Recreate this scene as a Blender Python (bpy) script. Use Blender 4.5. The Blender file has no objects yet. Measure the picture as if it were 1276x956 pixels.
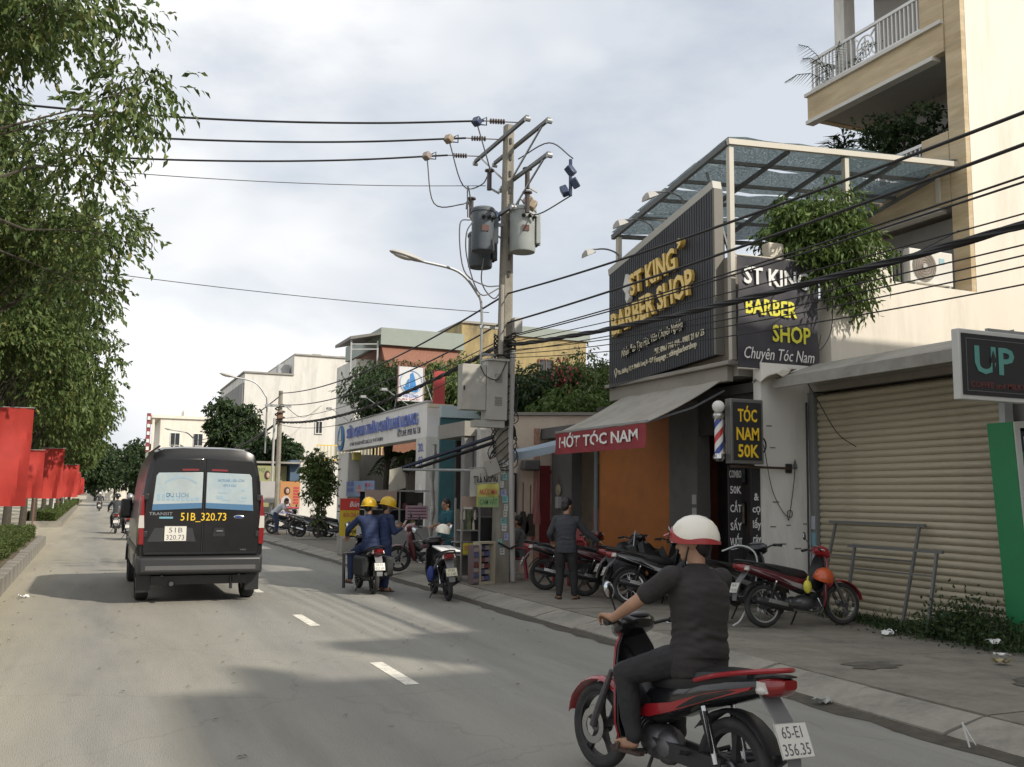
import bpy, bmesh, math, random
import numpy as np
from mathutils import Matrix, Vector, Euler, Quaternion
R = math.radians
sc = bpy.context.scene
COL = sc.collection
rnd = random.Random(7)

# ---------------------------------------------------------------- camera, sky, sun, exposure
def look(yaw, pitch, roll):
    f = Vector((math.sin(yaw)*math.cos(pitch), math.cos(yaw)*math.cos(pitch), math.sin(pitch)))
    r = Vector((math.cos(yaw), -math.sin(yaw), 0)); u = r.cross(f)
    c, s = math.cos(roll), math.sin(roll)
    r2 = r*c + u*s; u2 = u*c - r*s
    return Matrix((r2, u2, -f)).transposed()
cam = bpy.data.cameras.new('camera'); camo = bpy.data.objects.new('camera', cam); COL.objects.link(camo)
cam.sensor_width = 36; cam.lens = 36*1200/1276; cam.clip_start = .05; cam.clip_end = 3000
camo.matrix_world = Matrix.Translation((0, 0, 1.8)) @ look(R(23.3414), R(6.667), .012).to_4x4()
sc.camera = camo
SUN = Vector((.47, -.63, .62)).normalized()          # towards the sun
elev = math.asin(SUN.z)
sl = bpy.data.lights.new('sun', 'SUN'); so = bpy.data.objects.new('sun', sl); COL.objects.link(so)
sl.energy = 3.2; sl.angle = R(1.0); sl.color = (1, .92, .80)
so.rotation_euler = (-SUN).to_track_quat('-Z', 'Y').to_euler(); so.location = (30, -30, 40)
W = bpy.data.worlds.new('World'); sc.world = W; W.use_nodes = True
def world():
    nt = W.node_tree; n = nt.nodes; l = nt.links; n.clear()
    out = n.new('ShaderNodeOutputWorld'); bg = n.new('ShaderNodeBackground'); bg.inputs[1].default_value = .1
    sky = n.new('ShaderNodeTexSky'); sky.sky_type = 'NISHITA'; sky.sun_disc = False
    sky.sun_elevation = elev; sky.sun_rotation = math.atan2(SUN.x, SUN.y); sky.air_density = 1.2; sky.dust_density = 2.5
    tc = n.new('ShaderNodeTexCoord'); mp = n.new('ShaderNodeMapping'); mp.inputs['Scale'].default_value = (1, 1, 2.3)
    mp.inputs['Location'].default_value = (.35, .2, .1)
    l.new(tc.outputs['Generated'], mp.inputs[0])
    n1 = n.new('ShaderNodeTexNoise'); n1.inputs['Scale'].default_value = 1.7; n1.inputs['Detail'].default_value = 4; n1.inputs['Roughness'].default_value = .5; n1.inputs['Distortion'].default_value = .35
    n2 = n.new('ShaderNodeTexNoise'); n2.inputs['Scale'].default_value = 3.1; n2.inputs['Detail'].default_value = 7; n2.inputs['Roughness'].default_value = .55
    l.new(mp.outputs[0], n1.inputs[0]); l.new(mp.outputs[0], n2.inputs[0])
    r1 = n.new('ShaderNodeValToRGB'); r1.color_ramp.elements[0].position = .38; r1.color_ramp.elements[1].position = .56
    r1.color_ramp.elements[0].color = (5.2, 5.55, 6.05, 1); r1.color_ramp.elements[1].color = (7.7, 7.75, 7.8, 1)
    r2 = n.new('ShaderNodeValToRGB'); r2.color_ramp.elements[0].position = .28; r2.color_ramp.elements[1].position = .5
    r2.color_ramp.elements[0].color = (.6, .6, .6, 1)
    l.new(n1.outputs[0], r1.inputs[0]); l.new(n2.outputs[0], r2.inputs[0])
    mx = n.new('ShaderNodeMix'); mx.data_type = 'RGBA'
    l.new(r2.outputs[0], mx.inputs['Factor']); l.new(sky.outputs[0], mx.inputs['A']); l.new(r1.outputs[0], mx.inputs['B'])
    l.new(mx.outputs['Result'], bg.inputs[0]); l.new(bg.outputs[0], out.inputs[0])
world()
vs = sc.view_settings; vs.view_transform = 'Standard'; vs.look = 'None'; vs.exposure = 0.45; vs.gamma = 1; vs.use_curve_mapping = False
sc.cycles.max_bounces = 6; sc.cycles.diffuse_bounces = 3; sc.cycles.glossy_bounces = 3; sc.cycles.transparent_max_bounces = 12
sc.cycles.use_denoising = True

# ---------------------------------------------------------------- materials
MATS = {}
def mat(name, col, rough=.7, metal=0, vary=.12, vscale=3, bump=0, bscale=60, dirt=None, dscale=1.2, damt=.5, spec=.5, stretch=None, coat=0):
    if name in MATS: return MATS[name]
    m = bpy.data.materials.new(name); m.use_nodes = True; MATS[name] = m
    nt = m.node_tree; n = nt.nodes; l = nt.links; b = n['Principled BSDF']
    b.inputs['Roughness'].default_value = rough; b.inputs['Metallic'].default_value = metal; b.inputs['Specular IOR Level'].default_value = spec
    b.inputs['Coat Weight'].default_value = coat
    tc = n.new('ShaderNodeTexCoord'); src = tc.outputs['Object']
    if stretch:
        mp = n.new('ShaderNodeMapping'); mp.inputs['Scale'].default_value = stretch; l.new(src, mp.inputs[0]); src = mp.outputs[0]
    no = n.new('ShaderNodeTexNoise'); no.inputs['Scale'].default_value = vscale; no.inputs['Detail'].default_value = 6; no.inputs['Roughness'].default_value = .65
    l.new(src, no.inputs[0])
    mr = n.new('ShaderNodeMapRange'); mr.inputs[1].default_value = .25; mr.inputs[2].default_value = .75
    mr.inputs[3].default_value = 1-vary; mr.inputs[4].default_value = 1+vary; l.new(no.outputs[0], mr.inputs[0])
    hs = n.new('ShaderNodeMix'); hs.data_type = 'RGBA'; hs.blend_type = 'MULTIPLY'; hs.inputs['Factor'].default_value = 1
    hs.inputs['A'].default_value = (*col, 1); l.new(mr.outputs[0], hs.inputs['B']); o = hs.outputs['Result']
    if dirt:
        n2 = n.new('ShaderNodeTexNoise'); n2.inputs['Scale'].default_value = dscale; n2.inputs['Detail'].default_value = 9; n2.inputs['Roughness'].default_value = .7
        l.new(src, n2.inputs[0]); r = n.new('ShaderNodeValToRGB'); r.color_ramp.elements[0].position = .48; r.color_ramp.elements[1].position = .72
        r.color_ramp.elements[1].color = (damt, damt, damt, 1); l.new(n2.outputs[0], r.inputs[0])
        mx = n.new('ShaderNodeMix'); mx.data_type = 'RGBA'; mx.inputs['B'].default_value = (*dirt, 1)
        l.new(r.outputs[0], mx.inputs['Factor']); l.new(o, mx.inputs['A']); o = mx.outputs['Result']
    l.new(o, b.inputs['Base Color'])
    if bump:
        n3 = n.new('ShaderNodeTexNoise'); n3.inputs['Scale'].default_value = bscale; n3.inputs['Detail'].default_value = 4; l.new(src, n3.inputs[0])
        bp = n.new('ShaderNodeBump'); bp.inputs['Strength'].default_value = bump; bp.inputs['Distance'].default_value = .02
        l.new(n3.outputs[0], bp.inputs['Height']); l.new(bp.outputs[0], b.inputs['Normal'])
    return m
def leafmat(name, c1, c2, c3=None):
    m = bpy.data.materials.new(name); m.use_nodes = True; MATS[name] = m
    nt = m.node_tree; n = nt.nodes; l = nt.links; b = n['Principled BSDF']; b.inputs['Roughness'].default_value = .55; b.inputs['Specular IOR Level'].default_value = .3
    g = n.new('ShaderNodeNewGeometry'); r = n.new('ShaderNodeValToRGB')
    r.color_ramp.elements[0].color = (*c1, 1); r.color_ramp.elements[1].color = (*c2, 1)
    if c3: e = r.color_ramp.elements.new(.93); e.color = (*c2, 1); r.color_ramp.elements[-1].color = (*c3, 1)
    l.new(g.outputs['Random Per Island'], r.inputs[0]); l.new(r.outputs[0], b.inputs['Base Color'])
    t = n.new('ShaderNodeBsdfTranslucent'); l.new(r.outputs[0], t.inputs[0]); mx = n.new('ShaderNodeMixShader'); mx.inputs[0].default_value = .3
    l.new(b.outputs[0], mx.inputs[1]); l.new(t.outputs[0], mx.inputs[2]); l.new(mx.outputs[0], n['Material Output'].inputs[0])
    return m
LEAF = leafmat('leaf_green', (.045, .082, .022), (.145, .195, .058), (.28, .26, .09))
LEAF_D = leafmat('leaf_dark', (.02, .04, .018), (.06, .095, .03))
LEAF_L = leafmat('leaf_light', (.045, .085, .018), (.13, .19, .045))
HEDGE = leafmat('leaf_hedge', (.04, .065, .015), (.11, .15, .04), (.16, .13, .05))
def flat(n, c, r=.6, **k): return mat(n, c, r, vary=.06, **k)
CONC = mat('concrete', (.33, .31, .275), .9, vary=.18, bump=.25, bscale=40, dirt=(.12, .11, .10), dscale=1.5)
PAVE = mat('paving_concrete', (.215, .196, .162), .92, vary=.25, vscale=2.5, bump=.5, bscale=45, dirt=(.08, .072, .058), dscale=1.4, damt=.75)
KERBM = mat('kerb_concrete', (.28, .262, .22), .92, vary=.25, bump=.35, bscale=35, dirt=(.07, .065, .06), dscale=1.6, damt=.7)
CREAM = mat('cream_render', (.76, .71, .62), .85, vary=.07, vscale=1.2, bump=.12, dirt=(.50, .46, .38), dscale=1.6, damt=.55, stretch=(1, 1, .16))
WHITEW = mat('white_render', (.69, .675, .63), .85, vary=.07, vscale=1, bump=.1, dirt=(.34, .32, .28), dscale=1.5, damt=.55, stretch=(1, 1, .22))
GREYW = mat('grey_render', (.28, .275, .265), .88, vary=.12, bump=.15, dirt=(.11, .11, .105), dscale=1.1, damt=.7, stretch=(1, 1, .4))
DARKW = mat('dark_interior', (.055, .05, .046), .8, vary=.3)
STONE = mat('sandstone_cladding', (.52, .42, .27), .75, vary=.25, vscale=2.5, bump=.2, bscale=20, dirt=(.38, .25, .12), dscale=2.2, damt=.7, stretch=(1, .35, 2.4))
YELW = mat('yellow_old_render', (.37, .29, .14), .9, vary=.2, bump=.1, dirt=(.09, .08, .065), dscale=1.1, damt=.95, stretch=(1, 1, .3))
BLACK = flat('black_plastic', (.02, .02, .021), .4)
RUB = mat('tyre_rubber', (.026, .026, .026), .85, vary=.3, dirt=(.09, .08, .07), dscale=6, damt=.35)
CHROME = flat('bright_metal', (.55, .55, .55), .25, metal=1)
STEEL = mat('galvanised_steel', (.36, .37, .37), .5, metal=.6, vary=.15)
GREYP = flat('grey_plastic', (.16, .16, .165), .5)
ENG = mat('engine_alloy', (.12, .12, .125), .45, metal=.7, vary=.3, vscale=12)
RED = flat('red_paint', (.30, .012, .018), .28, coat=.5)
REDL = flat('red_lens', (.21, .010, .012), .15, coat=.6)
CLEARL = flat('clear_lens', (.55, .52, .48), .12, coat=.6)
ORANGEL = flat('orange_lens', (.6, .2, .03), .2)
WHITEP = flat('white_paint', (.72, .72, .70), .35)
CREAMP = flat('offwhite_gloss', (.74, .70, .61), .32, coat=.3)
BLUEP = flat('blue_paint', (.03, .08, .30), .35)
PLATE = flat('plate_white', (.68, .66, .60), .5)
PLATEY = flat('plate_yellowish', (.64, .60, .42), .5)
INK = flat('black_ink', (.02, .02, .022), .6)
YEL = flat('yellow_print', (.80, .52, .03), .5)
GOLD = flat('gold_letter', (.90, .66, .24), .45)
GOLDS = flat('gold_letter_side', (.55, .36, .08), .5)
WHITEL = flat('white_print', (.72, .72, .70), .55)
SKIN = mat('skin', (.36, .20, .125), .55, vary=.1, vscale=14)
HAIR = mat('black_hair', (.012, .010, .009), .5, vary=.3, vscale=40)
WOOD = mat('brown_wood', (.16, .085, .04), .6, vary=.25, vscale=4)
BARK = mat('tree_bark', (.065, .055, .042), .9, vary=.35, vscale=8, bump=.5, bscale=30)
CABLE = flat('cable_black', (.014, .014, .016), .6)
CABLEG = flat('cable_grey', (.10, .10, .105), .6)
ROADM = None

# ---------------------------------------------------------------- geometry helpers
class MB:
    def __init__(s, M=None): s.v = []; s.f = []; s.M = M or Matrix()
    def add(s, vs, fs):
        n = len(s.v); M = s.M
        s.v += [tuple(M @ Vector(v)) for v in vs]; s.f += [tuple(i+n for i in f) for f in fs]; return s
    def box(s, x0, x1, y0, y1, z0, z1):
        return s.add([(x0,y0,z0),(x1,y0,z0),(x1,y1,z0),(x0,y1,z0),(x0,y0,z1),(x1,y0,z1),(x1,y1,z1),(x0,y1,z1)],
            [(0,3,2,1),(4,5,6,7),(0,1,5,4),(1,2,6,5),(2,3,7,6),(3,0,4,7)])
    def bar(s, a, b, w, h=None):                     # rectangular bar between two points
        a = Vector(a); b = Vector(b); h = h or w; d = (b-a).normalized()
        up = Vector((0,0,1)) if abs(d.z) < .95 else Vector((0,1,0))
        x = d.cross(up).normalized()*w/2; y = x.cross(d).normalized()*h/2
        vs = [a-x-y, a+x-y, a+x+y, a-x+y, b-x-y, b+x-y, b+x+y, b-x+y]
        return s.add(vs, [(0,3,2,1),(4,5,6,7),(0,1,5,4),(1,2,6,5),(2,3,7,6),(3,0,4,7)])
    def tube(s, pts, r, n=8, cap=True):
        P = [Vector(p) for p in pts]; k = len(P); rr = r if isinstance(r, (list, tuple)) else [r]*k
        vs = []; fs = []; prev = None
        for i, p in enumerate(P):
            d = (P[min(i+1,k-1)]-P[max(i-1,0)])
            d = d.normalized() if d.length > 1e-9 else Vector((0,0,1))
            if prev is None:
                a = Vector((0,0,1)) if abs(d.z) < .9 else Vector((1,0,0)); x = d.cross(a).normalized()
            else:
                x = prev - d*prev.dot(d); x = x.normalized() if x.length > 1e-6 else d.orthogonal().normalized()
            prev = x; y = d.cross(x)
            for j in range(n):
                t = 2*math.pi*j/n; vs.append(p + x*(math.cos(t)*rr[i]) + y*(math.sin(t)*rr[i]))
        for i in range(k-1):
            for j in range(n):
                a = i*n+j; b = i*n+(j+1)%n; fs.append((a, b, b+n, a+n))
        if cap: fs.append(tuple(range(n-1,-1,-1))); fs.append(tuple(range((k-1)*n, k*n)))
        return s.add(vs, fs)
    def lathe(s, prof, n=20, M=None, cap=False):     # profile (r, h) round local z
        vs = []; fs = []; k = len(prof); M = M or Matrix()
        for r, h in prof:
            for j in range(n):
                t = 2*math.pi*j/n; vs.append(M @ Vector((r*math.cos(t), r*math.sin(t), h)))
        for i in range(k-1):
            for j in range(n):
                a = i*n+j; b = i*n+(j+1)%n; fs.append((a, b, b+n, a+n))
        if cap: fs.append(tuple(range(n-1,-1,-1))); fs.append(tuple(range((k-1)*n, k*n)))
        return s.add(vs, fs)
    def ell(s, c, r, n=14, M=None):
        M = M or Matrix(); r = r if isinstance(r, (list, tuple)) else (r, r, r)
        k = max(6, n//2); Mm = Matrix.Translation(c) @ M @ Matrix.Diagonal((*r, 1))
        return s.lathe([(max(math.sin(math.pi*i/k), .001), -math.cos(math.pi*i/k)) for i in range(k+1)], n, Mm)
    def loft(s, rings, cap=True, close=True):
        n = len(rings[0]); vs = [v for r in rings for v in r]; fs = []
        for i in range(len(rings)-1):
            for j in range(n if close else n-1):
                a = i*n+j; b = i*n+(j+1)%n; fs.append((a, b, b+n, a+n))
        if cap and close: fs.append(tuple(range(n-1,-1,-1))); fs.append(tuple(range(len(vs)-n, len(vs))))
        return s.add(vs, fs)
    def prism(s, poly, a, b, ax='y'):                # 2D outline pushed along an axis
        f = {'y': lambda p, t: (p[0], t, p[1]), 'x': lambda p, t: (t, p[0], p[1]), 'z': lambda p, t: (p[0], p[1], t)}[ax]
        n = len(poly); vs = [f(p, a) for p in poly] + [f(p, b) for p in poly]
        fs = [(i, (i+1) % n, (i+1) % n+n, i+n) for i in range(n)] + [tuple(range(n-1,-1,-1)), tuple(range(n, 2*n))]
        return s.add(vs, fs)
    def sheet(s, P, t):                              # grid of points P[i][j] given a thickness along its normal
        n = len(P[0]); m = len(P); P = [[Vector(p) for p in r] for r in P]; N = []
        for i in range(m):
            for j in range(n):
                a = P[min(i+1,m-1)][j]-P[max(i-1,0)][j]; b = P[i][min(j+1,n-1)]-P[i][max(j-1,0)]; N.append(a.cross(b).normalized())
        top = [P[i][j]+N[i*n+j]*t/2 for i in range(m) for j in range(n)]; bot = [P[i][j]-N[i*n+j]*t/2 for i in range(m) for j in range(n)]
        o = m*n; fs = []
        for i in range(m-1):
            for j in range(n-1):
                a = i*n+j; fs += [(a, a+n, a+n+1, a+1), (a+o, a+1+o, a+n+1+o, a+n+o)]
        ring = [(0, j) for j in range(n)] + [(i, n-1) for i in range(1, m)] + [(m-1, j) for j in range(n-2,-1,-1)] + [(i, 0) for i in range(m-2, 0, -1)]
        ids = [i*n+j for i, j in ring]
        for k in range(len(ids)): a, b = ids[k], ids[(k+1) % len(ids)]; fs.append((a, b, b+o, a+o))
        return s.add(top+bot, fs)
    def mesh(s, name, smooth=35):
        me = bpy.data.meshes.new(name); me.from_pydata(s.v, [], s.f); me.validate()
        bm = bmesh.new(); bm.from_mesh(me); bmesh.ops.recalc_face_normals(bm, faces=bm.faces); bm.to_mesh(me); bm.free()
        if smooth: me.shade_smooth(); me.set_sharp_from_angle(angle=R(smooth))
        return me
    def build(s, name, m, par=None, w=False, bevel=0, smooth=35, kind=None):
        me = s.mesh(name, smooth); me.materials.append(m)
        return link(name, me, par, w, bevel, kind)
TW = {}
def link(name, me, par=None, w=False, bevel=0, kind=None):
    o = bpy.data.objects.new(name, me); COL.objects.link(o)
    if par is not None:
        o.parent = par
        if w: o.matrix_parent_inverse = wm(par).inverted(); TW[o.name] = Matrix()
    if bevel:
        b = o.modifiers.new('bevel', 'BEVEL'); b.width = bevel; b.segments = 2; b.limit_method = 'ANGLE'; b.angle_limit = R(40)
    if kind: o['kind'] = kind
    return o
def wm(o):
    return TW[o.name] if o.name in TW else (wm(o.parent) if o.parent else Matrix())
def thing(name, label, cat, loc=(0,0,0), rz=0, group=None, rot=None):
    o = bpy.data.objects.new(name, None); COL.objects.link(o); o.empty_display_size = .2
    o.location = loc; o.rotation_euler = rot or (0, 0, rz); TW[o.name] = Matrix.Translation(loc) @ Euler(rot or (0,0,rz)).to_matrix().to_4x4()
    return tag(o, label, cat, group)
def tag(o, label, cat, group=None):
    o['label'] = label; o['category'] = cat
    if group: o['group'] = group
    return o
KIDS = {}
def copy_tree(o, parent=None):
    c = o.copy(); COL.objects.link(c)
    if parent is not None: c.parent = parent
    for ch in list(o.children): copy_tree(ch, c)
    return c
def again(root, loc, rz=0, label=None, group=None):
    c = copy_tree(root); c.location = loc; c.rotation_euler = (0, 0, rz); TW[c.name] = Matrix.Translation(loc) @ Matrix.Rotation(rz, 4, 'Z')
    if label: c['label'] = label
    if group: c['group'] = group
    return c
def shared(name, me, par, loc=(0,0,0), rot=(0,0,0), w=False):
    o = bpy.data.objects.new(name, me); COL.objects.link(o); o.parent = par; o.location = loc; o.rotation_euler = rot
    if w: o.matrix_parent_inverse = wm(par).inverted()
    return o
FY = Matrix(((1,0,0,0),(0,0,-1,0),(0,1,0,0),(0,0,0,1)))      # text facing -Y, reads along +X
FX = Matrix(((0,0,-1,0),(-1,0,0,0),(0,1,0,0),(0,0,0,1)))     # text facing -X, reads along -Y
def text(s, m, par, M, h=.1, w=None, bold=0, ext=.002, align='CENTER', shear=0, name='lettering', sp=1, world=True, side=None):
    c = bpy.data.curves.new('t', 'FONT'); c.body = s; c.resolution_u = 2; c.align_x = align; c.shear = shear; c.space_character = sp
    c.extrude = ext; c.offset = bold; c.size = 1/.72
    o = bpy.data.objects.new('t', c); me = bpy.data.meshes.new_from_object(o); bpy.data.objects.remove(o); bpy.data.curves.remove(c)
    n = len(me.vertices); a = np.empty(n*3, 'f'); me.vertices.foreach_get('co', a); a = a.reshape(-1, 3)
    sx = h
    if w: sx = w/max(a[:,0].max()-a[:,0].min(), .01)
    a[:,0] *= sx; a[:,1] *= h
    me.vertices.foreach_set('co', a.ravel()); me.transform(M)
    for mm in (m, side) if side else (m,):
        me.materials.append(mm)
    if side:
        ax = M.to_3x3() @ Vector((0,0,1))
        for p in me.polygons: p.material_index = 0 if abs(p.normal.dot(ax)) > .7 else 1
    return link(name, me, par, world)
def letters(s, m, par, M, h=.1, w=None, **k):
    """raised or printed word whose letters are parts of their own"""
    o = text(s, m, par, Matrix(), h, w, **k); me = o.data; w_ = k.get('world', True); bpy.data.objects.remove(o)
    bm = bmesh.new(); bm.from_mesh(me); seen = set(); isl = []
    for v in bm.verts:
        if v.index in seen: continue
        st = [v]; seen.add(v.index); grp = []
        while st:
            q = st.pop(); grp.append(q.index)
            for e in q.link_edges:
                b = e.other_vert(q)
                if b.index not in seen: seen.add(b.index); st.append(b)
        xs = [me.vertices[i].co.x for i in grp]; isl.append([min(xs), max(xs), set(grp)])
    bm.free(); isl.sort(key=lambda a: a[0]-a[1]); out = []
    for a in isl:
        for g in out:
            if min(a[1], g[1])-max(a[0], g[0]) > .55*(a[1]-a[0]): g[2] |= a[2]; break
        else: out.append(list(a))
    for x0, x1, g in sorted(out, key=lambda a: a[0]):
        ids = sorted(g); mp = {i: n for n, i in enumerate(ids)}; ps = [p for p in me.polygons if p.vertices[0] in g]
        n = bpy.data.meshes.new('letter'); n.from_pydata([me.vertices[i].co for i in ids], [], [[mp[i] for i in p.vertices] for p in ps])
        for mm in me.materials: n.materials.append(mm)
        for a, b in zip(n.polygons, ps): a.material_index = b.material_index
        n.transform(M); link('letter', n, par, w_)
        if k.get('side') and len(me.materials) > 1:
            ax = M.to_3x3() @ Vector((0,0,1))
            for p in n.polygons: p.material_index = 0 if abs(p.normal.dot(ax)) > .7 else 1
def at(x, y, z, F, tilt=0): return Matrix.Translation((x, y, z)) @ F @ Matrix.Rotation(tilt, 4, 'Z')
def sag(a, b, d, n=14):
    a = Vector(a); b = Vector(b)
    return [a.lerp(b, i/n) - Vector((0,0,4*d*(i/n)*(1-i/n))) for i in range(n+1)]
def spline(pts, n=6):
    P = [Vector(p) for p in pts]; P = [P[0]*2-P[1]] + P + [P[-1]*2-P[-2]]; out = []
    for i in range(1, len(P)-2):
        for k in range(n):
            t = k/n; a, b, c, d = P[i-1:i+3]
            out.append(.5*((2*b)+(c-a)*t+(2*a-5*b+4*c-d)*t*t+(3*b-a-3*c+d)*t**3))
    return out+[P[-2]]
def wires(): pass
# ---------------------------------------------------------------- ground, road, kerbs, pavement
def struct(name, mb, m, **k):
    o = mb.build(name, m, **k); o['kind'] = 'structure'; return o
def sheet(name, x0, x1, y0, y1, z, m): return struct(name, MB().add([(x0,y0,z),(x1,y0,z),(x1,y1,z),(x0,y1,z)], [(0,1,2,3)]), m, smooth=0)
def roadmat():
    m = mat('dusty_asphalt', (.285, .275, .246), .88, vary=.16, vscale=.9, bump=.6, bscale=110, dirt=(.18, .176, .162), dscale=.8, damt=.7, stretch=(1, .12, 1), spec=.25)
    nt = m.node_tree; n = nt.nodes; l = nt.links; b = n['Principled BSDF']
    src = b.inputs['Base Color'].links[0].from_socket
    tc = n.new('ShaderNodeTexCoord'); sp = n.new('ShaderNodeTexNoise'); sp.inputs['Scale'].default_value = 160; sp.inputs['Detail'].default_value = 3
    l.new(tc.outputs['Object'], sp.inputs[0]); mr = n.new('ShaderNodeMapRange'); mr.inputs[1].default_value = .3; mr.inputs[2].default_value = .7
    mr.inputs[3].default_value = .68; mr.inputs[4].default_value = 1.3; l.new(sp.outputs[0], mr.inputs[0])
    mx = n.new('ShaderNodeMix'); mx.data_type = 'RGBA'; mx.blend_type = 'MULTIPLY'; mx.inputs['Factor'].default_value = 1
    l.new(src, mx.inputs['A']); l.new(mr.outputs[0], mx.inputs['B'])
    # sand washed up along the median kerb and the gutter, darker bands along the lane
    sx = n.new('ShaderNodeSeparateXYZ'); l.new(tc.outputs['Object'], sx.inputs[0])
    wn = n.new('ShaderNodeTexNoise'); wn.inputs['Scale'].default_value = .6; l.new(tc.outputs['Object'], wn.inputs[0])
    ad = n.new('ShaderNodeMath'); ad.operation = 'MULTIPLY_ADD'; ad.inputs[1].default_value = .9; l.new(wn.outputs[0], ad.inputs[0]); l.new(sx.outputs[0], ad.inputs[2])
    cr = n.new('ShaderNodeValToRGB'); mr2 = n.new('ShaderNodeMapRange'); mr2.inputs[1].default_value = -2; mr2.inputs[2].default_value = 8
    l.new(ad.outputs[0], mr2.inputs[0]); l.new(mr2.outputs[0], cr.inputs[0]); e = cr.color_ramp.elements
    e[0].position = .10; e[0].color = (1.28, 1.2, 1.02, 1); e[1].position = .99; e[1].color = (1, 1, 1, 1)
    for p, c in ((.20, (1.05,1.03,.97,1)), (.265, (.88,.88,.89,1)), (.32, (1.02,1,.96,1)), (.42, (1.0,1,.97,1)), (.47, (.86,.86,.88,1)), (.53, (1,1,.98,1)), (.70, (.93,.94,.95,1)), (.86, (.9,.91,.92,1)), (.885, (.72,.7,.66,1))):
        q = e.new(p); q.color = c
    # thin cracks and oil drips
    vo = n.new('ShaderNodeTexVoronoi'); vo.feature = 'DISTANCE_TO_EDGE'; vo.inputs['Scale'].default_value = .55; wq = n.new('ShaderNodeTexNoise'); wq.inputs['Scale'].default_value = 2.5; wq.inputs['Detail'].default_value = 5
    l.new(tc.outputs['Object'], wq.inputs[0]); va = n.new('ShaderNodeMix'); va.data_type = 'VECTOR'; va.inputs['Factor'].default_value = .25; l.new(tc.outputs['Object'], va.inputs['A']); l.new(wq.outputs['Color'], va.inputs['B']); l.new(va.outputs['Result'], vo.inputs['Vector'])
    vr = n.new('ShaderNodeMapRange'); vr.inputs[1].default_value = 0; vr.inputs[2].default_value = .006; vr.inputs[3].default_value = .86; vr.inputs[4].default_value = 1; l.new(vo.outputs['Distance'], vr.inputs[0])
    od = n.new('ShaderNodeTexNoise'); od.inputs['Scale'].default_value = 5; od.inputs['Detail'].default_value = 2; l.new(tc.outputs['Object'], od.inputs[0]); orr = n.new('ShaderNodeMapRange'); orr.inputs[1].default_value = .70; orr.inputs[2].default_value = .76; orr.inputs[3].default_value = 1; orr.inputs[4].default_value = .72; l.new(od.outputs[0], orr.inputs[0])
    mm = n.new('ShaderNodeMath'); mm.operation = 'MULTIPLY'; l.new(vr.outputs[0], mm.inputs[0]); l.new(orr.outputs[0], mm.inputs[1])
    m3 = n.new('ShaderNodeMix'); m3.data_type = 'RGBA'; m3.blend_type = 'MULTIPLY'; m3.inputs['Factor'].default_value = 1; l.new(mx.outputs['Result'], m3.inputs['A']); l.new(mm.outputs[0], m3.inputs['B']); mx = m3
    m2 = n.new('ShaderNodeMix'); m2.data_type = 'RGBA'; m2.blend_type = 'MULTIPLY'; m2.inputs['Factor'].default_value = 1
    l.new(mx.outputs['Result'], m2.inputs['A']); l.new(cr.outputs[0], m2.inputs['B']); l.new(m2.outputs['Result'], b.inputs['Base Color'])
    return m
ROADM = roadmat()
SOIL = mat('soil', (.13, .10, .065), .95, vary=.3, bump=.6, bscale=15)
sheet('ground', -1500, 1500, -1500, 1500, -.06, SOIL)
sheet('road', -12, 6.14, -60, 420, 0, ROADM)
LANEP = mat('lane_paint', (.70, .67, .58), .7, vary=.15, vscale=9, dirt=(.25, .235, .2), dscale=11, damt=.85)
for k in range(24):
    y = 9.05 + k*4.4 if k < 3 else 9.05+k*4.5
    if k == 2: y = 18.2
    sheet('lane_marking', 2.84, 2.98, y, y+1.3, .004, LANEP)
for k in range(2): sheet('lane_marking', 2.84, 2.98, 4.6-4.5*k, 5.9-4.5*k, .004, LANEP)
# the right pavement: sloped kerb stones, then large cast slabs with open joints
pv = struct('pavement', MB().box(6.5, 11.5, -30, 90, -.05, .10), SOIL, smooth=0)
ks = []
for v in range(4):
    mb = MB(); d = rnd.uniform(-.012, .012)
    mb.prism([(0,-.05),(.0,.035+d),(.05,.05+d),(.40,.128),(.44,.128),(.44,-.05)], 0, 1.235, 'y'); me = mb.mesh('kerb_stone', 20); me.materials.append(KERBM); ks.append(me)
for k in range(44):
    shared('kerb_stone', ks[k % 4], pv, (6.12+rnd.uniform(-.015,.015), 3.2+1.255*k, rnd.uniform(-.008,.006)), (0, 0, rnd.uniform(-.006,.006)))
sl_ = []
for wd, x0 in ((1.72, 6.575), (1.99, 8.31)):
    mb = MB(); mb.box(0, wd, 0, 2.48, 0, .06); me = mb.mesh('paving_slab', 20); me.materials.append(PAVE); sl_.append((me, x0))
for k in range(24):
    for me, x0 in sl_:
        shared('paving_slab', me, pv, (x0, 3.2+2.5*k, .07+rnd.uniform(-.004,.004)), (rnd.uniform(-.001,.001), rnd.uniform(-.001,.001), 0))
# gutter dirt line beside the kerb
GUT = mat('gutter_dirt', (.075, .066, .052), .95, vary=.4, vscale=6, bump=.7, bscale=25)
mb = MB(); P = []
for i in range(140):
    y = 3+i*.3; P.append([(6.13, y, .004), (6.13, y, .018), (6.02-rnd.random()*.06, y, .010), (5.96-rnd.random()*.10, y, .004)])
mb.loft(P, close=False); struct('gutter', mb, GUT)
# oil stain / wet patch with rubbish on the pavement is part of the paving material; leaves on the road are things below

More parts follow.
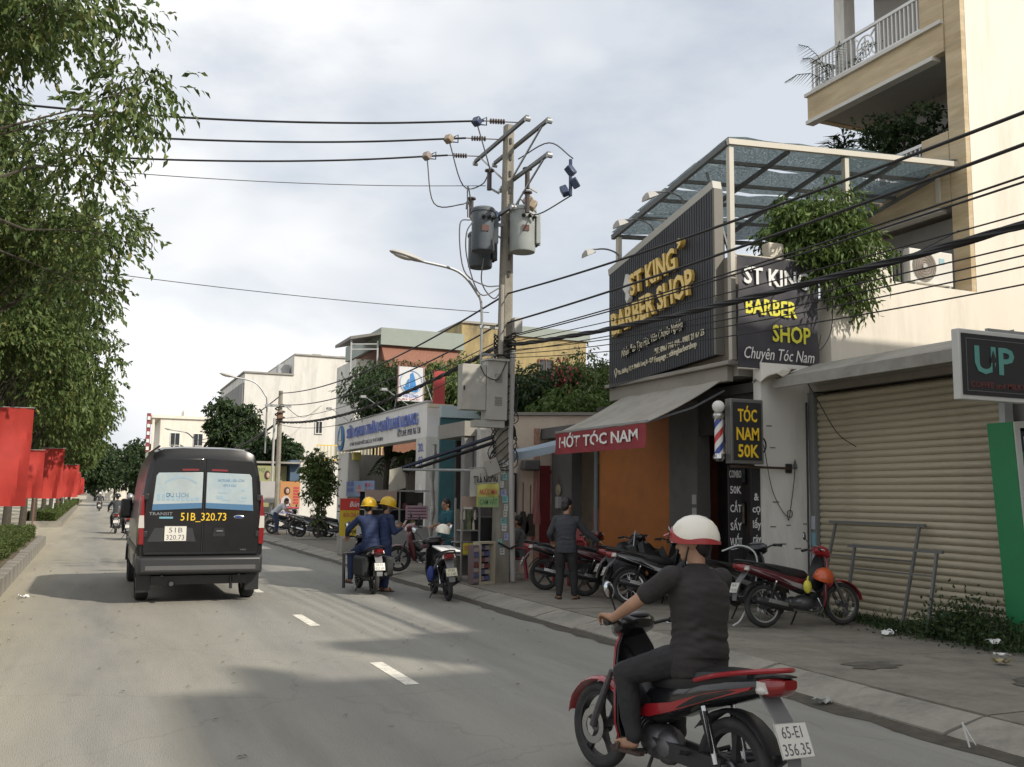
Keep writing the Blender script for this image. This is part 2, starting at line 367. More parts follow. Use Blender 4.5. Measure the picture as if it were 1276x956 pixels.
# ---------------------------------------------------------------- leaves
def leaf_mesh(name, P, D, N, L, Wd, m, par=None, w=False, bend=.25, kind='stuff'):
    P, D, N = (np.asarray(a, 'f') for a in (P, D, N)); n = len(P); L = np.broadcast_to(np.asarray(L, 'f').reshape(-1,1), (n,1)); Wd = np.broadcast_to(np.asarray(Wd, 'f').reshape(-1,1), (n,1))
    D = D/np.maximum(np.linalg.norm(D, axis=1, keepdims=True), 1e-6); S = np.cross(D, N); S /= np.maximum(np.linalg.norm(S, axis=1, keepdims=True), 1e-6); N = np.cross(S, D)
    b = P; mid = P+D*L*.42+N*L*bend*.12; tip = P+D*L-N*L*bend*.35; l = mid+S*Wd/2+N*Wd*.18; r = mid-S*Wd/2+N*Wd*.18
    V = np.stack([b, l, mid, r, tip], 1).reshape(-1, 3)
    q = np.array([0,2,1, 0,3,2, 1,2,4, 2,3,4]); I = (np.arange(n)[:,None]*5+q[None]).ravel()
    me = bpy.data.meshes.new(name); me.vertices.add(len(V)); me.vertices.foreach_set('co', V.ravel()); k = len(I)//3
    me.loops.add(len(I)); me.loops.foreach_set('vertex_index', I); me.polygons.add(k); me.polygons.foreach_set('loop_start', np.arange(k)*3)
    me.update(calc_edges=True); me.materials.append(m)
    return link(name, me, par, w, kind=kind)
def twig_leaves(rs, C, n_twig, rad, per, L, Wd, droop=.8, tw=.35):
    """leaves along drooping twigs scattered through the clumps C (centre, radius)"""
    ps, ds, ns = [], [], []; T = []
    for c, r in C:
        k = max(1, int(n_twig*(r/rad)**2)); u = rs.normal(size=(k,3)); u /= np.linalg.norm(u, axis=1, keepdims=True)
        o = c + u*r*(rs.random((k,1))**.45)*np.array([1,1,.75]); d = u*np.array([1,1,.5])+rs.normal(size=(k,3))*.5; d[:,2] -= droop*.8; d /= np.linalg.norm(d, axis=1, keepdims=True)
        for j in range(per):
            t = (j+.5)/per; p = o+d*tw*t; p[:,2] -= tw*.35*t*t*droop
            ld = d*.7+rs.normal(size=(k,3))*.45; ld[:,2] -= droop*(.5+.8*rs.random(k)); ps.append(p); ds.append(ld)
            nn = rs.normal(size=(k,3))*.6; nn[:,2] += .8; ns.append(nn)
        T.append((o, o+d*tw*.6-np.array([0,0,tw*.05])))
    return np.concatenate(ps), np.concatenate(ds), np.concatenate(ns), T
def tree(name, label, cat, loc, H, crown, rad, seed, leaf, dens, m, group=None, trunk_r=.12, z0=1.6, clumps=36, cr=.75, droop=.8, lean=(0,0), extra=(), twigs=False, per=7, tw=.32):
    """trunk, limbs and a crown of leaf clumps; crown = centre offset, rad = half axes"""
    rs = np.random.RandomState(seed); t = thing(name, label, cat, loc, 0, group); L, Wd = leaf
    c = np.array(crown, float); rad = np.array(rad, float); tb = MB()
    top = Vector((lean[0], lean[1], z0)); fork = [Vector((0,0,-.05)), Vector((lean[0]*.3+.04, lean[1]*.3, z0*.35)), Vector((lean[0]*.7-.03, lean[1]*.7, z0*.7)), top]
    tb.tube(spline(fork, 4), [trunk_r*(1.25-.5*i/12) for i in range(len(spline(fork, 4)))], 10)
    C = []
    for i in range(clumps):
        u = rs.normal(size=3); u /= np.linalg.norm(u); q = c+u*rad*(rs.random()**.4); C.append((q, cr*(.65+.6*rs.random())))
    for e in extra: C.append((np.array(e[:3], float), e[3]))
    for i, (q, r) in enumerate(C):
        if i % 2 == 0 or i >= clumps:
            q = Vector(q); mid = top.lerp(q, .5)+Vector((rs.normal()*.15, rs.normal()*.15, .25*rad[2]*.5))
            pts = spline([top-Vector((0,0,rs.random()*.5*min(1,z0*.3))), top.lerp(mid,.5)+Vector((0,0,.1)), mid, q], 3)
            tb.tube([q_+Vector((rs.normal()*.05, rs.normal()*.05, rs.normal()*.05)) if 0 < k < len(pts)-1 else q_ for k, q_ in enumerate(pts)], [max(.008, trunk_r*.42*(1-.93*(k/(len(pts)-1))**.7)) for k in range(len(pts))], 6)
    tb.build('trunk', BARK, t, kind='stuff' if False else None)
    P, D, N, T = twig_leaves(rs, C, dens, cr, per, L, Wd, droop, tw)
    s = .7+.6*rs.random(len(P))
    leaf_mesh('crown', P, D, N, L*s, Wd*s, m, t)
    if twigs:
        b = MB()
        for a, e in T:
            for x, y in zip(a[::3], e[::3]): b.tube([x, y], .006, 3, cap=False)
        b.build('twigs', BARK, t, kind='stuff')
    return t
# medians with kerb stones and clipped hedges
MEDK = []
for v in range(4):
    mb = MB(); mb.prism([(0,-.05),(0,.27+.01*v),(.03,.30),(.24,.30),(.24,-.05)], 0, .985, 'y'); me = mb.mesh('kerb_stone', 20); me.materials.append(KERBM); MEDK.append(me)
def median(y0, y1):
    md = struct('median', MB().box(-3.0, -1.6, y0+.2, y1-.2, -.05, .26), SOIL, smooth=0)
    for k in range(int(min(y1-y0, 60))):
        shared('kerb_stone', MEDK[k % 4], md, (-1.33-.24, y0+k, rnd.uniform(-.02,.0)), (0,0,rnd.uniform(-.01,.01))).scale = (1,1,1)
        o = shared('kerb_stone', MEDK[(k+1) % 4], md, (-3.0, y0+k, 0)); o.scale = (-1,1,1)
    for y in (y0-.12, y1+.12):
        md2 = shared('kerb_stone', MEDK[0], md, (-2.9, y+.12*(1 if y > y0 else -1), 0), (0,0,-math.pi/2)); md2.scale = (1, 1.45, 1)
    return md
median(4, 36); median(53.5, 175)
def hedge(y0, y1, n, label, L=.055, h=.66):
    t = thing('clipped_hedge', label, 'hedge', (-2.3, (y0+y1)/2, .26), 0, 'clipped hedges on the median'); rs = np.random.RandomState(int(y0)); hw = (y1-y0)/2
    MB().box(-.52, .52, -hw+.1, hw-.1, 0, h-.30).build('inner_branches', mat('hedge_inside', (.02,.025,.012), .9), t)
    f = rs.random((n,3)); side = rs.random(n); x = (f[:,0]*2-1)*.62; z = f[:,1]*(h-.26); y = (f[:,2]*2-1)*hw
    topm = side < .5; z[topm] = h-.26-rs.random(topm.sum())*.12; sm = (side >= .5) & (side < .9); x[sm] = np.where(rs.random(sm.sum()) < .75, 1, -1)*(.62-rs.random(sm.sum())*.15)
    em = side >= .9; y[em] = np.where(rs.random(em.sum()) < .8, -1, 1)*(hw-rs.random(em.sum())*.15)
    z += .035*np.sin(y*3.1)+.03*np.sin(y*7.3+x*4)+rs.normal(size=n)*.02; x += .04*np.sin(y*2.3)
    P = np.stack([x,y,z],1); D = rs.normal(size=(n,3))*.7; D[:,2] += .5; D[:,0] += x*.8; N = rs.normal(size=(n,3)); N[:,2] += .6
    leaf_mesh('foliage', P, D, N, L*(.7+.7*rs.random(n)), L*.5, HEDGE, t)
hedge(12, 35.6, 42000, 'long clipped green hedge in the near median, left edge of the photo')
hedge(54.2, 150, 42000, 'clipped green hedge in the second median, beyond the gap in the kerb', L=.10)
# row of roadside trees on the median
G = 'trees along the median'
tree('median_tree', 'tall leafy tree nearest the camera filling the upper left corner', 'tree', (-3.0, 11.5, .26), 9, (-.3, .8, 7.1), (2.6, 3.2, 2.3), 1, (.112, .048), 112, LEAF, G, .15, 3.9, 84, .60, .62, twigs=True,
     extra=[(3.0,-.4,5.7,.5),(3.3,.6,6.5,.5),(2.8,.6,7.3,.55),(3.0,2.4,5.0,.5),(2.7,3.0,4.4,.5),(2.4,-1.0,6.6,.5),(2.6,2.2,6.0,.6)])
tree('median_tree', 'second tree from the camera in the median row, behind the corner tree', 'tree', (-2.7, 19.5, .26), 9, (-.2, .3, 6.9), (2.6, 3.4, 2.2), 2, (.125, .053), 102, LEAF, G, .14, 3.6, 80, .66, .62, twigs=True,
     extra=[(2.5,-.5,5.6,.55),(2.9,.8,6.9,.55)])
tree('median_tree', 'third tree in the median row, crown hanging above the red banners', 'tree', (-2.7, 28, .26), 8, (-.1, 0, 6.6), (2.6, 3.4, 2.0), 3, (.15, .068), 78, LEAF, G, .13, 3.4, 70, .72, .6)
tree('median_tree', 'fourth tree in the median row, crown level with the van roof', 'tree', (-2.6, 36.5, .26), 8, (.2, 0, 6.4), (2.7, 3.4, 2.0), 4, (.165, .075), 66, LEAF, G, .12, 3.2, 60, .8, .6)
tree('median_tree', 'median tree whose slim dark trunk stands before the second banner', 'tree', (-2.65, 53.8, .26), 8, (.3, 0, 6.2), (2.9, 4.0, 2.0), 5, (.2, .085), 52, LEAF, G, .13, 3.0, 60, .9, .8)
for i, (y, s, lb) in enumerate(((45, 7, 'median tree at the end of the first hedge, trunk hidden by banner'), (63, 8, 'median tree behind the slim trunk, beyond the kerb gap'), (74, 9, 'smaller looking median tree above the third banner'), (88, 10, 'distant median tree above the run of far banners'), (106, 11, 'far median tree near where the road vanishes'), (130, 12, 'farthest median tree at the vanishing point of the road'))):
    tree('median_tree', lb, 'tree', (-2.6, y, .26), 8, (.2, 0, 6.1), (2.9, 4.6, 2.1), s, (.24+.02*i, .11+.01*i), 40, LEAF, G, .12, 3.0, 50, 1.0, .8)
for i, (x, y, s, lb) in enumerate(((-13.5, 40, 21, 'roadside tree on the far left pavement, nearer one'), (-13.5, 62, 22, 'roadside tree on the far left pavement behind the banners'), (-13.5, 90, 23, 'distant roadside tree on the far left pavement'))):
    tree('roadside_tree', lb, 'tree', (x, y, 0), 9, (0, 0, 5.5), (3.4, 5, 3.2), s, (.28, .12), 18, LEAF_D, 'trees on the far left pavement', .16, 2.4, 34, 1.2, .8)
# dark trees closing the end of the street
for i, (x, y, h, s, lb, r) in enumerate(((.5, 190, 9, 31, 'dark tree closing the end of the road, left one', 5), (7.5, 165, 10, 32, 'dark tree closing the end of the road, right one', 4.5), (4, 205, 11, 33, 'dark tree closing the end of the road, middle one', 5.5), (8.6, 112, 6.5, 34, 'dark roadside tree beyond the van roof', 2.2), (-5, 185, 10, 35, 'dark tree closing the end of the road beyond the median', 5),
        (8.0, 64, 8.6, 36, 'tall dark tree left of the plain white house', 1.35), (8.9, 58, 5.6, 37, 'low dark tree behind the far pole', 1.3), (10.6, 60, 5.4, 38, 'low dark tree right of the far pole, before the white house', 1.2))):
    far = y > 100
    tree('street_tree', lb, 'tree', (x, y, 0), h, (0, 0, h*(.56 if far else .68)), (r, r, h*(.42 if far else .27)), s, (.5, .26) if far else (.26, .13), 36, LEAF_D, 'dark street trees', .2, 2.2, 50, 1.5 if r > 3 else .62, .6)
# ================================================================ large structure
def T3(name, label, cat, x, y, z=.13, group=None): return thing(name, label, cat, (x, y, z), 0, group)
def bx(par, name, m, *b, bevel=0, kind=None):      # one part from one or more world boxes
    mb = MB()
    for q in b: mb.box(*q)
    return mb.build(name, m, par, True, bevel, kind=kind)
def window_on(par, F, x, y, z, w, h, fr=WHITEP, gl=None, bars=1, name='window'):
    """window on a wall facing -Y (F=FY, x,z centre) or -X (F=FX)"""
    M = at(x, y, z, F); gl = gl or GLASS; mb = MB(M); t = .06
    for a in ((-w/2,-w/2+t,-h/2,h/2), (w/2-t,w/2,-h/2,h/2), (-w/2+t,w/2-t,-h/2,-h/2+t), (-w/2+t,w/2-t,h/2-t,h/2)): mb.box(a[0],a[1],a[2],a[3],-.02,.05)
    for k in range(bars): c = -w/2+w*(k+1)/(bars+1); mb.box(c-.02,c+.02,-h/2+t,h/2-t,-.02,.03)
    f = mb.build(name, fr, par, True); MB(M).box(-w/2+t,w/2-t,-h/2+t,h/2-t,-.03,-.005).build('pane', gl, f, True); return f
GLASS = mat('window_glass', (.03,.036,.042), .08, vary=.1, spec=.8)
SHUT = mat('shutter_slat', (.44, .39, .285), .5, vary=.12, vscale=1.5, dirt=(.15,.125,.09), dscale=1.3, damt=.75, bump=.08, stretch=(1,.3,3))
ORANGE = mat('orange_render', (.42, .145, .032), .7, vary=.12, bump=.08, dirt=(.16,.07,.03), dscale=1, damt=.4)
DGREY = mat('dark_grey_render', (.135,.132,.126), .85, vary=.2, bump=.15, dirt=(.04,.04,.04), dscale=1.5, damt=.6)
LGREY = flat('light_grey_sheet', (.42,.41,.39), .6)
TEAL = mat('teal_wall', (.035,.115,.13), .7, vary=.15, dirt=(.03,.05,.05), damt=.5)
DRED = mat('dark_red_paint', (.17,.016,.02), .6, vary=.2)
CORR = mat('roof_sheet_grey', (.30,.29,.26), .6, vary=.15, dirt=(.13,.11,.09), damt=.6, bump=.05)
CLOTH = mat('awning_canvas', (.37,.35,.305), .9, vary=.12, vscale=2, bump=.15, bscale=8, dirt=(.2,.18,.14), dscale=1.4, damt=.6)

# ---- tall cream house with stone balconies
b = T3('balcony_house', 'tall cream house with sandstone balconies behind the barber shop', 'house', 20, 14)
MB().prism([(10.2,0),(27,0),(27,16.2),(14.04,16.2),(14.04,5.45),(12.1,5.45),(12.1,6.0),(10.75,6.0),(10.75,3.92),(10.2,3.92)], 12.0, 12.22, 'y').build('side_wall', CREAM, b, True)
bx(b, 'rear_body', CREAM, (15.5,27,12.23,15.6,0,16.2))
bx(b, 'lower_block', CREAM, (11.8,14.0,12.23,15.9,3.9,5.4))
bx(b, 'stone_column', STONE, (13.93,14.035,12.004,12.36,5.3,16.2), (14.04,14.2,12.225,12.36,5.4,16.2))
TRIM = flat('white_trim', (.62,.6,.55), .7)
for z0, z1, y1, par_top, rail in ((10.02,10.56,16.05,11.42,(12.92,15.98)), (7.12,7.8,16.05,8.5,(12.98,15.98)), (13.2,13.9,16.05,14.7,(12.95,15.98))):
    bx(b, 'balcony_band', STONE, (13.9,14.06,12.37,y1,z0,z1), (14.06,15.5,y1-.16,y1,z0,z1))
    bx(b, 'band_trim', TRIM, (13.84,14.08,12.375,y1+.04,z1,z1+.07), (13.86,14.07,12.6,y1+.03,z0-.08,z0))
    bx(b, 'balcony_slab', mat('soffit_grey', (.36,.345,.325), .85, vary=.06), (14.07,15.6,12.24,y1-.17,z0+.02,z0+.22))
    bx(b, 'stone_parapet', STONE, (13.92,14.05,12.37,rail[0],z1+.072,par_top))
    rl = MB(); rl.box(13.93,13.99,rail[0]+.005,rail[1],par_top-.09,par_top-.03); rl.box(13.94,13.98,rail[0]+.005,rail[1],z1+.12,z1+.16); rl.box(13.99,15.5,rail[1]-.05,rail[1],par_top-.09,par_top-.03)
    ra = rl.build('railing', WHITEP, b, True)
    bm_ = MB().box(-.014,.014,-.014,.014,0,par_top-.09-z1-.16); me = bm_.mesh('baluster', 0); me.materials.append(WHITEP)
    y = rail[0]+.08; orn = (14.0, 14.75) if z0 != 7.12 else (13.9, 14.6)
    while y < rail[1]:
        if not orn[0]-.05 < y < orn[1]+.05: shared('baluster', me, ra, (13.96, y, z1+.16), w=True)
        y += .105
    for k in range(10): shared('baluster', me, ra, (14.1+.14*k, rail[1]-.025, z1+.16), w=True)
    om = MB(); c = (orn[0]+orn[1])/2; zc = (par_top+z1)/2+.02; hh = (par_top-z1)/2-.12; hw = (orn[1]-orn[0])/2
    for y in orn: om.box(13.945,13.985,y-.02,y+.02,z1+.16,par_top-.09)
    rg = [(13.965, c+math.cos(a)*hh*.72, zc+math.sin(a)*hh*.72) for a in np.linspace(0, 2*math.pi, 17)]; om.tube(rg, .018, 6, cap=False)
    for a in range(4):
        t = math.pi/4+a*math.pi/2; om.bar((13.965, c+math.cos(t)*hh*.72, zc+math.sin(t)*hh*.72), (13.965, c+math.cos(t)*hh*1.25, zc+math.sin(t)*hh*1.2), .03)
        om.bar((13.965, c+math.cos(t)*.22*hw*1.5, zc+math.sin(t)*.22*hw*1.5), (13.965, c+math.cos(t+math.pi/2)*.22*hw*1.5, zc+math.sin(t+math.pi/2)*.22*hw*1.5), .025)
    om.bar((13.965,c,zc-hh*.6),(13.965,c,zc+hh*.6),.025); om.bar((13.965,c-hw*.6,zc),(13.965,c+hw*.6,zc),.025)
    om.build('ornament', WHITEP, ra, True)
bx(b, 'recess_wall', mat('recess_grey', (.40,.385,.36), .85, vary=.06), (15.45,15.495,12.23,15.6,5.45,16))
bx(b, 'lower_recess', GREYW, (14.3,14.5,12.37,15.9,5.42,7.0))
bx(b, 'corner_column', WHITEW, (14.3,14.6,15.3,15.6,10.65,13.15))
bx(b, 'vent_grille', BLACK, (15.40,15.445,12.55,12.75,8.9,9.3))
def potted(name, label, x, y, z, h, kind, seed, group=None):
    t = thing(name, label, 'plant', (x, y, z), 0, group); rs = np.random.RandomState(seed)
    MB().lathe([(.001,0),(.13,0),(.18,.30),(.16,.30),(.15,.26),(.001,.26)], 16).build('pot', mat('terracotta', (.22,.09,.05), .8), t)
    if kind == 'palm':
        for k in range(15):
            a = rs.random()*6.28; l = h*(.6+.4*rs.random()); up = .5+.5*rs.random(); sp = [Vector((math.cos(a)*l*.55*s, math.sin(a)*l*.55*s, .28+l*up*s*1.15-l*.75*s*s*(1.1-up*.5))) for s in (0,.25,.5,.75,1)]
            mb = MB(); mb.tube(sp, .008, 4)
            for i in range(1, 16):
                s = i/16*4; q = sp[int(s)].lerp(sp[min(int(s)+1,4)], s-int(s)); dr = Vector((math.cos(a),math.sin(a),0)); sd = Vector((-dr.y,dr.x,0)); ln = .3*math.sin(math.pi*(.15+.8*i/16))*h*.55
                for g in (1,-1):
                    e = q+sd*g*ln*.8+dr*ln*.5-Vector((0,0,ln*.45)); mb.add([q-dr*.012, q+dr*.012, e], [(0,1,2)])
            mb.build('frond', LEAF_D, t, smooth=0)
    elif kind == 'dracaena':
        P, D = [], []
        for s in range(4):
            bx_, by_ = rs.normal()*.15, rs.normal()*.2; hh = h*(.45+.5*rs.random())
            for k in range(60):
                a = rs.random()*6.28; u = rs.random(); P.append((bx_, by_, .3+hh*(.35+.65*u))); D.append((math.cos(a), math.sin(a), .9*u-.3))
        P = np.array(P); leaf_mesh('foliage', P, np.array(D), rs.normal(size=P.shape)*.3+np.array([0,0,1]), .42, .05, LEAF_D, t, bend=.8)
    else:
        C = [(np.array([rs.normal()*.3, rs.normal()*.42, .3+h*(.35+.4*rs.random())]), .34) for k in range(12)]
        P, D, N, T = twig_leaves(rs, C, 42, .34, 5, .1, .05, .2, .2); leaf_mesh('foliage', P, D, N, .11, .06, LEAF_D, t)
        MB().tube([(0,0,.2),(.03,.02,.4*h),(.0,.05,.7*h)], [.03,.025,.01]).build('stem', BARK, t)
    return t
potted('potted_palm', 'feathery potted palm behind the top balcony railing', 14.25, 15.55, 10.3, 2.2, 'palm', 4)
potted('potted_dracaena', 'dracaena with long strap leaves on the middle balcony', 14.2, 15.45, 7.75, 2.3, 'dracaena', 5)
potted('potted_shrub', 'round dark green shrub on the middle balcony beside the dracaena', 14.3, 13.75, 7.9, 1.45, 'bush', 6)
# air conditioner on the low roof
t = T3('air_conditioner', 'white outdoor air conditioner unit with round fan grille under the balconies', 'air conditioner', 13.2, 12.35, 5.45)
bx(t, 'casing', flat('ac_white', (.66,.645,.6), .5), (12.62,13.62,12.12,12.42,5.52,6.12), bevel=.015)
mb = MB(at(12.95, 12.118, 5.82, FY)); mb.lathe([(.001,.0),(.26,.0),(.265,.006),(.001,.006)], 28); fb = mb.build('fan_opening', flat('fan_brown', (.20,.165,.135), .6), t, True)
mb = MB(at(12.95, 12.112, 5.82, FY))
for r in (.08,.13,.18,.23,.26): mb.tube([(r*math.cos(a), r*math.sin(a), .012) for a in np.linspace(0,6.283,25)], .004, 4, cap=False)
mb.lathe([(.001,.0),(.055,.0),(.05,.02),(.001,.02)], 16); mb.build('fan_grille', LGREY, t, True)
bx(t, 'bracket', STEEL, (12.7,12.74,12.1,12.44,5.45,5.519), (13.5,13.54,12.1,12.44,5.45,5.519))
bx(t, 'label_plate', flat('ac_label', (.30,.48,.55), .5), (13.3,13.42,12.114,12.119,5.9,6.0))
t = T3('louvre_vent', 'dark barred vent in the wall left of the air conditioner', 'vent', 12.4, 12.3, 5.46)
for k in range(3): bx(t, 'bar', BLACK, (12.30+k*.09,12.335+k*.09,12.16,12.2,5.46,6.05))
bx(t, 'rail', BLACK, (12.28,12.54,12.165,12.195,6.052,6.09))

# ---- barber shop
b = T3('barber_shop', 'single storey barber shop with orange wall, dark open front and flat roof', 'shop', 9.6, 14)
bx(b, 'side_wall', WHITEW, (9.27,10.195,11.9,12.08,.1,3.88))
bx(b, 'roof_slab', CONC, (9.1,14.0,12.225,16.3,3.7,3.88))
bx(b, 'facade_ledge', CONC, (8.98,9.099,12.35,16.1,3.62,3.86), (8.9,9.16,12.2,16.15,3.865,3.93), bevel=.01)
bx(b, 'parapet', mat('raw_concrete', (.25,.22,.18), .9, vary=.25, bump=.3, dirt=(.09,.08,.07), damt=.7), (9.07,9.24,12.32,12.62,3.935,5.62), (9.07,9.2,12.625,16.1,3.935,5.2))
bx(b, 'orange_wall', ORANGE, (9.42,9.6,14.62,17.3,.1,3.6))
bx(b, 'concrete_column', DGREY, (9.36,9.62,13.75,14.615,.1,3.6))
bx(b, 'interior_wall', mat('barber_red_brown', (.26,.085,.045), .6, vary=.35, vscale=1.2), (11.4,11.5,12.1,14.6,.1,3.6), (9.63,11.39,14.5,14.6,.1,3.6), (9.63,11.39,12.09,12.16,.1,3.6))
bx(b, 'interior_floor', mat('tile_floor', (.25,.23,.2), .4), (9.3,11.4,12.1,14.5,.1,.17))
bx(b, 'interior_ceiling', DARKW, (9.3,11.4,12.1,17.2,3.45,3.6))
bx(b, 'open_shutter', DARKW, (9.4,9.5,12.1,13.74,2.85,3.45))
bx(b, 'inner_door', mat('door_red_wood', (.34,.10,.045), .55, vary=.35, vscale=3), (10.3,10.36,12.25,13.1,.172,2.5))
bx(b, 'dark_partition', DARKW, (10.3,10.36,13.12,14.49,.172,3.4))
for k, (y, z, w, h) in enumerate(((13.3,1.9,.3,.4), (13.75,2.2,.26,.3), (13.4,1.35,.26,.34), (13.8,1.55,.3,.4), (13.3,2.6,.34,.3), (12.6,2.0,.3,.4), (12.9,1.3,.24,.3))):
    f = MB(at(10.285, y, z, FX)).box(-w/2,w/2,-h/2,h/2,-.01,.02).build('picture_frame', BLACK if k % 2 else WOOD, b, True)
    MB(at(10.285, y, z, FX)).box(-w/2+.03,w/2-.03,-h/2+.03,h/2-.03,.0205,.024).build('picture', mat('picture%d' % (k % 3), ((.25,.2,.16),(.12,.14,.15),(.3,.28,.25))[k % 3], .3, vary=.6, vscale=9), f, True)
for z, h in ((1.78,.16), (1.56,.16)): MB(at(9.35, 13.82, z, FX)).box(-.06,.06,-h/2,h/2,.0,.012).build('notice', flat('notice_paper', (.4,.4,.37), .7), b, True)
# text board by the door: two columns of words
for x0, x1, y, lines in ((8.86,9.10,12.18,(('COMBO',2.12),('50K',1.88),('CẮT',1.6),('SẤY',1.33),('VUỐT',1.1),('TẠO',.72))), (9.105,9.268,11.95,(('&',1.78),('cọ',1.6),('lấy',1.37),('ráy',1.16),('tai',.97)))):
    p = bx(b, 'text_board', INK, (x0,x1,y,y+.03,.25,2.3))
    for s, z in lines: letters(s, WHITEL, p, at((x0+x1)/2, y-.004, z, FY), .115, min(x1-x0-.02, .058*len(s)+.03), bold=.015)
WGRAF = flat('wall_mark', (.18,.17,.16), .9)
for k, (x, z, w) in enumerate(((9.36,2.9,.1), (9.42,2.57,.1), (9.45,1.75,.12), (9.7,1.4,.08), (9.55,1.12,.14), (9.85,1.05,.12), (9.4,1.38,.1), (10.02,1.42,.07))):
    bx(b, 'wall_scuff', WGRAF, (x,x+w,11.893,11.9,z,z+.018))
MB().tube([(10.12,11.88,3.3),(10.11,11.88,1.9),(10.09,11.88,.2)], .014, 6).build('cable_conduit', BLACK, b, True)
t = T3('sign_bracket', 'rusty steel arm with curled wires sticking from the white side wall', 'bracket', 9.4, 11.85, 2.2)
MB().bar((8.5,11.62,2.27),(9.75,11.86,2.27),.035).build('arm', flat('rust', (.06,.035,.025), .8), t, True)
MB().tube(spline([(9.15,11.7,2.6),(9.4,11.84,1.95),(9.62,11.86,1.6),(9.76,11.86,1.53),(9.78,11.86,1.62),(9.7,11.86,1.62),(9.72,11.86,1.5),(9.82,11.86,2.0),(9.86,11.86,2.3)]), .006, 5).build('wire', CABLE, t, True)
MB().tube([(9.12+.11*math.cos(a), 11.75, 2.6+.13*math.sin(a)) for a in np.linspace(0,6.28,17)], .012, 5).build('wire_coil', CABLE, t, True)
MB().lathe([(.001,.14),(.05,0),(.001,-.02)], 4, Matrix.Translation((9.86,11.86,2.28))).build('arm_tip', BLACK, t, True)
bx(t, 'base_plate', BLACK, (9.7,9.8,11.86,11.895,2.2,2.34))
# neighbouring low grey building with a dark doorway
b = T3('grey_annex', 'low dark grey annex with a black doorway left of the orange wall', 'building', 9.7, 18.2)
bx(b, 'front_column', DGREY, (9.36,9.6,18.42,19.4,.1,3.05))
bx(b, 'roof_edge', DGREY, (9.1,14,16.31,19.45,3.06,3.3), bevel=.01)
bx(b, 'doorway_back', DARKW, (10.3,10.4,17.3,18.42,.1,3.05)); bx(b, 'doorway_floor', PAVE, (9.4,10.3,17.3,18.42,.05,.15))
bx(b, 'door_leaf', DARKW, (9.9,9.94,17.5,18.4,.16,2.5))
MB().tube([(9.38,17.36,.1),(9.38,17.36,3.05)], .045, 10).build('downpipe', flat('grey_blue_pipe', (.16,.19,.20), .6), b, True)
bx(b, 'meter_box', LGREY, (9.28,9.36,18.9,19.05,1.55,1.8)); bx(b, 'old_curtain', flat('curtain_red', (.35,.08,.08), .9), (9.55,9.58,17.45,17.8,1.0,1.55))
# sunlit wall behind with red door
b = T3('boundary_wall', 'sunlit pinkish cream wall behind the power pole with a red door', 'wall', 10, 19.6)
PINKW = mat('pinkish_render', (.72,.61,.50), .88, vary=.08, bump=.12, dirt=(.3,.25,.2), dscale=1.3, damt=.6, stretch=(1,1,.4))
MB().prism([(8.2,.1),(15,.1),(15,3.85),(8.2,3.55)], 19.5, 19.68, 'y').build('wall_face', PINKW, b, True)
MB().prism([(8.15,3.56),(15,3.86),(15,3.93),(8.15,3.63)], 19.44, 19.72, 'y').build('coping', CONC, b, True)
d = bx(b, 'red_door', DRED, (9.06,9.34,19.42,19.49,.13,2.48)); bx(d, 'door_rail', DRED, (9.05,9.35,19.40,19.419,1.2,1.28), (9.05,9.35,19.40,19.419,2.3,2.38))
bx(b, 'brick_pier', mat('pale_brick', (.40,.24,.18), .9, vary=.25, vscale=7, bump=.3), (8.96,9.055,19.38,19.498,.13,3.3))
bx(b, 'pipe', LGREY, (8.55,8.58,19.46,19.497,.2,2.9))
bx(b, 'pier_cap', DGREY, (8.6,9.0,19.2,19.43,2.36,2.6), bevel=.04)

# ---- shop with the roller shutter
b = T3('shutter_shop', 'low shop closed by a wide beige roller shutter', 'shop', 10.6, 10.2)
sh = bx(b, 'shutter_backing', mat('shutter_gap', (.09,.07,.04), .8), (10.26,10.3,8.45,11.76,.13,3.42))
prof = [(.0,0),(-.012,.008),(-.03,.03),(-.036,.05),(-.03,.072),(-.012,.092),(0,.098)]
mb = MB(); mb.prism(prof, -1.65, 1.65, 'y'); me = mb.mesh('shutter_slat', 50); me.materials.append(SHUT)
for k in range(33): shared('shutter_slat', me, sh, (10.255+rnd.uniform(-.005,.003), 10.105, .15+.0985*k), (rnd.uniform(-.0012,.0012),0,rnd.uniform(-.002,.002)), w=True)
bx(sh, 'bottom_bar', STEEL, (10.19,10.258,8.46,11.75,.13,.149))
bx(b, 'guide_rail', flat('rail_grey', (.24,.25,.25), .5, metal=.4), (10.16,10.3,11.765,11.895,.13,3.45)); bx(b, 'guide_rail', STEEL, (10.16,10.3,8.36,8.445,.13,3.45))
bx(b, 'lintel', CONC, (10.2,10.5,8.36,11.895,3.46,3.8)); bx(b, 'shop_body', GREYW, (10.51,14,8.36,11.895,.1,3.75))
for k, z in enumerate((.6,.85,1.1,1.35)): bx(b, 'sticker', flat('sticker%d' % (k % 2), ((.2,.38,.45),(.42,.44,.5))[k % 2], .6), (10.150,10.159,11.79,11.87,z,z+.2))
c = T3('metal_canopy', 'rusty sheet metal canopy above the beige roller shutter', 'canopy', 9.9, 10, 3.45)
MB().prism([(9.42,3.60),(10.19,3.86),(10.19,3.89),(9.42,3.63)], 8.2, 11.72, 'y').build('roof_sheet', CORR, c, True)
bx(c, 'front_beam', CORR, (9.38,9.44,8.2,11.75,3.47,3.60)); bx(c, 'rear_beam', CORR, (10.1,10.18,8.2,11.72,3.55,3.66))
for y in (8.3,9.4,10.5,11.6): MB().bar((9.45,y,3.56),(10.17,y,3.70),.05,.06).build('rafter', CORR, c, True)
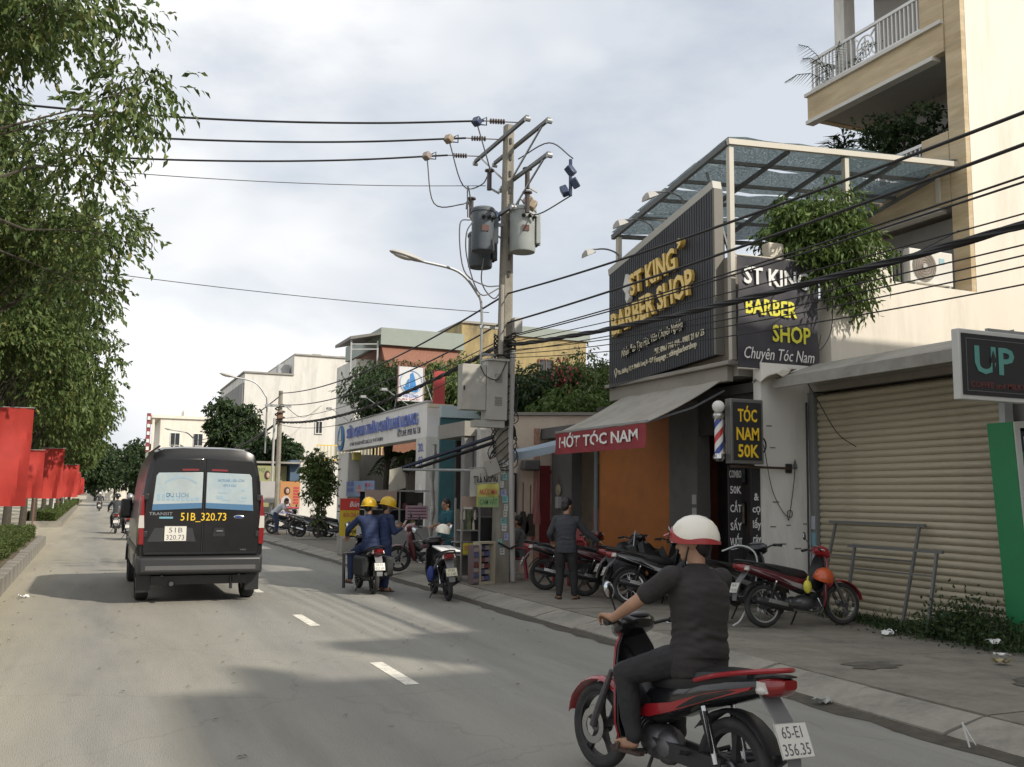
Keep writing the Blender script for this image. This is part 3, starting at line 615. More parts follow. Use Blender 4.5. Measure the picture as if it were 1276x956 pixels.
MB().sheet([[(9.2+.5*i/5+.03*rnd.random(), 11.55+.5*j/4+.05*rnd.random(), 3.55+.1*rnd.random()+.03*i) for j in range(5)] for i in range(6)], .012).build('torn_sheet', flat('torn_tarp', (.46,.42,.35), .9), c, True)

# ---- neighbours beside the camera, off the right edge: they shade the road
def row_house(name, label, x, y0, y1, h, m, floors, seed):
    t = T3(name, label, 'house', x, (y0+y1)/2, 0); bx(t, 'wall', m, (x,x+12,y0,y1,0,h)); bx(t, 'parapet', CONC, (x-.1,x+12,y0+.02,y1-.02,h+.002,h+.16))
    n = int((y1-y0)/2.2)
    for f in range(floors):
        for k in range(n):
            y = y0+(k+.5)*(y1-y0)/n; z = 1.4+f*3.1
            window_on(t, FX, x-.02, y, z if f else 1.35, 1.2, 1.5 if f else 2.3)
        if f: bx(t, 'balcony_slab', WHITEW, (x-.7,x-.001,y0+.3,y1-.3,f*3.1-.15,f*3.1)); bx(t, 'balcony_front', WHITEW, (x-.7,x-.62,y0+.3,y1-.3,f*3.1+.001,f*3.1+.7))
    return t
u = row_house('coffee_house', 'three storey coffee house past the right edge of the photo', 11.0, 3.2, 8.3, 7.9, WHITEW, 2, 1)
u2 = row_house('row_house', 'tall row house beside the coffee house, behind the camera on the right', 10.8, -4.6, 3.1, 8.9, CREAM, 2, 2)
bx(u2, 'shade_beam', CONC, (10.8,10.98,-4.6,-2.0,11.75,12.4)); bx(u2, 'stair_tower', CREAM, (10.8,13.5,-3.2,-2.4,9.07,11.74)); bx(u2, 'shade_hut', WHITEW, (11.0,14,.2,.8,9.07,11.0)); bx(u2, 'roof_post', CONC, (10.82,10.96,-4.5,-4.35,9.07,11.74))  # unseen roof parts, added to shape the sun and shade patches on the road
row_house('row_house', 'narrow row house second from the coffee house, behind the camera', 11.2, -11.5, -4.65, 13.6, GREYW, 4, 3)
row_house('row_house', 'last row house on the right behind the camera', 10.9, -21, -11.6, 11.6, YELW, 3, 4)

# ---- mesh covered roof frame over the barber shop
NET = mat('shade_net', (.16,.22,.25), .8, vary=.35, vscale=14, stretch=(1,.4,1))
def netmat():
    nt = NET.node_tree; n = nt.nodes; l = nt.links; tr = n.new('ShaderNodeBsdfTransparent'); mx = n.new('ShaderNodeMixShader'); tl = n.new('ShaderNodeBsdfTranslucent'); tl.inputs[0].default_value = (.22,.28,.30,1); m1 = n.new('ShaderNodeMixShader'); m1.inputs[0].default_value = .55
    tc = n.new('ShaderNodeTexCoord'); no = n.new('ShaderNodeTexNoise'); no.inputs['Scale'].default_value = 38; no.inputs['Detail'].default_value = 3; l.new(tc.outputs['Object'], no.inputs[0])
    mr = n.new('ShaderNodeMapRange'); mr.inputs[1].default_value = .42; mr.inputs[2].default_value = .62; mr.inputs[3].default_value = .12; mr.inputs[4].default_value = .45; l.new(no.outputs[0], mr.inputs[0])
    l.new(n['Principled BSDF'].outputs[0], m1.inputs[1]); l.new(tl.outputs[0], m1.inputs[2]); l.new(mr.outputs[0], mx.inputs[0]); l.new(m1.outputs[0], mx.inputs[1]); l.new(tr.outputs[0], mx.inputs[2]); l.new(mx.outputs[0], n['Material Output'].inputs[0])
netmat()
RF = flat('frame_paint', (.50,.47,.40), .5); RFD = flat('frame_dark', (.13,.14,.145), .6)
c = T3('net_canopy', 'steel roof frame covered with dark shade net on top of the barber shop', 'canopy', 11.5, 14, 3.88)
def zr(x, y): return 7.44+(x-9)*.075-(y-12.2)*.165
for x, y, z0 in ((9.02,12.25,3.94), (11.38,12.25,6.01), (9.05,15.85,5.25), (13.9,12.6,7.2), (11.4,15.8,5.4)): bx(c, 'post', RF, (x-.045,x+.045,y-.045,y+.045,z0,zr(x,y)-.06), bevel=.006)
def beam(a, b, w, m, n='beam'): MB().bar((*a, zr(*a)), (*b, zr(*b)), w, w*1.3).build(n, m, c, True)
beam((8.95,12.2), (14.0,12.2), .07, RF); beam((8.97,12.26), (9.0,16.0), .07, RFD); beam((9.05,15.95), (14.0,15.95), .06, RFD)
for x in (10.2,11.38,12.6,13.9): MB().bar((x,12.25,zr(x,12.25)-.03),(x,15.9,zr(x,15.9)-.03),.05,.07).build('rafter', RFD, c, True)
for y in (12.9,13.65,14.4,15.15): MB().bar((9.05,y,zr(9.05,y)+.03),(13.95,y,zr(13.95,y)+.03),.045,.06).build('purlin', RFD, c, True)
for k, (y0, y1) in enumerate(((12.2,13.1), (13.12,13.98), (14.05,15.0), (15.03,15.95))):
    P = [[(8.95+5.05*i/14, y0+(y1-y0)*j/3, zr(8.95+5.05*i/14, y0+(y1-y0)*j/3)+.075+.02*math.sin(i*1.9+k)+.012*math.sin(j*3+i)) for j in range(4)] for i in range(15)]
    MB().sheet(P, .006).build('net_sheet', NET, c, True)
MB().bar((9.1,13.0,7.2),(9.3,12.62,5.6),.035).build('brace', RFD, c, True)
MB().bar((9.3,12.3,5.65),(10.1,12.4,4.6),.03).build('brace', RFD, c, True)

# ---- the big ribbed sign, its raised letters and lamps
SLATM = mat('sign_slat', (.045,.048,.056), .5, vary=.15)
s = T3('barber_sign', 'large black ribbed sign with raised gold letters above the awning', 'sign', 8.98, 14.2, 3.9)
Y0, Y1 = 12.58, 15.96
def ztop(y): return 6.03+(15.96-y)/3.4*.74
def zbot(y): return 3.86+(15.96-y)/3.4*.20
MB().prism([(Y0,zbot(Y0)),(Y1,zbot(Y1)),(Y1,ztop(Y1)),(Y0,ztop(Y0))], 8.93, 9.06, 'x').build('backing', flat('sign_backing', (.022,.023,.027), .6), s, True)
n = 48
for k in range(n):
    ya = Y0+(Y1-Y0)*(k+.14)/n; yb = Y0+(Y1-Y0)*(k+.86)/n
    MB().prism([(ya,zbot(ya)-.01),(yb,zbot(yb)-.01),(yb,ztop(yb)),(ya,ztop(ya))], 8.895, 8.929, 'x').build('slat', SLATM, s, True, smooth=0)
MB().bar((8.98,Y0-.03,ztop(Y0)+.07),(8.98,Y1+.03,ztop(Y1)+.07),.17,.13).build('top_trim', flat('sign_trim', (.46,.45,.41), .6), s, True)
bx(s, 'side_trim', flat('sign_trim_dark', (.17,.16,.14), .6), (8.9,9.07,Y0-.06,Y0-.001,zbot(Y0),ztop(Y0)))
TL = R(7.0)
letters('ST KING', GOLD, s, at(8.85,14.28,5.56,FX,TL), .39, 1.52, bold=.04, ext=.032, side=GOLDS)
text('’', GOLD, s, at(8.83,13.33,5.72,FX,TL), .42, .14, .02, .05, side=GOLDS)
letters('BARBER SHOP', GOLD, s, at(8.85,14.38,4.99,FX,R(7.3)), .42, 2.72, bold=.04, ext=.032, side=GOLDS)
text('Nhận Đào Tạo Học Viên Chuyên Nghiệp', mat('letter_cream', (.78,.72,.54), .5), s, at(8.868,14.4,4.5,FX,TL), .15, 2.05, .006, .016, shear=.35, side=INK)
text('ĐT: 0967 716 444 - 0901 21 67 23', MATS['letter_cream'], s, at(8.885,13.56,4.35,FX,R(5)), .105, 1.5, .004, .006)
text('Fanpage : stkingbarbershop', MATS['letter_cream'], s, at(8.885,13.67,4.2,FX,R(5)), .105, 1.28, .004, .006)
text('Đ/c: đường 17, P. Phước Long B - Q.9', MATS['letter_cream'], s, at(8.885,14.98,4.12,FX,R(5)), .085, 1.25, .004, .006)
M = at(8.83,15.13,5.62,FX,R(4)); mb = MB(M); mb.prism([(-.13,.02),(0,.27),(.13,.0),(.05,-.1),(.09,-.2),(.0,-.28),(-.05,-.2),(-.03,-.1)], -.04, .04, 'z'); mb.build('comb_emblem', WHITEL, s, True)
mb = MB(at(8.885,15.68,4.1,FX)); mb.tube([(.045*math.cos(a), .05+.045*math.sin(a), 0) for a in np.linspace(-.6,3.74,12)]+[(0,-.07,0)]+[(.045*math.cos(-.6),.05+.045*math.sin(-.6),0)], .009, 4); mb.build('pin_emblem', MATS['letter_cream'], s, True)
for k, (y, lb) in enumerate(((15.75,'leftmost of the three spotlights on arms over the ribbed sign'), (14.55,'middle spotlight of the three over the ribbed sign'), (13.55,'rightmost spotlight over the ribbed sign, highest of three'))):
    z = ztop(y); t = T3('sign_spotlight', lb, 'spotlight', 9.0, y, z+.13, 'spotlights over the ribbed sign')
    MB().tube(spline([(9.02,y,z-.1),(9.0,y,z+.3),(8.75,y+.02,z+.42),(8.42,y+.03,z+.38)],4), .016, 6).build('arm', RFD, t, True)
    mb = MB(Matrix.Translation((8.34,y+.03,z+.31)) @ Matrix.Rotation(R(-25),4,'Y')); mb.loft([[(a*w,b*d,h) for a,b in ((-1,-1),(1,-1),(1,1),(-1,1))] for w,d,h in ((.10,.13,-.05),(.07,.1,.02),(.03,.04,.06))]); mb.build('lamp_head', LGREY, t, True)
    MB(Matrix.Translation((8.34,y+.03,z+.31)) @ Matrix.Rotation(R(-25),4,'Y')).box(-.09,.09,-.12,.12,-.056,-.051).build('lens', CLEARL, t, True)

# ---- hanging banner, lit box sign, barber pole
s = T3('barber_banner', 'dark cloth banner with yellow words beside the big ribbed sign', 'banner', 9.85, 12.15, 3.76)
BAN = mat('banner_print', (.040,.038,.048), .6, vary=.15)
P = [[(9.06+1.55*i/16, 11.93+.018*math.sin(i*1.1+j*.5)+.012*math.sin(j*1.7), 3.78+1.74*j/14+.02*i/16) for j in range(15)] for i in range(17)]
MB().sheet(P, .006).build('cloth', BAN, s, True)
letters('ST KING', WHITEL, s, at(9.16,11.9,5.10,FY), .27, 1.25, bold=.03, align='LEFT'); letters('BARBER', flat('banner_yellow', (.66,.62,.05), .6), s, at(9.17,11.9,4.63,FY), .25, .98, bold=.03, align='LEFT')
letters('SHOP', MATS['banner_yellow'], s, at(9.68,11.9,4.23,FY), .26, .74, bold=.03, align='LEFT'); text('Chuyên Tóc Nam', WHITEL, s, at(9.12,11.9,3.93,FY), .19, 1.34, .0, align='LEFT', shear=.3)
MB().tube([(9.04,11.93,3.77),(10.63,11.93,3.79)], .014, 6).build('bottom_rod', RF, s, True); MB().tube([(9.04,11.93,5.53),(10.63,11.93,5.56)], .014, 6).build('top_rod', RF, s, True)
MB().tube(spline([(10.5,11.9,3.86),(10.58,11.9,3.9),(10.6,11.9,3.84),(10.55,11.9,3.82)]), .006, 4).build('flourish', WHITEL, s, True)
s.location.x -= .17
s = T3('floodlight_box', 'cream floodlight box above the dark cloth banner, half hidden by leaves', 'floodlight', 9.75, 12.3, 5.55)
bx(s, 'casing', flat('cream_plastic', (.55,.5,.4), .5), (9.6,9.9,12.05,12.25,5.58,5.85), bevel=.03); bx(s, 'foot', RF, (9.72,9.78,12.1,12.16,5.5,5.579))
s = T3('haircut_price_sign', 'black box sign reading TÓC NAM 50K in yellow', 'sign', 8.75, 11.65, 2.35)
bx(s, 'box', flat('sign_box_metal', (.19,.19,.18), .4, metal=.5), (8.49,9.07,11.6,11.74,2.31,3.26), bevel=.008)
p = bx(s, 'panel', INK, (8.53,9.03,11.592,11.599,2.36,3.21))
for w, z, wd in (('TÓC',2.93,.34), ('NAM',2.66,.40), ('50K',2.41,.37)): letters(w, YEL, p, at(8.78,11.588,z,FY), .185, wd, bold=.03)
s = T3('barber_pole', 'striped red white and blue barber pole with white globe', 'barber pole', 8.35, 11.75, 2.35)
M = Matrix.Translation((8.36,11.72,2.33))
def stripes():
    m = bpy.data.materials.new('pole_stripes'); m.use_nodes = True; nt = m.node_tree; n = nt.nodes; l = nt.links
    tc = n.new('ShaderNodeTexCoord'); sp = n.new('ShaderNodeSeparateXYZ'); l.new(tc.outputs['Object'], sp.inputs[0]); at_ = n.new('ShaderNodeMath'); at_.operation = 'ARCTAN2'
    sx = n.new('ShaderNodeMath'); sx.operation = 'SUBTRACT'; sx.inputs[1].default_value = 8.36; sy = n.new('ShaderNodeMath'); sy.operation = 'SUBTRACT'; sy.inputs[1].default_value = 11.72
    l.new(sp.outputs[0], sx.inputs[0]); l.new(sp.outputs[1], sy.inputs[0]); l.new(sy.outputs[0], at_.inputs[0]); l.new(sx.outputs[0], at_.inputs[1])
    ma = n.new('ShaderNodeMath'); ma.operation = 'MULTIPLY_ADD'; ma.inputs[1].default_value = -14.5; l.new(sp.outputs[2], ma.inputs[0]); l.new(at_.outputs[0], ma.inputs[2])
    dv = n.new('ShaderNodeMath'); dv.operation = 'DIVIDE'; dv.inputs[1].default_value = 2*math.pi; l.new(ma.outputs[0], dv.inputs[0]); fr = n.new('ShaderNodeMath'); fr.operation = 'FRACT'; l.new(dv.outputs[0], fr.inputs[0])
    r = n.new('ShaderNodeValToRGB'); r.color_ramp.interpolation = 'CONSTANT'; e = r.color_ramp.elements; e[0].color = (.7,.7,.68,1); e[1].position = .25; e[1].color = (.5,.03,.03,1)
    for p_, c_ in ((.5,(.7,.7,.68,1)), (.75,(.03,.06,.28,1))): q = e.new(p_); q.color = c_
    l.new(fr.outputs[0], r.inputs[0]); l.new(r.outputs[0], n['Principled BSDF'].inputs['Base Color']); n['Principled BSDF'].inputs['Roughness'].default_value = .2; return m
MB(M).lathe([(.062,.12),(.062,.62)], 24).build('striped_cylinder', stripes(), s, True)
MB(M).lathe([(.001,.0),(.05,.01),(.085,.05),(.085,.08),(.07,.12),(.001,.12)], 24).build('base_cap', CHROME, s, True); MB(M).lathe([(.001,.62),(.07,.62),(.088,.66),(.085,.70),(.05,.73),(.001,.73)], 24).build('top_cap', CHROME, s, True)
MB(M).ell((0,0,.81),.092,20).build('globe', flat('globe_white', (.72,.70,.66), .25), s, True); bx(s, 'wall_bracket', CHROME, (8.45,8.488,11.68,11.74,2.45,3.0))

# ---- awning over the shop front
a = T3('shop_awning', 'grey canvas awning with red valance over the barber shop front', 'awning', 8.4, 14, 2.6)
P = [[(9.17-1.55*i/8, 12.52+3.1*j/16, 3.76-.83*i/8-.045*math.sin(math.pi*i/8)+.008*math.sin(j*1.4)) for j in range(17)] for i in range(9)]
MB().sheet(P, .012).build('canvas', CLOTH, a, True)
VAL = mat('valance_red', (.24,.028,.035), .8, vary=.15, vscale=3, bump=.1, bscale=10, dirt=(.12,.03,.03), damt=.5)
P = [[(7.61+.018*math.sin(j*1.3+i*.6)-.004*i, 12.52+3.1*j/24, 2.92-.37*i/5) for j in range(25)] for i in range(6)]
v = MB().sheet(P, .008).build('valance', VAL, a, True)
letters('HỚT TÓC NAM', WHITEL, v, at(7.585,14.07,2.665,FX), .185, 2.7, bold=.03)
MB().bar((7.63,12.5,2.95),(7.63,15.64,2.95),.035).build('front_bar', STEEL, a, True)
for y in (12.6,15.55): MB().bar((7.64,y,2.93),(8.5,y,3.2),.03).build('arm', RFD, a, True); MB().bar((8.5,y,3.2),(9.1,y,3.5),.03).build('arm', RFD, a, True)
MB().tube([(9.15,12.45,3.82),(9.15,15.7,3.82)], .06, 10).build('roller', LGREY, a, True)
# bluish awning strip between the pole and the annex
a = T3('blue_awning', 'narrow blue grey awning strip slung beside the power pole', 'awning', 8.3, 17.5, 2.6)
MB().sheet([[(7.5+1.45*i/6, 18.1-1.0*i/6+.5*j, 2.62+.36*i/6-.05*math.sin(math.pi*i/6)+.06*j) for j in (0,1)] for i in range(7)], .012).build('canvas', flat('awning_blue', (.22,.28,.34), .7), a, True)
MB().sheet([[(7.5+1.45*i/6, 18.09-1.0*i/6, 2.62+.36*i/6-.05*math.sin(math.pi*i/6)-.14*j) for j in (0,1)] for i in range(7)], .01).build('valance', flat('awning_blue_edge', (.30,.37,.43), .7), a, True)

# ---- coffee sign box and green stand at the right edge
s = T3('coffee_sign', 'black box sign reading UP COFFEE and MILKTEA at the right edge', 'sign', 9.3, 7.55, 2.9)
bx(s, 'casing', flat('sign_white_edge', (.55,.55,.53), .5), (8.47,10.6,7.5,7.60,2.89,3.66), bevel=.01)
p = bx(s, 'panel', INK, (8.5,10.55,7.49,7.499,2.94,3.61))
ln = MB()
for q in ((8.56,10.5,3.555,3.561), (8.56,10.5,2.985,2.991), (8.56,8.566,2.992,3.554)): ln.box(q[0],q[1],7.486,7.4895,q[2],q[3])
ln.build('inner_line', flat('line_grey', (.16,.16,.16), .5), p, True)
UPC = flat('up_teal', (.10,.30,.27), .5)
letters('UP', UPC, p, at(8.66,7.485,3.19,FY), .30, .60, bold=.03, align='LEFT'); text('COFFEE and MILKTEA', flat('up_red', (.16,.045,.04), .6), p, at(8.6,7.485,3.03,FY), .062, .95, .004, align='LEFT')
MB(at(8.955,7.48,3.33,FY)).prism([(-.05,-.02),(-.015,-.02),(-.015,-.12),(.015,-.12),(.015,-.02),(.05,-.02),(0,.11)], -.002, .004, 'z').build('arrow_emblem', INK, p, True)
bx(s, 'bracket', STEEL, (8.95,11.0,7.53,7.57,3.665,3.70))
s = thing('price_board', 'tall green and white menu stand leaning at the right edge', 'stand', (10.12, 8.32, .13), 0, rot=(0, R(-4.5), 0))
GRN = flat('stand_green', (.022,.20,.075), .5)
def lb(n, m, *q, par=None): mb = MB(); [mb.box(*z) for z in q]; return mb.build(n, m, par or s, bevel=0)
lb('side_panel', GRN, (0,.015,-.25,.10,.06,2.62)); SW = flat('stand_white', (.55,.55,.52), .5)
for q in ((.016,.10,-.27,.1,.04,2.62), (1.1,1.18,-.27,.1,.04,2.62), (.10,1.1,-.27,.1,2.54,2.62), (.10,1.1,-.27,.1,.04,.12), (.1,1.1,-.265,.09,1.84,1.88), (.1,1.1,-.265,.09,1.2,1.24), (.1,1.1,-.265,.09,.6,.64)): lb('frame_bar', SW, q)
for z, m in ((2.1,0), (1.56,1), (.92,0), (.36,1)): lb('board', flat('board_pale', (.42,.40,.37), .6) if m else GRN, (.1,1.1,-.24,.08,z-.27,z+.27))
pl = lb('name_plate', flat('plate_navy', (.02,.025,.045), .5), (.12,.7,-.256,-.241,2.26,2.5))
for w, z, h in (('KHU PHỐ',2.42,.05), ('PHÚC LỘC',2.35,.07), ('TRÀ SỮA',2.29,.035)): text(w, WHITEL, pl, at(.15,-.26,z-.03,FY), h, .42, 0, align='LEFT', world=False)
# ================================================================ poles, transformers, cables
def pole_thing():
    p = T3('utility_pole', 'tall grey concrete power pole carrying transformers and crossarms', 'power pole', 7.44, 17.7, .13)
    PC = mat('pole_concrete', (.26,.24,.20), .9, vary=.2, bump=.3, bscale=30, dirt=(.12,.11,.09), dscale=2, damt=.6)
    mb = MB(); mb.loft([[(7.44+.006*z+a*w, 17.7+b*w*1.1, z) for a,b in ((-1,-.6),(-.6,-1),(.6,-1),(1,-.6),(1,.6),(.6,1),(-.6,1),(-1,.6))] for z, w in ((.05,.165),(3,.145),(6,.12),(9.42,.095))]); mb.build('shaft', PC, p, True)
    hs = MB()
    for k in range(9): z = 6.2+k*.35; hs.box(7.42+.006*z,7.46+.006*z,17.7-.165+.004*k,17.7-.14+.004*k,z,z+.12)
    hs.build('climbing_slots', flat('slot_dark', (.08,.075,.07), .9), p, True, kind='stuff')
    ARM = mat('arm_steel', (.17,.175,.18), .55, metal=.4)
    for x, y0, y1, z, m in ((7.36,16.45,19.25,9.14,RFD), (7.66,16.1,18.85,9.02,ARM), (7.6,15.95,18.3,8.28,ARM), (7.36,17.1,19.0,7.55,ARM)):
        MB().box(x-.03,x+.03,y0,y1,z-.035,z+.035).build('cross_arm', m, p, True)
        bk = MB()
        for y in (y0, y1): bk.tube([(x-.05,y,z-.05),(x+.05,y,z-.05)], .05, 8)
        bk.build('end_eye', STEEL, p, True, kind='stuff')
    for a, c in (((7.36,18.9,9.1),(7.42,17.8,8.3)), ((7.66,16.4,9.0),(7.5,17.6,8.2)), ((7.6,16.2,8.25),(7.5,17.6,7.5)), ((7.36,18.7,7.55),(7.44,17.75,7.0))): MB().bar(a, c, .03).build('brace', STEEL, p, True)
    for k, y in enumerate((16.75,17.75,18.85)):      # strain insulators towards the wires over the road
        M = Matrix.Translation((7.3,y,9.12)) @ Matrix.Rotation(R(-97),4,'Y'); mb = MB(M); pr_ = [(.012,0),(.012,.3)]
        for q in range(6): pr_ += [(.012,.3+q*.055),(.055,.312+q*.055),(.055,.325+q*.055),(.012,.338+q*.055)]
        mb.lathe(pr_+[(.012,.64),(.012,.75)], 10); mb.build('insulator', flat('insulator_brown', (.10,.075,.07), .3), p, True)
    for k, (x, y, z) in enumerate(((7.15,18.9,7.95),(7.2,18.0,8.3),(7.75,17.3,8.2),(7.1,18.3,7.35),(7.62,17.0,7.6))):   # fuse cutouts
        mb = MB(); mb.tube([(x,y,z+.2),(x,y,z-.2)], .05, 10); mb.tube([(x,y,z+.2),(x,y,z+.23)], .10, 10); mb.build('fuse_cutout', flat('cutout_brown', (.07,.055,.055), .4), p, True)
        MB().bar((x,y,z-.15),(x+.22,y-.02,z-.25),.035).build('cutout_hinge', STEEL, p, True)
    DB = flat('cover_blue', (.04,.06,.115), .4); TN = flat('cover_tan', (.30,.24,.17), .5)
    for x, y, z, m in ((8.05,15.95,8.0,DB), (8.12,15.9,7.75,DB), (7.95,16.0,7.6,DB), (7.72,17.2,7.72,TN), (7.78,17.1,7.6,TN), (7.05,18.4,7.62,TN), (7.7,17.25,7.3,DB), (7.2,17.6,7.42,DB)):
        mb = MB(Matrix.Translation((x,y,z)) @ Euler((.5,.4,.3+x*9)).to_matrix().to_4x4()); mb.box(-.07,.07,-.07,.07,-.1,.1); mb.build('insulating_cover', m, p, True, bevel=.02)
    MB().tube([(8.05,15.95,8.22),(8.05,15.95,7.5)], .035, 8).build('surge_arrester', DB, p, True)
    MB().tube([(7.56,17.5,4.7),(7.53,17.5,3.0),(7.62,17.5,.15)], .055, 10).build('conduit', LGREY, p, True)
    MB().tube([(7.3,17.48,6.0),(7.3,17.5,4.6)], .05, 10).build('conduit', CONC, p, True)
    rs = random.Random(3); cols = [(.60,.61,.57),(.25,.55,.50),(.38,.42,.65),(.62,.62,.58),(.22,.45,.42),(.55,.53,.46)]
    for k in range(13):                              # torn paper notices pasted round the pole
        z = .75+.14*k+rs.uniform(-.03,.03); w = rs.uniform(.07,.12); x = 7.34+rs.random()*.13+.006*z
        pp = MB(at(x, 17.511+.0073*z, z, FY, rs.uniform(-.06,.06))).box(-w/2,w/2,-.07,.06,0,.006).build('pasted_notice', flat('notice%d' % (k % 6), cols[k % 6], .8), p, True)
        mb = MB(at(x, 17.511+.0073*z, z, FY))
        for q in range(3): mb.box(-w/2+.012,w/2-.02-.02*(q % 2),.03-.03*q,.042-.03*q,.0065,.009)
        mb.build('print', mat('notice_print', (.06,.08,.16), .8), pp, True, kind='stuff')
    mb = MB()
    for k in range(26):                              # bands and coils of cable tied to the pole
        z = 2.55+.06*k+rs.uniform(-.05,.05); r0 = .19+.1*rs.random(); sq = rs.uniform(.7,1.3)
        mb.tube([(7.42+.02*rs.random()+r0*1.1*math.cos(a), 17.66+.13*math.sin(a)-.05, z+sq*r0*.9*math.sin(a+.4*k)) for a in np.linspace(0,6.283,22)], .011, 5, cap=False)
    for k in range(10):
        z = 4.55+.05*k; mb.tube([(7.47+.22*math.cos(a), 17.7+.2*math.sin(a), z+.05*math.sin(2*a+k)) for a in np.linspace(0,6.283,18)], .016, 5, cap=False)
    mb.build('cable_coils', CABLE, p, True, kind='stuff')
    MB().tube([(7.28,17.45,.9),(7.5,17.4,.78),(7.72,17.5,.86)], .022, 8).build('binding_strap', BLACK, p, True)
    bx(p, 'junction_box', LGREY, (7.55,7.72,17.4,17.6,5.05,5.35))
    # jumpers drooping from the lines to the cutouts and tanks
    for pts in (((6.43,16.78,8.98),(6.75,16.9,8.2),(7.2,18.0,8.5)), ((6.22,17.8,8.96),(6.6,17.95,8.1),(7.15,18.3,8.3),(7.2,18.0,8.5)), ((6.12,18.9,8.94),(6.3,18.9,7.95),(6.9,18.9,8.0),(7.15,18.9,8.15)), ((7.5,17.2,8.55),(7.9,16.6,8.75),(8.1,15.95,8.25)),
                ((8.05,15.95,7.5),(7.8,16.8,7.35),(7.7,17.3,7.5)), ((7.05,18.3,7.3),(6.7,17.9,7.75),(6.55,17.6,7.5)), ((7.1,18.3,7.2),(7.0,17.9,7.3),(6.95,17.6,7.55)), ((6.6,17.45,7.25),(6.35,17.4,7.1),(6.45,17.4,6.2),(6.9,17.45,5.95),(7.25,17.5,5.98)),
                ((6.62,17.4,7.2),(6.45,17.3,6.9),(6.5,17.35,6.4),(6.8,17.4,5.75),(7.28,17.5,5.95)), ((6.9,17.5,6.5),(6.85,17.45,6.0),(7.1,17.45,5.7),(7.3,17.5,5.9)), ((6.55,17.5,7.3),(6.5,17.4,7.9),(6.62,17.5,7.6)), ((7.55,17.35,7.5),(7.6,17.3,7.75),(7.75,17.2,7.55))):
        MB().tube(spline(pts, 6), .014, 5).build('jumper_cable', CABLEG, p, True)
    return p
pole_thing()
def transformer(label, x, y, z, r, h, col, fins):
    t = T3('transformer', label, 'transformer', x, y, z, 'transformers on the power pole'); m = mat('tank_'+col, {'blue':(.085,.105,.125),'pale':(.34,.37,.36),'dark':(.07,.085,.10)}[col], .5, vary=.1, dirt=(.2,.14,.09), dscale=2.5, damt=.25)
    MB(Matrix.Translation((x,y,z))).lathe([(.001,0),(r*.93,0),(r*.97,.03),(r*.97,h-.05),(r*1.04,h-.05),(r*1.04,h),(r*.9,h+.04),(.001,h+.05)], 28).build('tank', m, t, True)
    if fins:
        for k in range(7):
            a = R(-75+fins*1.0+k*13); mb = MB(Matrix.Translation((x,y,z)) @ Matrix.Rotation(a,4,'Z')); mb.box(r*.9,r*1.3,-.008,.008,.18,h-.16); mb.build('cooling_fin', m, t, True)
    else:
        for s in (-1,1): mb = MB(Matrix.Translation((x,y,z)) @ Matrix.Rotation(R(90-s*78),4,'Z')); mb.box(s*r*.9,s*r*1.25,-.17,.17,.16,h-.12); mb.build('radiator', m, t, True, bevel=.015)
    for k in range(3):
        a = R(-110+k*25); M = Matrix.Translation((x+r*.98*math.cos(a), y+r*.98*math.sin(a), z+h-.2)) @ Matrix.Rotation(a,4,'Z') @ Matrix.Rotation(R(80),4,'Y')
        MB(M).lathe([(.03,0),(.035,.03),(.045,.04),(.03,.06),(.018,.1)], 10, cap=True).build('bushing', BLACK, t, True)
    pl = R(-100); MB(Matrix.Translation((x+r*.975*math.cos(pl), y+r*.975*math.sin(pl), z+h*.5)) @ Matrix.Rotation(pl,4,'Z')).box(0,.012,-.07,.07,-.06,.06).build('rating_plate', flat('plate_brown', (.11,.05,.04), .5), t, True)
    bx(t, 'hanger', STEEL, (min(x,7.5),max(x,7.5),y+r*.3,y+r*.3+.06,z+h*.7,z+h*.7+.06)); return t
transformer('dark blue grey finned transformer hanging on the pole left side', 6.9, 17.55, 6.66, .24, .84, 'blue', 45)
transformer('pale grey transformer on the pole right side with a side radiator', 7.68, 17.35, 6.68, .27, .88, 'pale', 0)
transformer('third transformer half hidden low behind the finned one', 7.12, 18.25, 6.5, .26, .7, 'dark', 0)
t = T3('control_cabinet', 'large light grey control cabinet mounted on the power pole', 'cabinet', 6.9, 17.5, 3.28)
CAB = mat('cabinet_grey', (.40,.395,.36), .55, vary=.06, dirt=(.25,.2,.15), dscale=2, damt=.3)
bx(t, 'casing', CAB, (6.905,7.34,17.22,17.52,3.26,4.42), bevel=.012); bx(t, 'door_box', CAB, (6.40,6.90,17.25,17.5,3.44,4.33), bevel=.012)
bx(t, 'base', CAB, (6.68,7.3,17.26,17.5,3.12,3.255)); bx(t, 'rain_hood', CAB, (6.89,7.36,17.18,17.53,4.421,4.46))
for z in (3.55,4.0):
    for k in range(6): bx(t, 'louvre', flat('louvre_grey', (.26,.255,.23), .6), (7.07,7.22,17.205,17.219,z+k*.03,z+k*.03+.014))
bx(t, 'latch', BLACK, (6.43,6.455,17.225,17.249,3.82,3.9)); bx(t, 'bracket', STEEL, (7.0,7.45,17.53,17.58,3.4,3.46), (7.0,7.45,17.53,17.58,4.1,4.16))
MB().tube(spline([(6.75,17.2,4.3),(6.85,17.15,4.1),(7.1,17.15,4.05),(7.3,17.2,4.4)],5), .012, 5).build('loop_cable', CABLE, t, True)
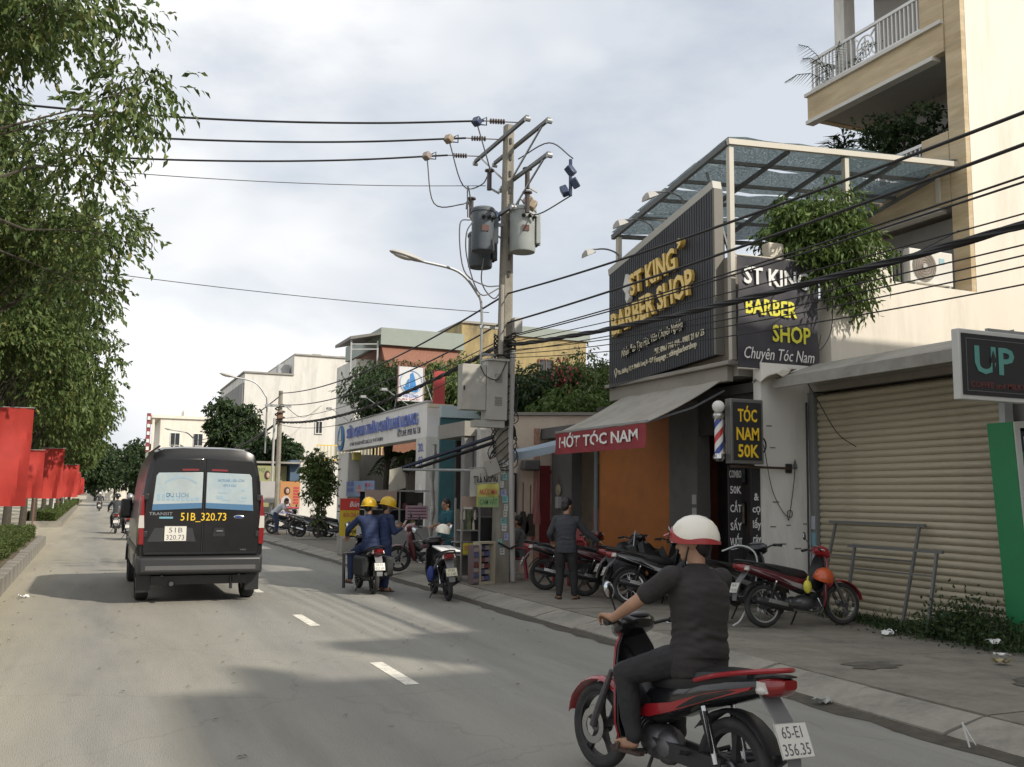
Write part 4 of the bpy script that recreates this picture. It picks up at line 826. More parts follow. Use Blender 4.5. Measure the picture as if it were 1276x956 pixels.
def lamp(label, x, y, z0, z1, reach, rise, grp, s=1):
    t = T3('street_lamp', label, 'street lamp', x, y, z0, grp)
    MB().tube(spline([(x,y,z0),(x,y,z1),(x-.12,y,z1+rise*.4),(x-.5*reach*.8,y,z1+rise*.85),(x-reach,y,z1+rise)],6), .028*s, 8).build('arm', STEEL, t, True)
    M = Matrix.Translation((x-reach,y,z1+rise)) @ Matrix.Rotation(R(-166),4,'Y') if False else Matrix.Translation((x-reach,y,z1+rise)) @ Matrix.Rotation(R(12),4,'Y')
    mb = MB(M); mb.loft([[(-q, w*math.cos(a), h*math.sin(a)*(1 if math.sin(a) > 0 else .55)) for a in np.linspace(0,2*math.pi,13)[:-1]] for q,w,h in ((-.06,.03,.03),(0,.05,.05),(.12,.09,.075),(.4,.105,.08),(.58,.08,.055),(.64,.03,.02))]); mb.build('lamp_head', LGREY, t, True)
    mb = MB(M); mb.ell((-.36,0,-.035),(.2,.08,.04),14); mb.build('lens', CLEARL, t, True)
    return t
t = lamp('street lamp on a curved arm bolted to the power pole, over the road', 6.94, 17.66, 4.3, 5.5, 1.3, .85, 'street lamps')
for z in (4.6,5.15): MB().bar((6.9,17.66,z),(7.45,17.7,z),.05).build('clamp', STEEL, t, True)
# far pole with its lamp
FARP = T3('utility_pole', 'thin weathered power pole far down the street above the parked bikes', 'power pole', 7.24, 42, .13)
MB().tube([(7.24,42,0),(7.24,42,6.2)], [.13,.09], 8).build('shaft', mat('pole_concrete', (.26,.24,.2)), FARP, True); MB().tube([(7.0,41.9,0),(7.0,41.9,5)], .05, 8).build('conduit', LGREY, FARP, True)
bx(FARP, 'cross_arm', STEEL, (6.6,7.7,41.95,42.05,5.5,5.6)); bx(FARP, 'meter_box', LGREY, (6.5,7.1,41.7,41.95,1.4,2.3)); bx(FARP, 'rust_band', mat('rusty_wrap', (.22,.12,.07), .9, vary=.4), (7.13,7.35,41.88,42.12,4.9,5.3))
MB().tube([(7.24+.2*math.cos(a),42+.2*math.sin(a),4.8+.04*a) for a in np.linspace(0,18,50)], .03, 5).build('cable_coils', CABLE, FARP, True, kind='stuff')
lamp('distant street lamp on a thin curved arm near the far pole', 6.7, 42.2, 3.5, 5.6, 1.4, 1.1, 'street lamps', 1.2)
t = lamp('most distant street lamp, thin arm left of the white houses', 7.0, 78, 0, 5.6, 1.6, .9, 'street lamps', 1.6)

def cable(label, pts, r, m=CABLE, group='overhead cables', strands=0):
    """a cable through its points (parabola between supports), optionally a bundle of loose strands"""
    P = spline(pts, 10) if len(pts) > 2 else [Vector(p) for p in pts]
    t = thing('overhead_cable' if not strands else 'cable_bundle', label, 'cable', tuple(P[0]), 0, group)
    MB().tube(P, r, 6).build('cable_core', m, t, True)
    for k in range(strands):
        a = k*2.4; Q = [q+Vector((math.cos(a+i*.35)*r*1.05, 0, math.sin(a+i*.35)*r*1.05)) for i, q in enumerate(P)]
        MB().tube(Q, r*.45, 5).build('strand', m, t, True)
    return t
def para(a, m, b, n=12):
    """points of the parabola in z through three points, along the line a-b"""
    a, m, b = Vector(a), Vector(m), Vector(b); L = (b-a).xy.length; s = (m-a).xy.length/L; c = (m.z-a.z-s*(b.z-a.z))/(s*s-s)
    return [Vector((*(a.xy+(b-a).xy*t), a.z+t*(b.z-a.z)+c*(t*t-t))) for t in (i/n for i in range(n+1))]
G3 = 'high wires crossing the road'
cable('upper wire of three crossing the road from the crossarm', sag((6.57,16.75,9.03), (-13.5,19.5,9.6), .95, 10), .02, group=G3)
cable('middle wire of three crossing the road from the crossarm', sag((6.57,17.75,9.03), (-13.5,20.5,9.4), .95, 10), .02, group=G3)
cable('lower wire of three crossing the road from the crossarm', sag((6.57,18.85,9.03), (-13.5,21.5,9.2), .95, 10), .02, group=G3)
cable('faint thin grey wire just below the three high wires', sag((7.2,18.2,8.25), (-13.5,21,8.9), .75, 10), .008, CABLEG, G3)
cable('lone thin wire high over the road running towards the van', sag((7.2,17.9,5.5), (-13.5,24,8.3), .5, 10), .008, CABLEG, G3)
def box_on(label, x, y, z, m):
    t = thing('line_connector', label, 'connector', (x,y,z), 0, 'insulating boxes on the high wires'); mb = MB(Matrix.Rotation(.5,4,'Z') @ Matrix.Rotation(.5,4,'Y')); mb.box(-.07,.07,-.08,.08,-.075,.075); mb.build('cover', m, t, bevel=.02)
    MB().tube([(.1,0,.05),(.2,0,.12),(.2,0,-.04),(.08,0,-.05)], .014, 5).build('lead', CABLE, t)
box_on('dark blue insulating box on the upper high wire', 6.43, 16.77, 9.0, flat('cover_blue', (.04,.06,.115))); box_on('tan insulating box on the middle high wire', 6.22, 17.8, 8.97, flat('cover_tan', (.30,.24,.17))); box_on('pale pinkish insulating box on the lower high wire', 6.12, 18.9, 8.96, flat('cover_pink', (.28,.23,.21)))
GR = 'cables along the shop fronts'
cable('upper black cable running right from the pole across the tall cream house', para((7.47,17.6,5.86), (7.4,5.75,5.24), (7.3,-12,5.75)), .018, group=GR)
cable('second black cable from the pole, crossing the ribbed sign and the tree', para((7.47,17.6,5.26), (7.4,5.76,4.95), (7.3,-12,5.5)), .018, group=GR)
cable('thick black cable bundle sagging across the words of the ribbed sign', para((7.47,17.6,4.80), (7.4,8.2,4.26), (7.3,-12,5.3), 24), .029, group=GR, strands=4)
for k, (za, zm, ze, x, lb) in enumerate(((4.95,4.62,5.2,7.35,'thin cable just above the thick bundle, passing the air conditioner'), (4.98,4.68,5.3,7.45,'thin cable second above the thick bundle'), (4.7,4.02,4.9,7.5,'thin cable just under the thick bundle'), (4.62,3.92,4.75,7.45,'thin cable second under the thick bundle'),
        (4.55,3.78,4.6,7.55,'lowest thin cable crossing the dark banner'), (4.66,4.1,4.4,7.3,'thin cable closing on the thick bundle to the right'), (4.85,4.4,4.7,7.6,'thin cable slanting behind the thick bundle'))):
    cable(lb, para((7.45,17.6,za), (x,8.0,zm), (x-.1,-12,ze)), .008 if k > 1 else .011, group=GR)
cable('slack service wire from the bundle to the white side wall', [(7.4,9.2,4.26),(8.4,10.6,4.4),(9.6,11.6,4.7),(10.4,11.95,5.0)], .006, group=GR)
cable('slack service wire from the bundle over the metal canopy', [(7.4,8.2,4.2),(8.6,9.6,3.95),(9.8,11.2,4.0),(10.5,11.95,4.4)], .006, group=GR)
cable('dangling wire hanging in front of the beige shutter', [(9.5,11.2,3.6),(9.6,11.0,3.2),(9.75,10.8,2.75),(9.9,10.6,2.55)], .007, group=GR)
cable('wire crossing the cream wall below the air conditioner', [(7.4,6.5,4.35),(9.2,9.5,4.7),(11.5,11.9,5.2)], .006, group=GR)
GL = 'cables between the two power poles'
cable('upper cable from the tall pole to the far pole', para((7.45,17.8,5.84), (7.4,29.5,5.5), (7.24,42,6.1)), .02, group=GL)
cable('middle cable from the tall pole to the far pole', para((7.45,17.8,5.3), (7.4,29.5,4.95), (7.24,42,5.6)), .018, group=GL)
cable('thick cable bundle from the tall pole to the far pole', para((7.45,17.8,4.85), (7.4,30,4.35), (7.24,42,4.85), 24), .036, group=GL, strands=3)
cable('thin cable above the bundle towards the far pole', para((7.45,17.8,4.95), (7.4,30,4.62), (7.24,42,5.0)), .01, group=GL)
cable('thin slack cable under the bundle towards the far pole', para((7.45,17.8,4.7), (7.4,30,4.05), (7.24,42,4.75)), .01, group=GL)
cable('cable from the far pole on down the street', para((7.24,42,6.0), (7.2,60,5.4), (7.0,78,5.8)), .025, group=GL); cable('lower cable bundle from the far pole on down the street', para((7.24,42,4.9), (7.2,60,4.2), (7.0,78,4.9)), .05, group=GL)
cable('cable from the far pole back to the white house wall', [(7.24,42,5.7),(11,56,6.2),(15,69.8,8.2)], .015, group=GL)

# ================================================================ banners on the median
FLAG = mat('banner_red', (.40,.033,.024), .75, vary=.15, vscale=3, bump=.12, bscale=12)
def banner(label, x, y, z0, z1, w, tilt, ph, pz=.26):
    t = thing('red_banner', label, 'banner', (x,y,pz), 0, 'red banners along the median')
    MB().tube([(0,0,0),(tilt*.35,0,(z1-pz)*.4)], .032, 8).build('pole_sleeve', WHITEP if ph % 2 else flat('sleeve_brown', (.18,.09,.06)), t); MB().tube([(tilt*.35,0,(z1-pz)*.4),(tilt,0,z1-pz+.12)], .024, 8).build('pole', STEEL, t)
    P = [[(tilt+.03+w*i/10*(1-.03*j/14), .085*math.sin(i*.85+ph+.12*j)*(.15+j/14)+.05*math.sin(j*.5+ph)+.02*math.sin(i*2.1+j*.4+ph), (z1-pz)-(z1-z0)*j/14+.015*i/10) for j in range(15)] for i in range(11)]
    MB().sheet(P, .006).build('cloth', FLAG, t); MB().tube([(tilt,0,z1-pz+.01),(tilt+w+.05,0,z1-pz+.02)], .014, 6).build('top_rod', STEEL, t)
    return t
for i, (y, x, z0, z1, w, ti, lb) in enumerate(((27.5,-2.55,1.38,3.88,1.25,-.22,'large red banner nearest the camera at the left edge'), (40.5,-2.9,1.5,3.3,1.15,.0,'red banner second from the camera, behind the slim tree trunk'), (46.5,-2.3,1.45,3.62,.95,.12,'red banner third in the row, on a white pole'),
        (66,-2.2,1.4,3.4,1.1,.25,'red banner on a slanting pole, fourth in the row'), (80,-2.3,1.4,3.4,1.1,0,'distant red banner, fifth in the row'), (94,-2.3,1.4,3.4,1.15,.1,'distant red banner, sixth in the row'), (110,-2.3,1.4,3.4,1.15,0,'far red banner, seventh in the row'), (128,-2.3,1.4,3.4,1.15,.1,'far red banner, eighth in the row'), (148,-2.3,1.4,3.4,1.2,0,'farthest red banner, last in the row'))):
    banner(lb, x, y, z0, z1, w, ti, i, .26 if not 36 < y < 53 else 0)

# ================================================================ houses and trees further down the right side
b = T3('white_house', 'large plain white house with stepped roofline down the street', 'house', 16, 74, 0)
bx(b, 'wall', WHITEW, (9.5,12.95,70,84,0,10.3)); bx(b, 'tall_wall', WHITEW, (12.951,24,70.02,84,0,11.8)); bx(b, 'parapet_cap', CONC, (9.4,12.95,69.9,84,10.31,10.42), (12.96,24,69.92,84,11.81,11.92))
window_on(b, FY, 14.9, 69.98, 6.6, .55, .95); bx(b, 'rooftop_tank', STEEL, (12.0,12.8,71,72,10.43,11.2)); bx(b, 'roof_vent', STEEL, (14.5,15.1,71,71.6,11.93,12.15), (16.6,17.1,71,71.6,11.93,12.12))
bx(b, 'shaded_side', GREYW, (9.38,9.499,70.1,83.9,0,9.6))  # grey sheet paints the shade of the street-facing side
b = T3('old_apartment', 'distant cream apartment block with open roof frame and red vertical sign', 'apartment block', 9, 124, 0)
bx(b, 'wall', CREAM, (6.9,13.5,120,132,0,10.4)); bx(b, 'roof_slab', CREAM, (5.9,13.6,119.8,132,10.41,10.75)); bx(b, 'roof_post', CREAM, (6.0,6.25,120,120.3,6.3,10.4)); bx(b, 'terrace', CREAM, (5.9,6.89,119.9,130,5.9,6.6))
bx(b, 'stair_tower', CREAM, (9.8,11.6,124,128,10.76,11.8)); 
for x in (8.6,11.2):
    for z in (3.4,8.0): window_on(b, FY, x, 119.97, z, 1.1, 1.5)
s = bx(b, 'vertical_sign', flat('far_sign_red', (.22,.05,.05)), (5.35,5.8,119.6,119.8,6.4,10.9))
for k in range(5): bx(s, 'sign_panel', WHITEL, (5.42,5.73,119.5,119.59,6.6+k*.88,7.0+k*.88))
b = T3('far_house', 'pale house at the far end of the street above the trees', 'house', 2.6, 215, 0); bx(b, 'wall', CREAM, (-1,7,215,225,0,9.5)); bx(b, 'roof', CONC, (-1.3,7.3,214.8,225,9.51,9.8)); window_on(b, FY, 1.2, 214.95, 8, 1.6, 1.6); window_on(b, FY, 4.8, 214.95, 8, 1.6, 1.6)
b = T3('brick_house', 'red brick house with green roof edge behind the milk shop trees', 'house', 14.5, 48, 0)
BRK = mat('red_brick_wall', (.20,.095,.06), .9, vary=.3, vscale=5, bump=.4, bscale=20)
bx(b, 'wall', BRK, (12.6,16.4,45,52,0,9.0)); bx(b, 'green_roof_edge', flat('roof_green', (.27,.31,.275), .6), (12.4,16.7,44.8,52,9.02,9.85)); MB().prism([(44.4,8.2),(45,8.95),(45,8.6),(44.4,7.9)], 12.5, 16.5, 'x').build('tiled_eave', mat('tile_orange', (.22,.10,.065), .8, vary=.35, vscale=9, stretch=(4,1,1)), b, True)
window_on(b, FY, 14.4, 44.97, 7.3, .8, 1.3, fr=WOOD); window_on(b, FY, 15.4, 44.97, 7.3, .6, 1.1)
b = T3('roof_shelter', 'small metal roof shelter on posts left of the brick house', 'shelter', 11.6, 46, 7)
MB().prism([(10.9,9.15),(12.4,9.5),(12.4,9.62),(10.9,9.3)], 44.8, 48, 'y').build('roof_sheet', flat('shelter_roof', (.16,.155,.14)), b, True); bx(b, 'wall', WHITEW, (11.5,12.39,46,50,0,8.4)); 
for x in (11.0,12.3): MB().bar((x,45,7.0),(x,45,9.2),.07).build('post', STEEL, b, True)
for z in (8.7,8.95): MB().bar((11,45,z),(12.3,45,z+.1),.05).build('rail', STEEL, b, True)
b = T3('yellow_house', 'weathered yellow wall house standing behind the power pole', 'house', 20, 49, 0)
bx(b, 'wall', YELW, (16.75,19.6,45.3,53,0,10.5)); bx(b, 'low_wall', YELW, (19.61,24,45.6,53,0,10.1)); bx(b, 'roof_edge', flat('roof_green', (.24,.31,.25)), (19.61,24.2,45.5,53,10.12,10.65)); bx(b, 'step_wall', CONC, (16.5,16.74,45.3,53,0,9.9)); window_on(b, FY, 21.6, 45.55, 8.4, .9, 1.2, fr=WOOD); bx(b, 'coping', CONC, (16.7,19.6,45.2,53,10.51,10.62))
# trees behind the walls
tree('garden_tree', 'leafy green tree filling the yard behind the milk shop gate', 'tree', (9.9,34.4,0), 7, (.1,0,5.5), (1.5,2.4,1.05), 41, (.15,.06), 70, LEAF_D, 'garden trees behind the shops', .12, 3.0, 44, .6, .7)
tree('garden_tree', 'bushy tree behind the blue sail sign and cabinet', 'tree', (11.5,32.3,0), 7, (.2,0,5.5), (1.6,2,1.1), 42, (.15,.06), 64, LEAF, 'garden trees behind the shops', .12, 3.0, 40, .6, .7)
for i, (x, z, r, lb, m) in enumerate(((11.2,4.6,(1.5,1.5,.9),'dense bush rising over the sunlit wall just right of the pole',LEAF_D), (13.0,4.7,(1.7,1.5,1.0),'dense bush over the sunlit wall, middle of the thicket',LEAF), (15.0,5.0,(1.7,1.5,1.2),'dense bush over the sunlit wall, ending at the ribbed sign',LEAF_D), (12.3,3.9,(2.6,1.0,.5),'low leafy creeper spilling along the sunlit wall top',LEAF_L))):
    tree('garden_bush', lb, 'bush', (x,24-(i==3)*2.2,0), 5, (0,0,z), r, 50+i, (.13,.05), 52, m, 'bushes behind the sunlit wall', .09, 2.2, 40, .45, .6)
P = np.random.RandomState(9); 
t = thing('bougainvillea', 'small spray of pink red blossom in the bushes right of the pole', 'flower', (11.3,22.6,5.0), 0)
q = P.normal(size=(120,3))*np.array([.28,.2,.22]); leaf_mesh('blossom', q, P.normal(size=(120,3)), P.normal(size=(120,3)), .07, .06, flat('blossom', (.4,.06,.07)), t); MB().tube([(0,0,-.7),(.02,0,-.1),(.1,.05,.2)], .015, 5).build('stem', BARK, t)
# roof tree beside the banner
t = tree('roof_tree', 'bright green potted tree on the barber roof overlapping the dark banner', 'tree', (10.25,12.75,3.9), 3, (.5,-.5,2.2), (.82,.7,.72), 61, (.12,.042), 74, LEAF_L, None, .05, 1.1, 30, .36, .75, twigs=True, extra=[(.85,-.95,1.4,.26),(1.1,-.9,1.6,.28),(.65,-.95,1.2,.2),(.95,-.95,1.1,.2),(.0,-.6,2.5,.28),(.35,-.9,1.45,.3),(.15,-.8,1.9,.25)], tw=.28)
MB().lathe([(.001,0),(.2,0),(.26,.35),(.001,.34)], 18).build('pot', mat('terracotta', (.22,.09,.05)), t)
# slim clipped tree on the far pavement
t = tree('pavement_tree', 'slim leafy young tree on the pavement among parked bikes', 'tree', (7.75,36,.13), 3.4, (0,0,2.2), (.48,.48,1.05), 71, (.12,.06), 30, LEAF, None, .05, 1.0, 30, .3, .4, tw=.2, extra=[(0,0,.9,.2),(.05,0,.6,.18),(.45,0,3.0,.15)])
b_ = MB(); b_.box(-.8,.8,-.6,.6,-.05,.05); b_.build('planter_kerb', KERBM, t)

# ================================================================ milk shop gate
g = T3('shop_gate', 'white portal gate with blue lettering of the milk shop', 'gate', 9.3, 33, .1)
bx(g, 'far_post', WHITEW, (9.05,9.5,36.9,38.6,.1,3.4)); bx(g, 'near_post', WHITEW, (9.0,9.5,27.2,28.2,.1,3.5)); GWH = mat('gate_lit_white', (.82,.81,.79), .7, vary=.04, dirt=(.5,.48,.45), dscale=1, damt=.4)  # whiter copy for the beam: light on it is put into the colour
bx(g, 'beam', GWH, (9.0,9.5,27.2,38.6,3.5,4.55), bevel=.01); bx(g, 'beam_cap', flat('cap_grey', (.5,.5,.5)), (8.97,9.53,27.15,38.65,4.552,4.6))
BLU = flat('letter_blue', (.04,.09,.48), .4); NAVY = flat('letter_navy', (.05,.055,.09), .5)
letters('SỮA CHUA TRÂN CHÂU HẠ LONG', BLU, g, at(8.95,32.4,3.95,FX), .36, 8.8, bold=.02, ext=.03, side=flat('letter_blue_side', (.3,.36,.6)))
text('57 TRẦN THỊ NGÂN PHƯỚC LONG B, Q.9, TP HỒ CHÍ MINH', NAVY, g, at(8.99,34.2,3.63,FX), .13, 4.6, .004); text('HOTLINE: 0938 766 138', NAVY, g, at(8.99,29.0,3.66,FX), .2, 2.4, .006)
text('20.', BLU, g, at(8.99,27.7,3.1,FX), .26, .5, .01); text('03', BLU, g, at(8.99,27.7,2.7,FX), .26, .4, .01)
mb = MB(at(8.96,37.9,4.0,FX)); mb.lathe([(.001,-.02),(.5,-.02),(.5,.02),(.001,.02)], 24); lg = mb.build('logo_disc', flat('logo_blue', (.06,.20,.42)), g, True)
def sail(M, s, m, par):
    for poly in ([(-.28,-.12),(.3,-.12),(.2,-.28),(-.15,-.28)], [(-.03,-.1),(.17,-.1),(.12,.16),(.05,.36),(-.03,.3)], [(-.2,-.1),(-.06,-.1),(-.06,.16),(-.12,.1)]): MB(M).prism([(a*s,b*s) for a,b in poly], .0, .01, 'z').build('sail_emblem', m, par, True)
sail(at(8.93,37.9,4.02,FX), 1.1, WHITEL, lg)
bx(g, 'lantern', flat('lantern_yellow', (.6,.5,.15), .4), (9.1,9.4,36.3,36.6,3.1,3.4)); bx(g, 'notice', WHITEL, (8.985,8.998,27.5,27.8,1.6,2.1))
for k in range(4): t = thing('sign_spotlight', ['thin spotlight arm above the gate, far left','thin spotlight arm above the gate, second','thin spotlight arm above the gate, third','thin spotlight arm above the gate nearest the sail sign'][k], 'spotlight', (9.2,37.3-2.6*k,4.6), 0, 'spotlight arms over the milk shop gate'); MB().tube([(0,0,0),(-.75,.25,.55)], .016, 5).build('arm', STEEL, t); MB(Matrix.Translation((-.8,.25,.54))).box(-.12,.06,-.1,.1,-.04,.04).build('lamp_head', STEEL, t)
s = T3('sail_sign', 'square white sign with a blue sail boat emblem on struts above the gate', 'sign', 9.3, 30, 4.7)
bx(s, 'board', flat('sail_board', (.62,.63,.64)), (8.93,9.76,29.96,30.02,4.83,5.95)); bx(s, 'frame_bar', flat('sail_frame', (.4,.25,.25)), (8.9,8.929,29.94,30.03,4.8,5.98)); bx(s, 'frame_bar', MATS['sail_frame'], (9.761,9.79,29.94,30.03,4.8,5.98))
M = at(9.345,29.955,5.45,FY); mb = MB(M); mb.lathe([(.36,0),(.39,0),(.39,.008),(.36,.008)], 28); mb.build('ring', flat('ring_blue', (.3,.42,.6)), s, True); sail(at(9.345,29.95,5.42,FY), 1.0, flat('sail_blue', (.04,.22,.55)), s)
text('HẠ LONG', BLU, s, at(9.345,29.955,4.95,FY), .10, .5, .004); text('MILK YOGURT', flat('sail_red', (.5,.1,.1)), s, at(9.345,29.955,4.86,FY), .06, .6, .002)
for x in (9.0,9.7): MB().bar((x,30.05,5.7),(x+.1,31,4.6),.03).build('strut', STEEL, s, True)
MB().bar((9.7,30.03,5.9),(10.3,30.3,4.6),.03).build('strut', STEEL, s, True)
y_ = T3('courtyard', 'dim courtyard walls behind the white gate with a red back panel', 'building', 12, 33, 0)
bx(y_, 'rear_wall', GREYW, (13.4,13.6,27,38.6,0,3.2)); bx(y_, 'red_panel', DRED, (12.9,13.0,27.5,38.3,2.5,4.3)); bx(y_, 'side_wall', WHITEW, (9.55,13.4,38.4,38.6,.1,3.4)); bx(y_, 'roof', DARKW, (10.2,13.39,27.3,38.3,4.32,4.45)); bx(y_, 'near_wall', GREYW, (9.51,13.4,27.2,27.35,.1,3.3)); bx(y_, 'floor', PAVE, (9.5,13.39,27.36,38.39,.02,.12))
for i, (x, y, lb) in enumerate(((10.4,34.2,'slender palm trunk inside the gate, left one'), (10.6,32.4,'slender palm trunk inside the gate, right one'))):
    t = thing('palm_tree', lb, 'palm', (x,y,.1), 0, 'palms inside the gate'); MB().tube([(0,0,0),(.05,0,1.5),(0,.05,3.2)], [.15,.12,.1], 9).build('trunk', BARK, t); rs = np.random.RandomState(i)
    for k in range(9):
        a = k*.7+i; sp = [Vector((math.cos(a)*1.2*s_, math.sin(a)*1.2*s_, 3.2+.7*s_-1.5*s_*s_)) for s_ in (0,.33,.66,1)]; mb = MB(); mb.tube(sp, .015, 4)
        for q in range(1,14):
            u = q/14*3; c = sp[int(u)].lerp(sp[min(int(u)+1,3)], u-int(u)); d = Vector((-math.sin(a),math.cos(a),-.5)); dd = Vector((math.sin(a),-math.cos(a),-.5)); f = Vector((math.cos(a),math.sin(a),0))*.05
            for e in (d,dd): mb.add([c-f,c+f,c+e*.38+f*4],[(0,1,2)])
        mb.build('frond', LEAF_D, t, smooth=0)
s = T3('blue_menu_banner', 'pale blue printed menu banner hung across the gate at left', 'banner', 9.0, 35, 1.75)
bx(s, 'cloth', flat('menu_blue', (.22,.32,.5)), (8.92,8.95,32.6,36.6,1.72,2.28))
for y, z, w, c in ((35.9,2.1,'TRÀ SỮA',BLU), (35.9,1.88,'HẠ LONG',BLU), (33.3,2.06,'MUA 2',flat('menu_red', (.5,.07,.08))), (33.3,1.84,'TẶNG 1',MATS['menu_red'])): text(w, c, s, at(8.915,y,z,FX), .16, 1.0, .012)
mb = MB(at(8.912,34.6,1.98,FX)); mb.ell((0,0,0),(.24,.17,.008),14); mb.build('food_picture', flat('menu_food', (.5,.14,.12)), s, True)
bx(s, 'lower_strip', flat('menu_navy', (.05,.1,.3)), (8.91,8.919,32.7,33.7,1.73,1.79))
# low white wall, kiosk and posters by the far bikes
b = T3('low_white_wall', 'low white rendered wall beyond the slim pavement tree', 'wall', 10, 44, .1); bx(b, 'wall_face', WHITEW, (8.6,13,44,44.2,.1,3.25)); bx(b, 'coping', CONC, (8.55,13,43.95,44.25,3.251,3.33))
fn = bx(b, 'fence_rail', YEL, (9.3,12.5,44.08,44.12,3.34,3.38), (9.3,12.5,44.08,44.12,4.0,4.04)); mb = MB()
me = MB().box(-.02,.02,-.02,.02,0,.62).mesh('fence_bar', 0); me.materials.append(flat('fence_yellow', (.55,.5,.28)))
for k in range(20): shared('fence_bar', me, b, (9.35+k*.16,44.1,3.38), w=True)
b = T3('kiosk', 'small shop front with old green and yellow signs beside the far pole', 'shop', 7.6, 47, .1)
bx(b, 'wall', GREYW, (6.6,12,48,52,.1,3.2)); bx(b, 'sign_board', flat('kiosk_sign', (.35,.33,.16)), (6.3,8.6,47.4,47.5,2.3,3.1)); bx(b, 'roof_sheet', CORR, (6.2,9.2,46.6,48.5,3.21,3.3)); bx(b, 'blue_box', flat('kiosk_blue', (.08,.13,.2)), (8.7,9.6,47,47.9,2.4,3.4)); bx(b, 'doorway', DARKW, (6.7,8.2,47.95,47.99,.12,2.25))
text('PHỞ BÒ - CƠM', flat('kiosk_letter', (.12,.2,.1)), b, at(7.4,47.39,2.62,FY), .26, 1.9, .01)
s = T3('beauty_poster', 'tall orange and white poster showing a woman in white', 'poster', 8.0, 43, .3)
bx(s, 'board', flat('poster_white', (.55,.52,.48)), (7.55,8.42,43.0,43.04,.35,2.32)); bx(s, 'orange_top', flat('poster_orange', (.5,.24,.09)), (7.55,8.42,42.985,42.999,1.25,2.32))
mb = MB(at(7.85,42.975,1.75,FY)); mb.ell((0,.16,0),(.14,.18,.012),12); mb.build('picture_hair', flat('poster_hair', (.05,.03,.03)), s, True); mb = MB(at(7.85,42.965,1.9,FY)); mb.ell((.02,0,0),(.075,.11,.012),12); mb.build('picture_face', flat('poster_skin', (.5,.33,.25)), s, True)
mb = MB(at(7.8,42.965,1.5,FY)); mb.prism([(-.22,-.25),(.2,-.25),(.24,0),(.08,.2),(-.08,.18),(-.2,.05)], 0, .01, 'z'); mb.build('picture_dress', flat('poster_dress', (.55,.5,.5)), s, True)
for k in range(6): bx(s, 'red_word', flat('menu_red', (.5,.07,.08)), (8.13,8.36,42.972,42.984,2.0-k*.13,2.09-k*.13))
bx(s, 'red_band', flat('menu_red', (.5,.07,.08)), (7.56,8.41,42.97,42.984,1.15,1.22)); bx(s, 'yellow_band', YEL, (7.6,8.1,42.985,42.998,.72,.82)); text('PHU NHAT', BLU, s, at(7.85,42.98,.92,FY), .13, .6, .006)
s = T3('portrait_poster', 'yellow green poster with a face behind the far pole', 'poster', 7.0, 43.5, .9); bx(s, 'board', flat('poster_green', (.3,.3,.14)), (6.45,7.4,43.5,43.53,1.2,3.0)); mb = MB(at(7.05,43.48,2.6,FY)); mb.ell((0,0,0),(.12,.2,.012),12); mb.build('picture_hair', flat('poster_hair', (.05,.03,.03)), s, True); mb = MB(at(7.08,43.47,2.58,FY)); mb.ell((0,0,0),(.07,.12,.012),12); mb.build('picture_face', flat('poster_skin', (.5,.33,.25)), s, True)
text('CHỢ', flat('kiosk_letter', (.12,.2,.1)), s, at(6.75,43.49,2.75,FY), .16, .4, .008)
# dark shed and teal wall between gate and pole
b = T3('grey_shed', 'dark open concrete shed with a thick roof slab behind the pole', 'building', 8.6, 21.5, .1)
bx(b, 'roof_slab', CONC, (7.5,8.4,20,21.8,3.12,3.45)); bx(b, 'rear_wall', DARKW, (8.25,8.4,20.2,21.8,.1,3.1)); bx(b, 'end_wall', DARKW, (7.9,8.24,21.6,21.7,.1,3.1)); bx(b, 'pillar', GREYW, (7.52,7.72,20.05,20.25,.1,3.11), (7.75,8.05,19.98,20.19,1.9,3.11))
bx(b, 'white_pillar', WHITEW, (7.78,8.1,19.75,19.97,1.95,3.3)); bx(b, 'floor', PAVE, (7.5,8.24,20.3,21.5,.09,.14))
b = T3('teal_wall', 'teal painted wall with pale ledge between gate and shed', 'wall', 8.8, 25.9, .1); bx(b, 'wall_face', TEAL, (9.0,10.6,25.95,26.05,.1,4.0)); bx(b, 'ledge', flat('ledge_pale', (.40,.48,.5)), (9.0,10.7,25.9,26.1,4.01,4.35))
b = T3('red_panel_sign', 'plain red panel rising behind the grey control cabinet', 'sign', 9.1, 26.8, 4.36); bx(b, 'panel', flat('panel_red', (.4,.05,.05)), (9.05,9.4,26.78,26.84,4.4,5.45)); bx(b, 'base', flat('base_cream', (.55,.48,.36)), (8.9,9.65,26.7,26.9,4.36,4.46))
t = T3('wrapped_pipe', 'pole wrapped in shiny silver foil beside the dark shed', 'pipe', 7.4, 21.8, .13); MB().tube([(7.4+.02*math.sin(z*5),21.8,z) for z in np.linspace(.1,3.0,24)], [.06+.014*math.sin(i*1.9) for i in range(24)], 9).build('foil', mat('foil', (.45,.45,.44), .35, metal=.8, bump=.8, bscale=14), t, True)
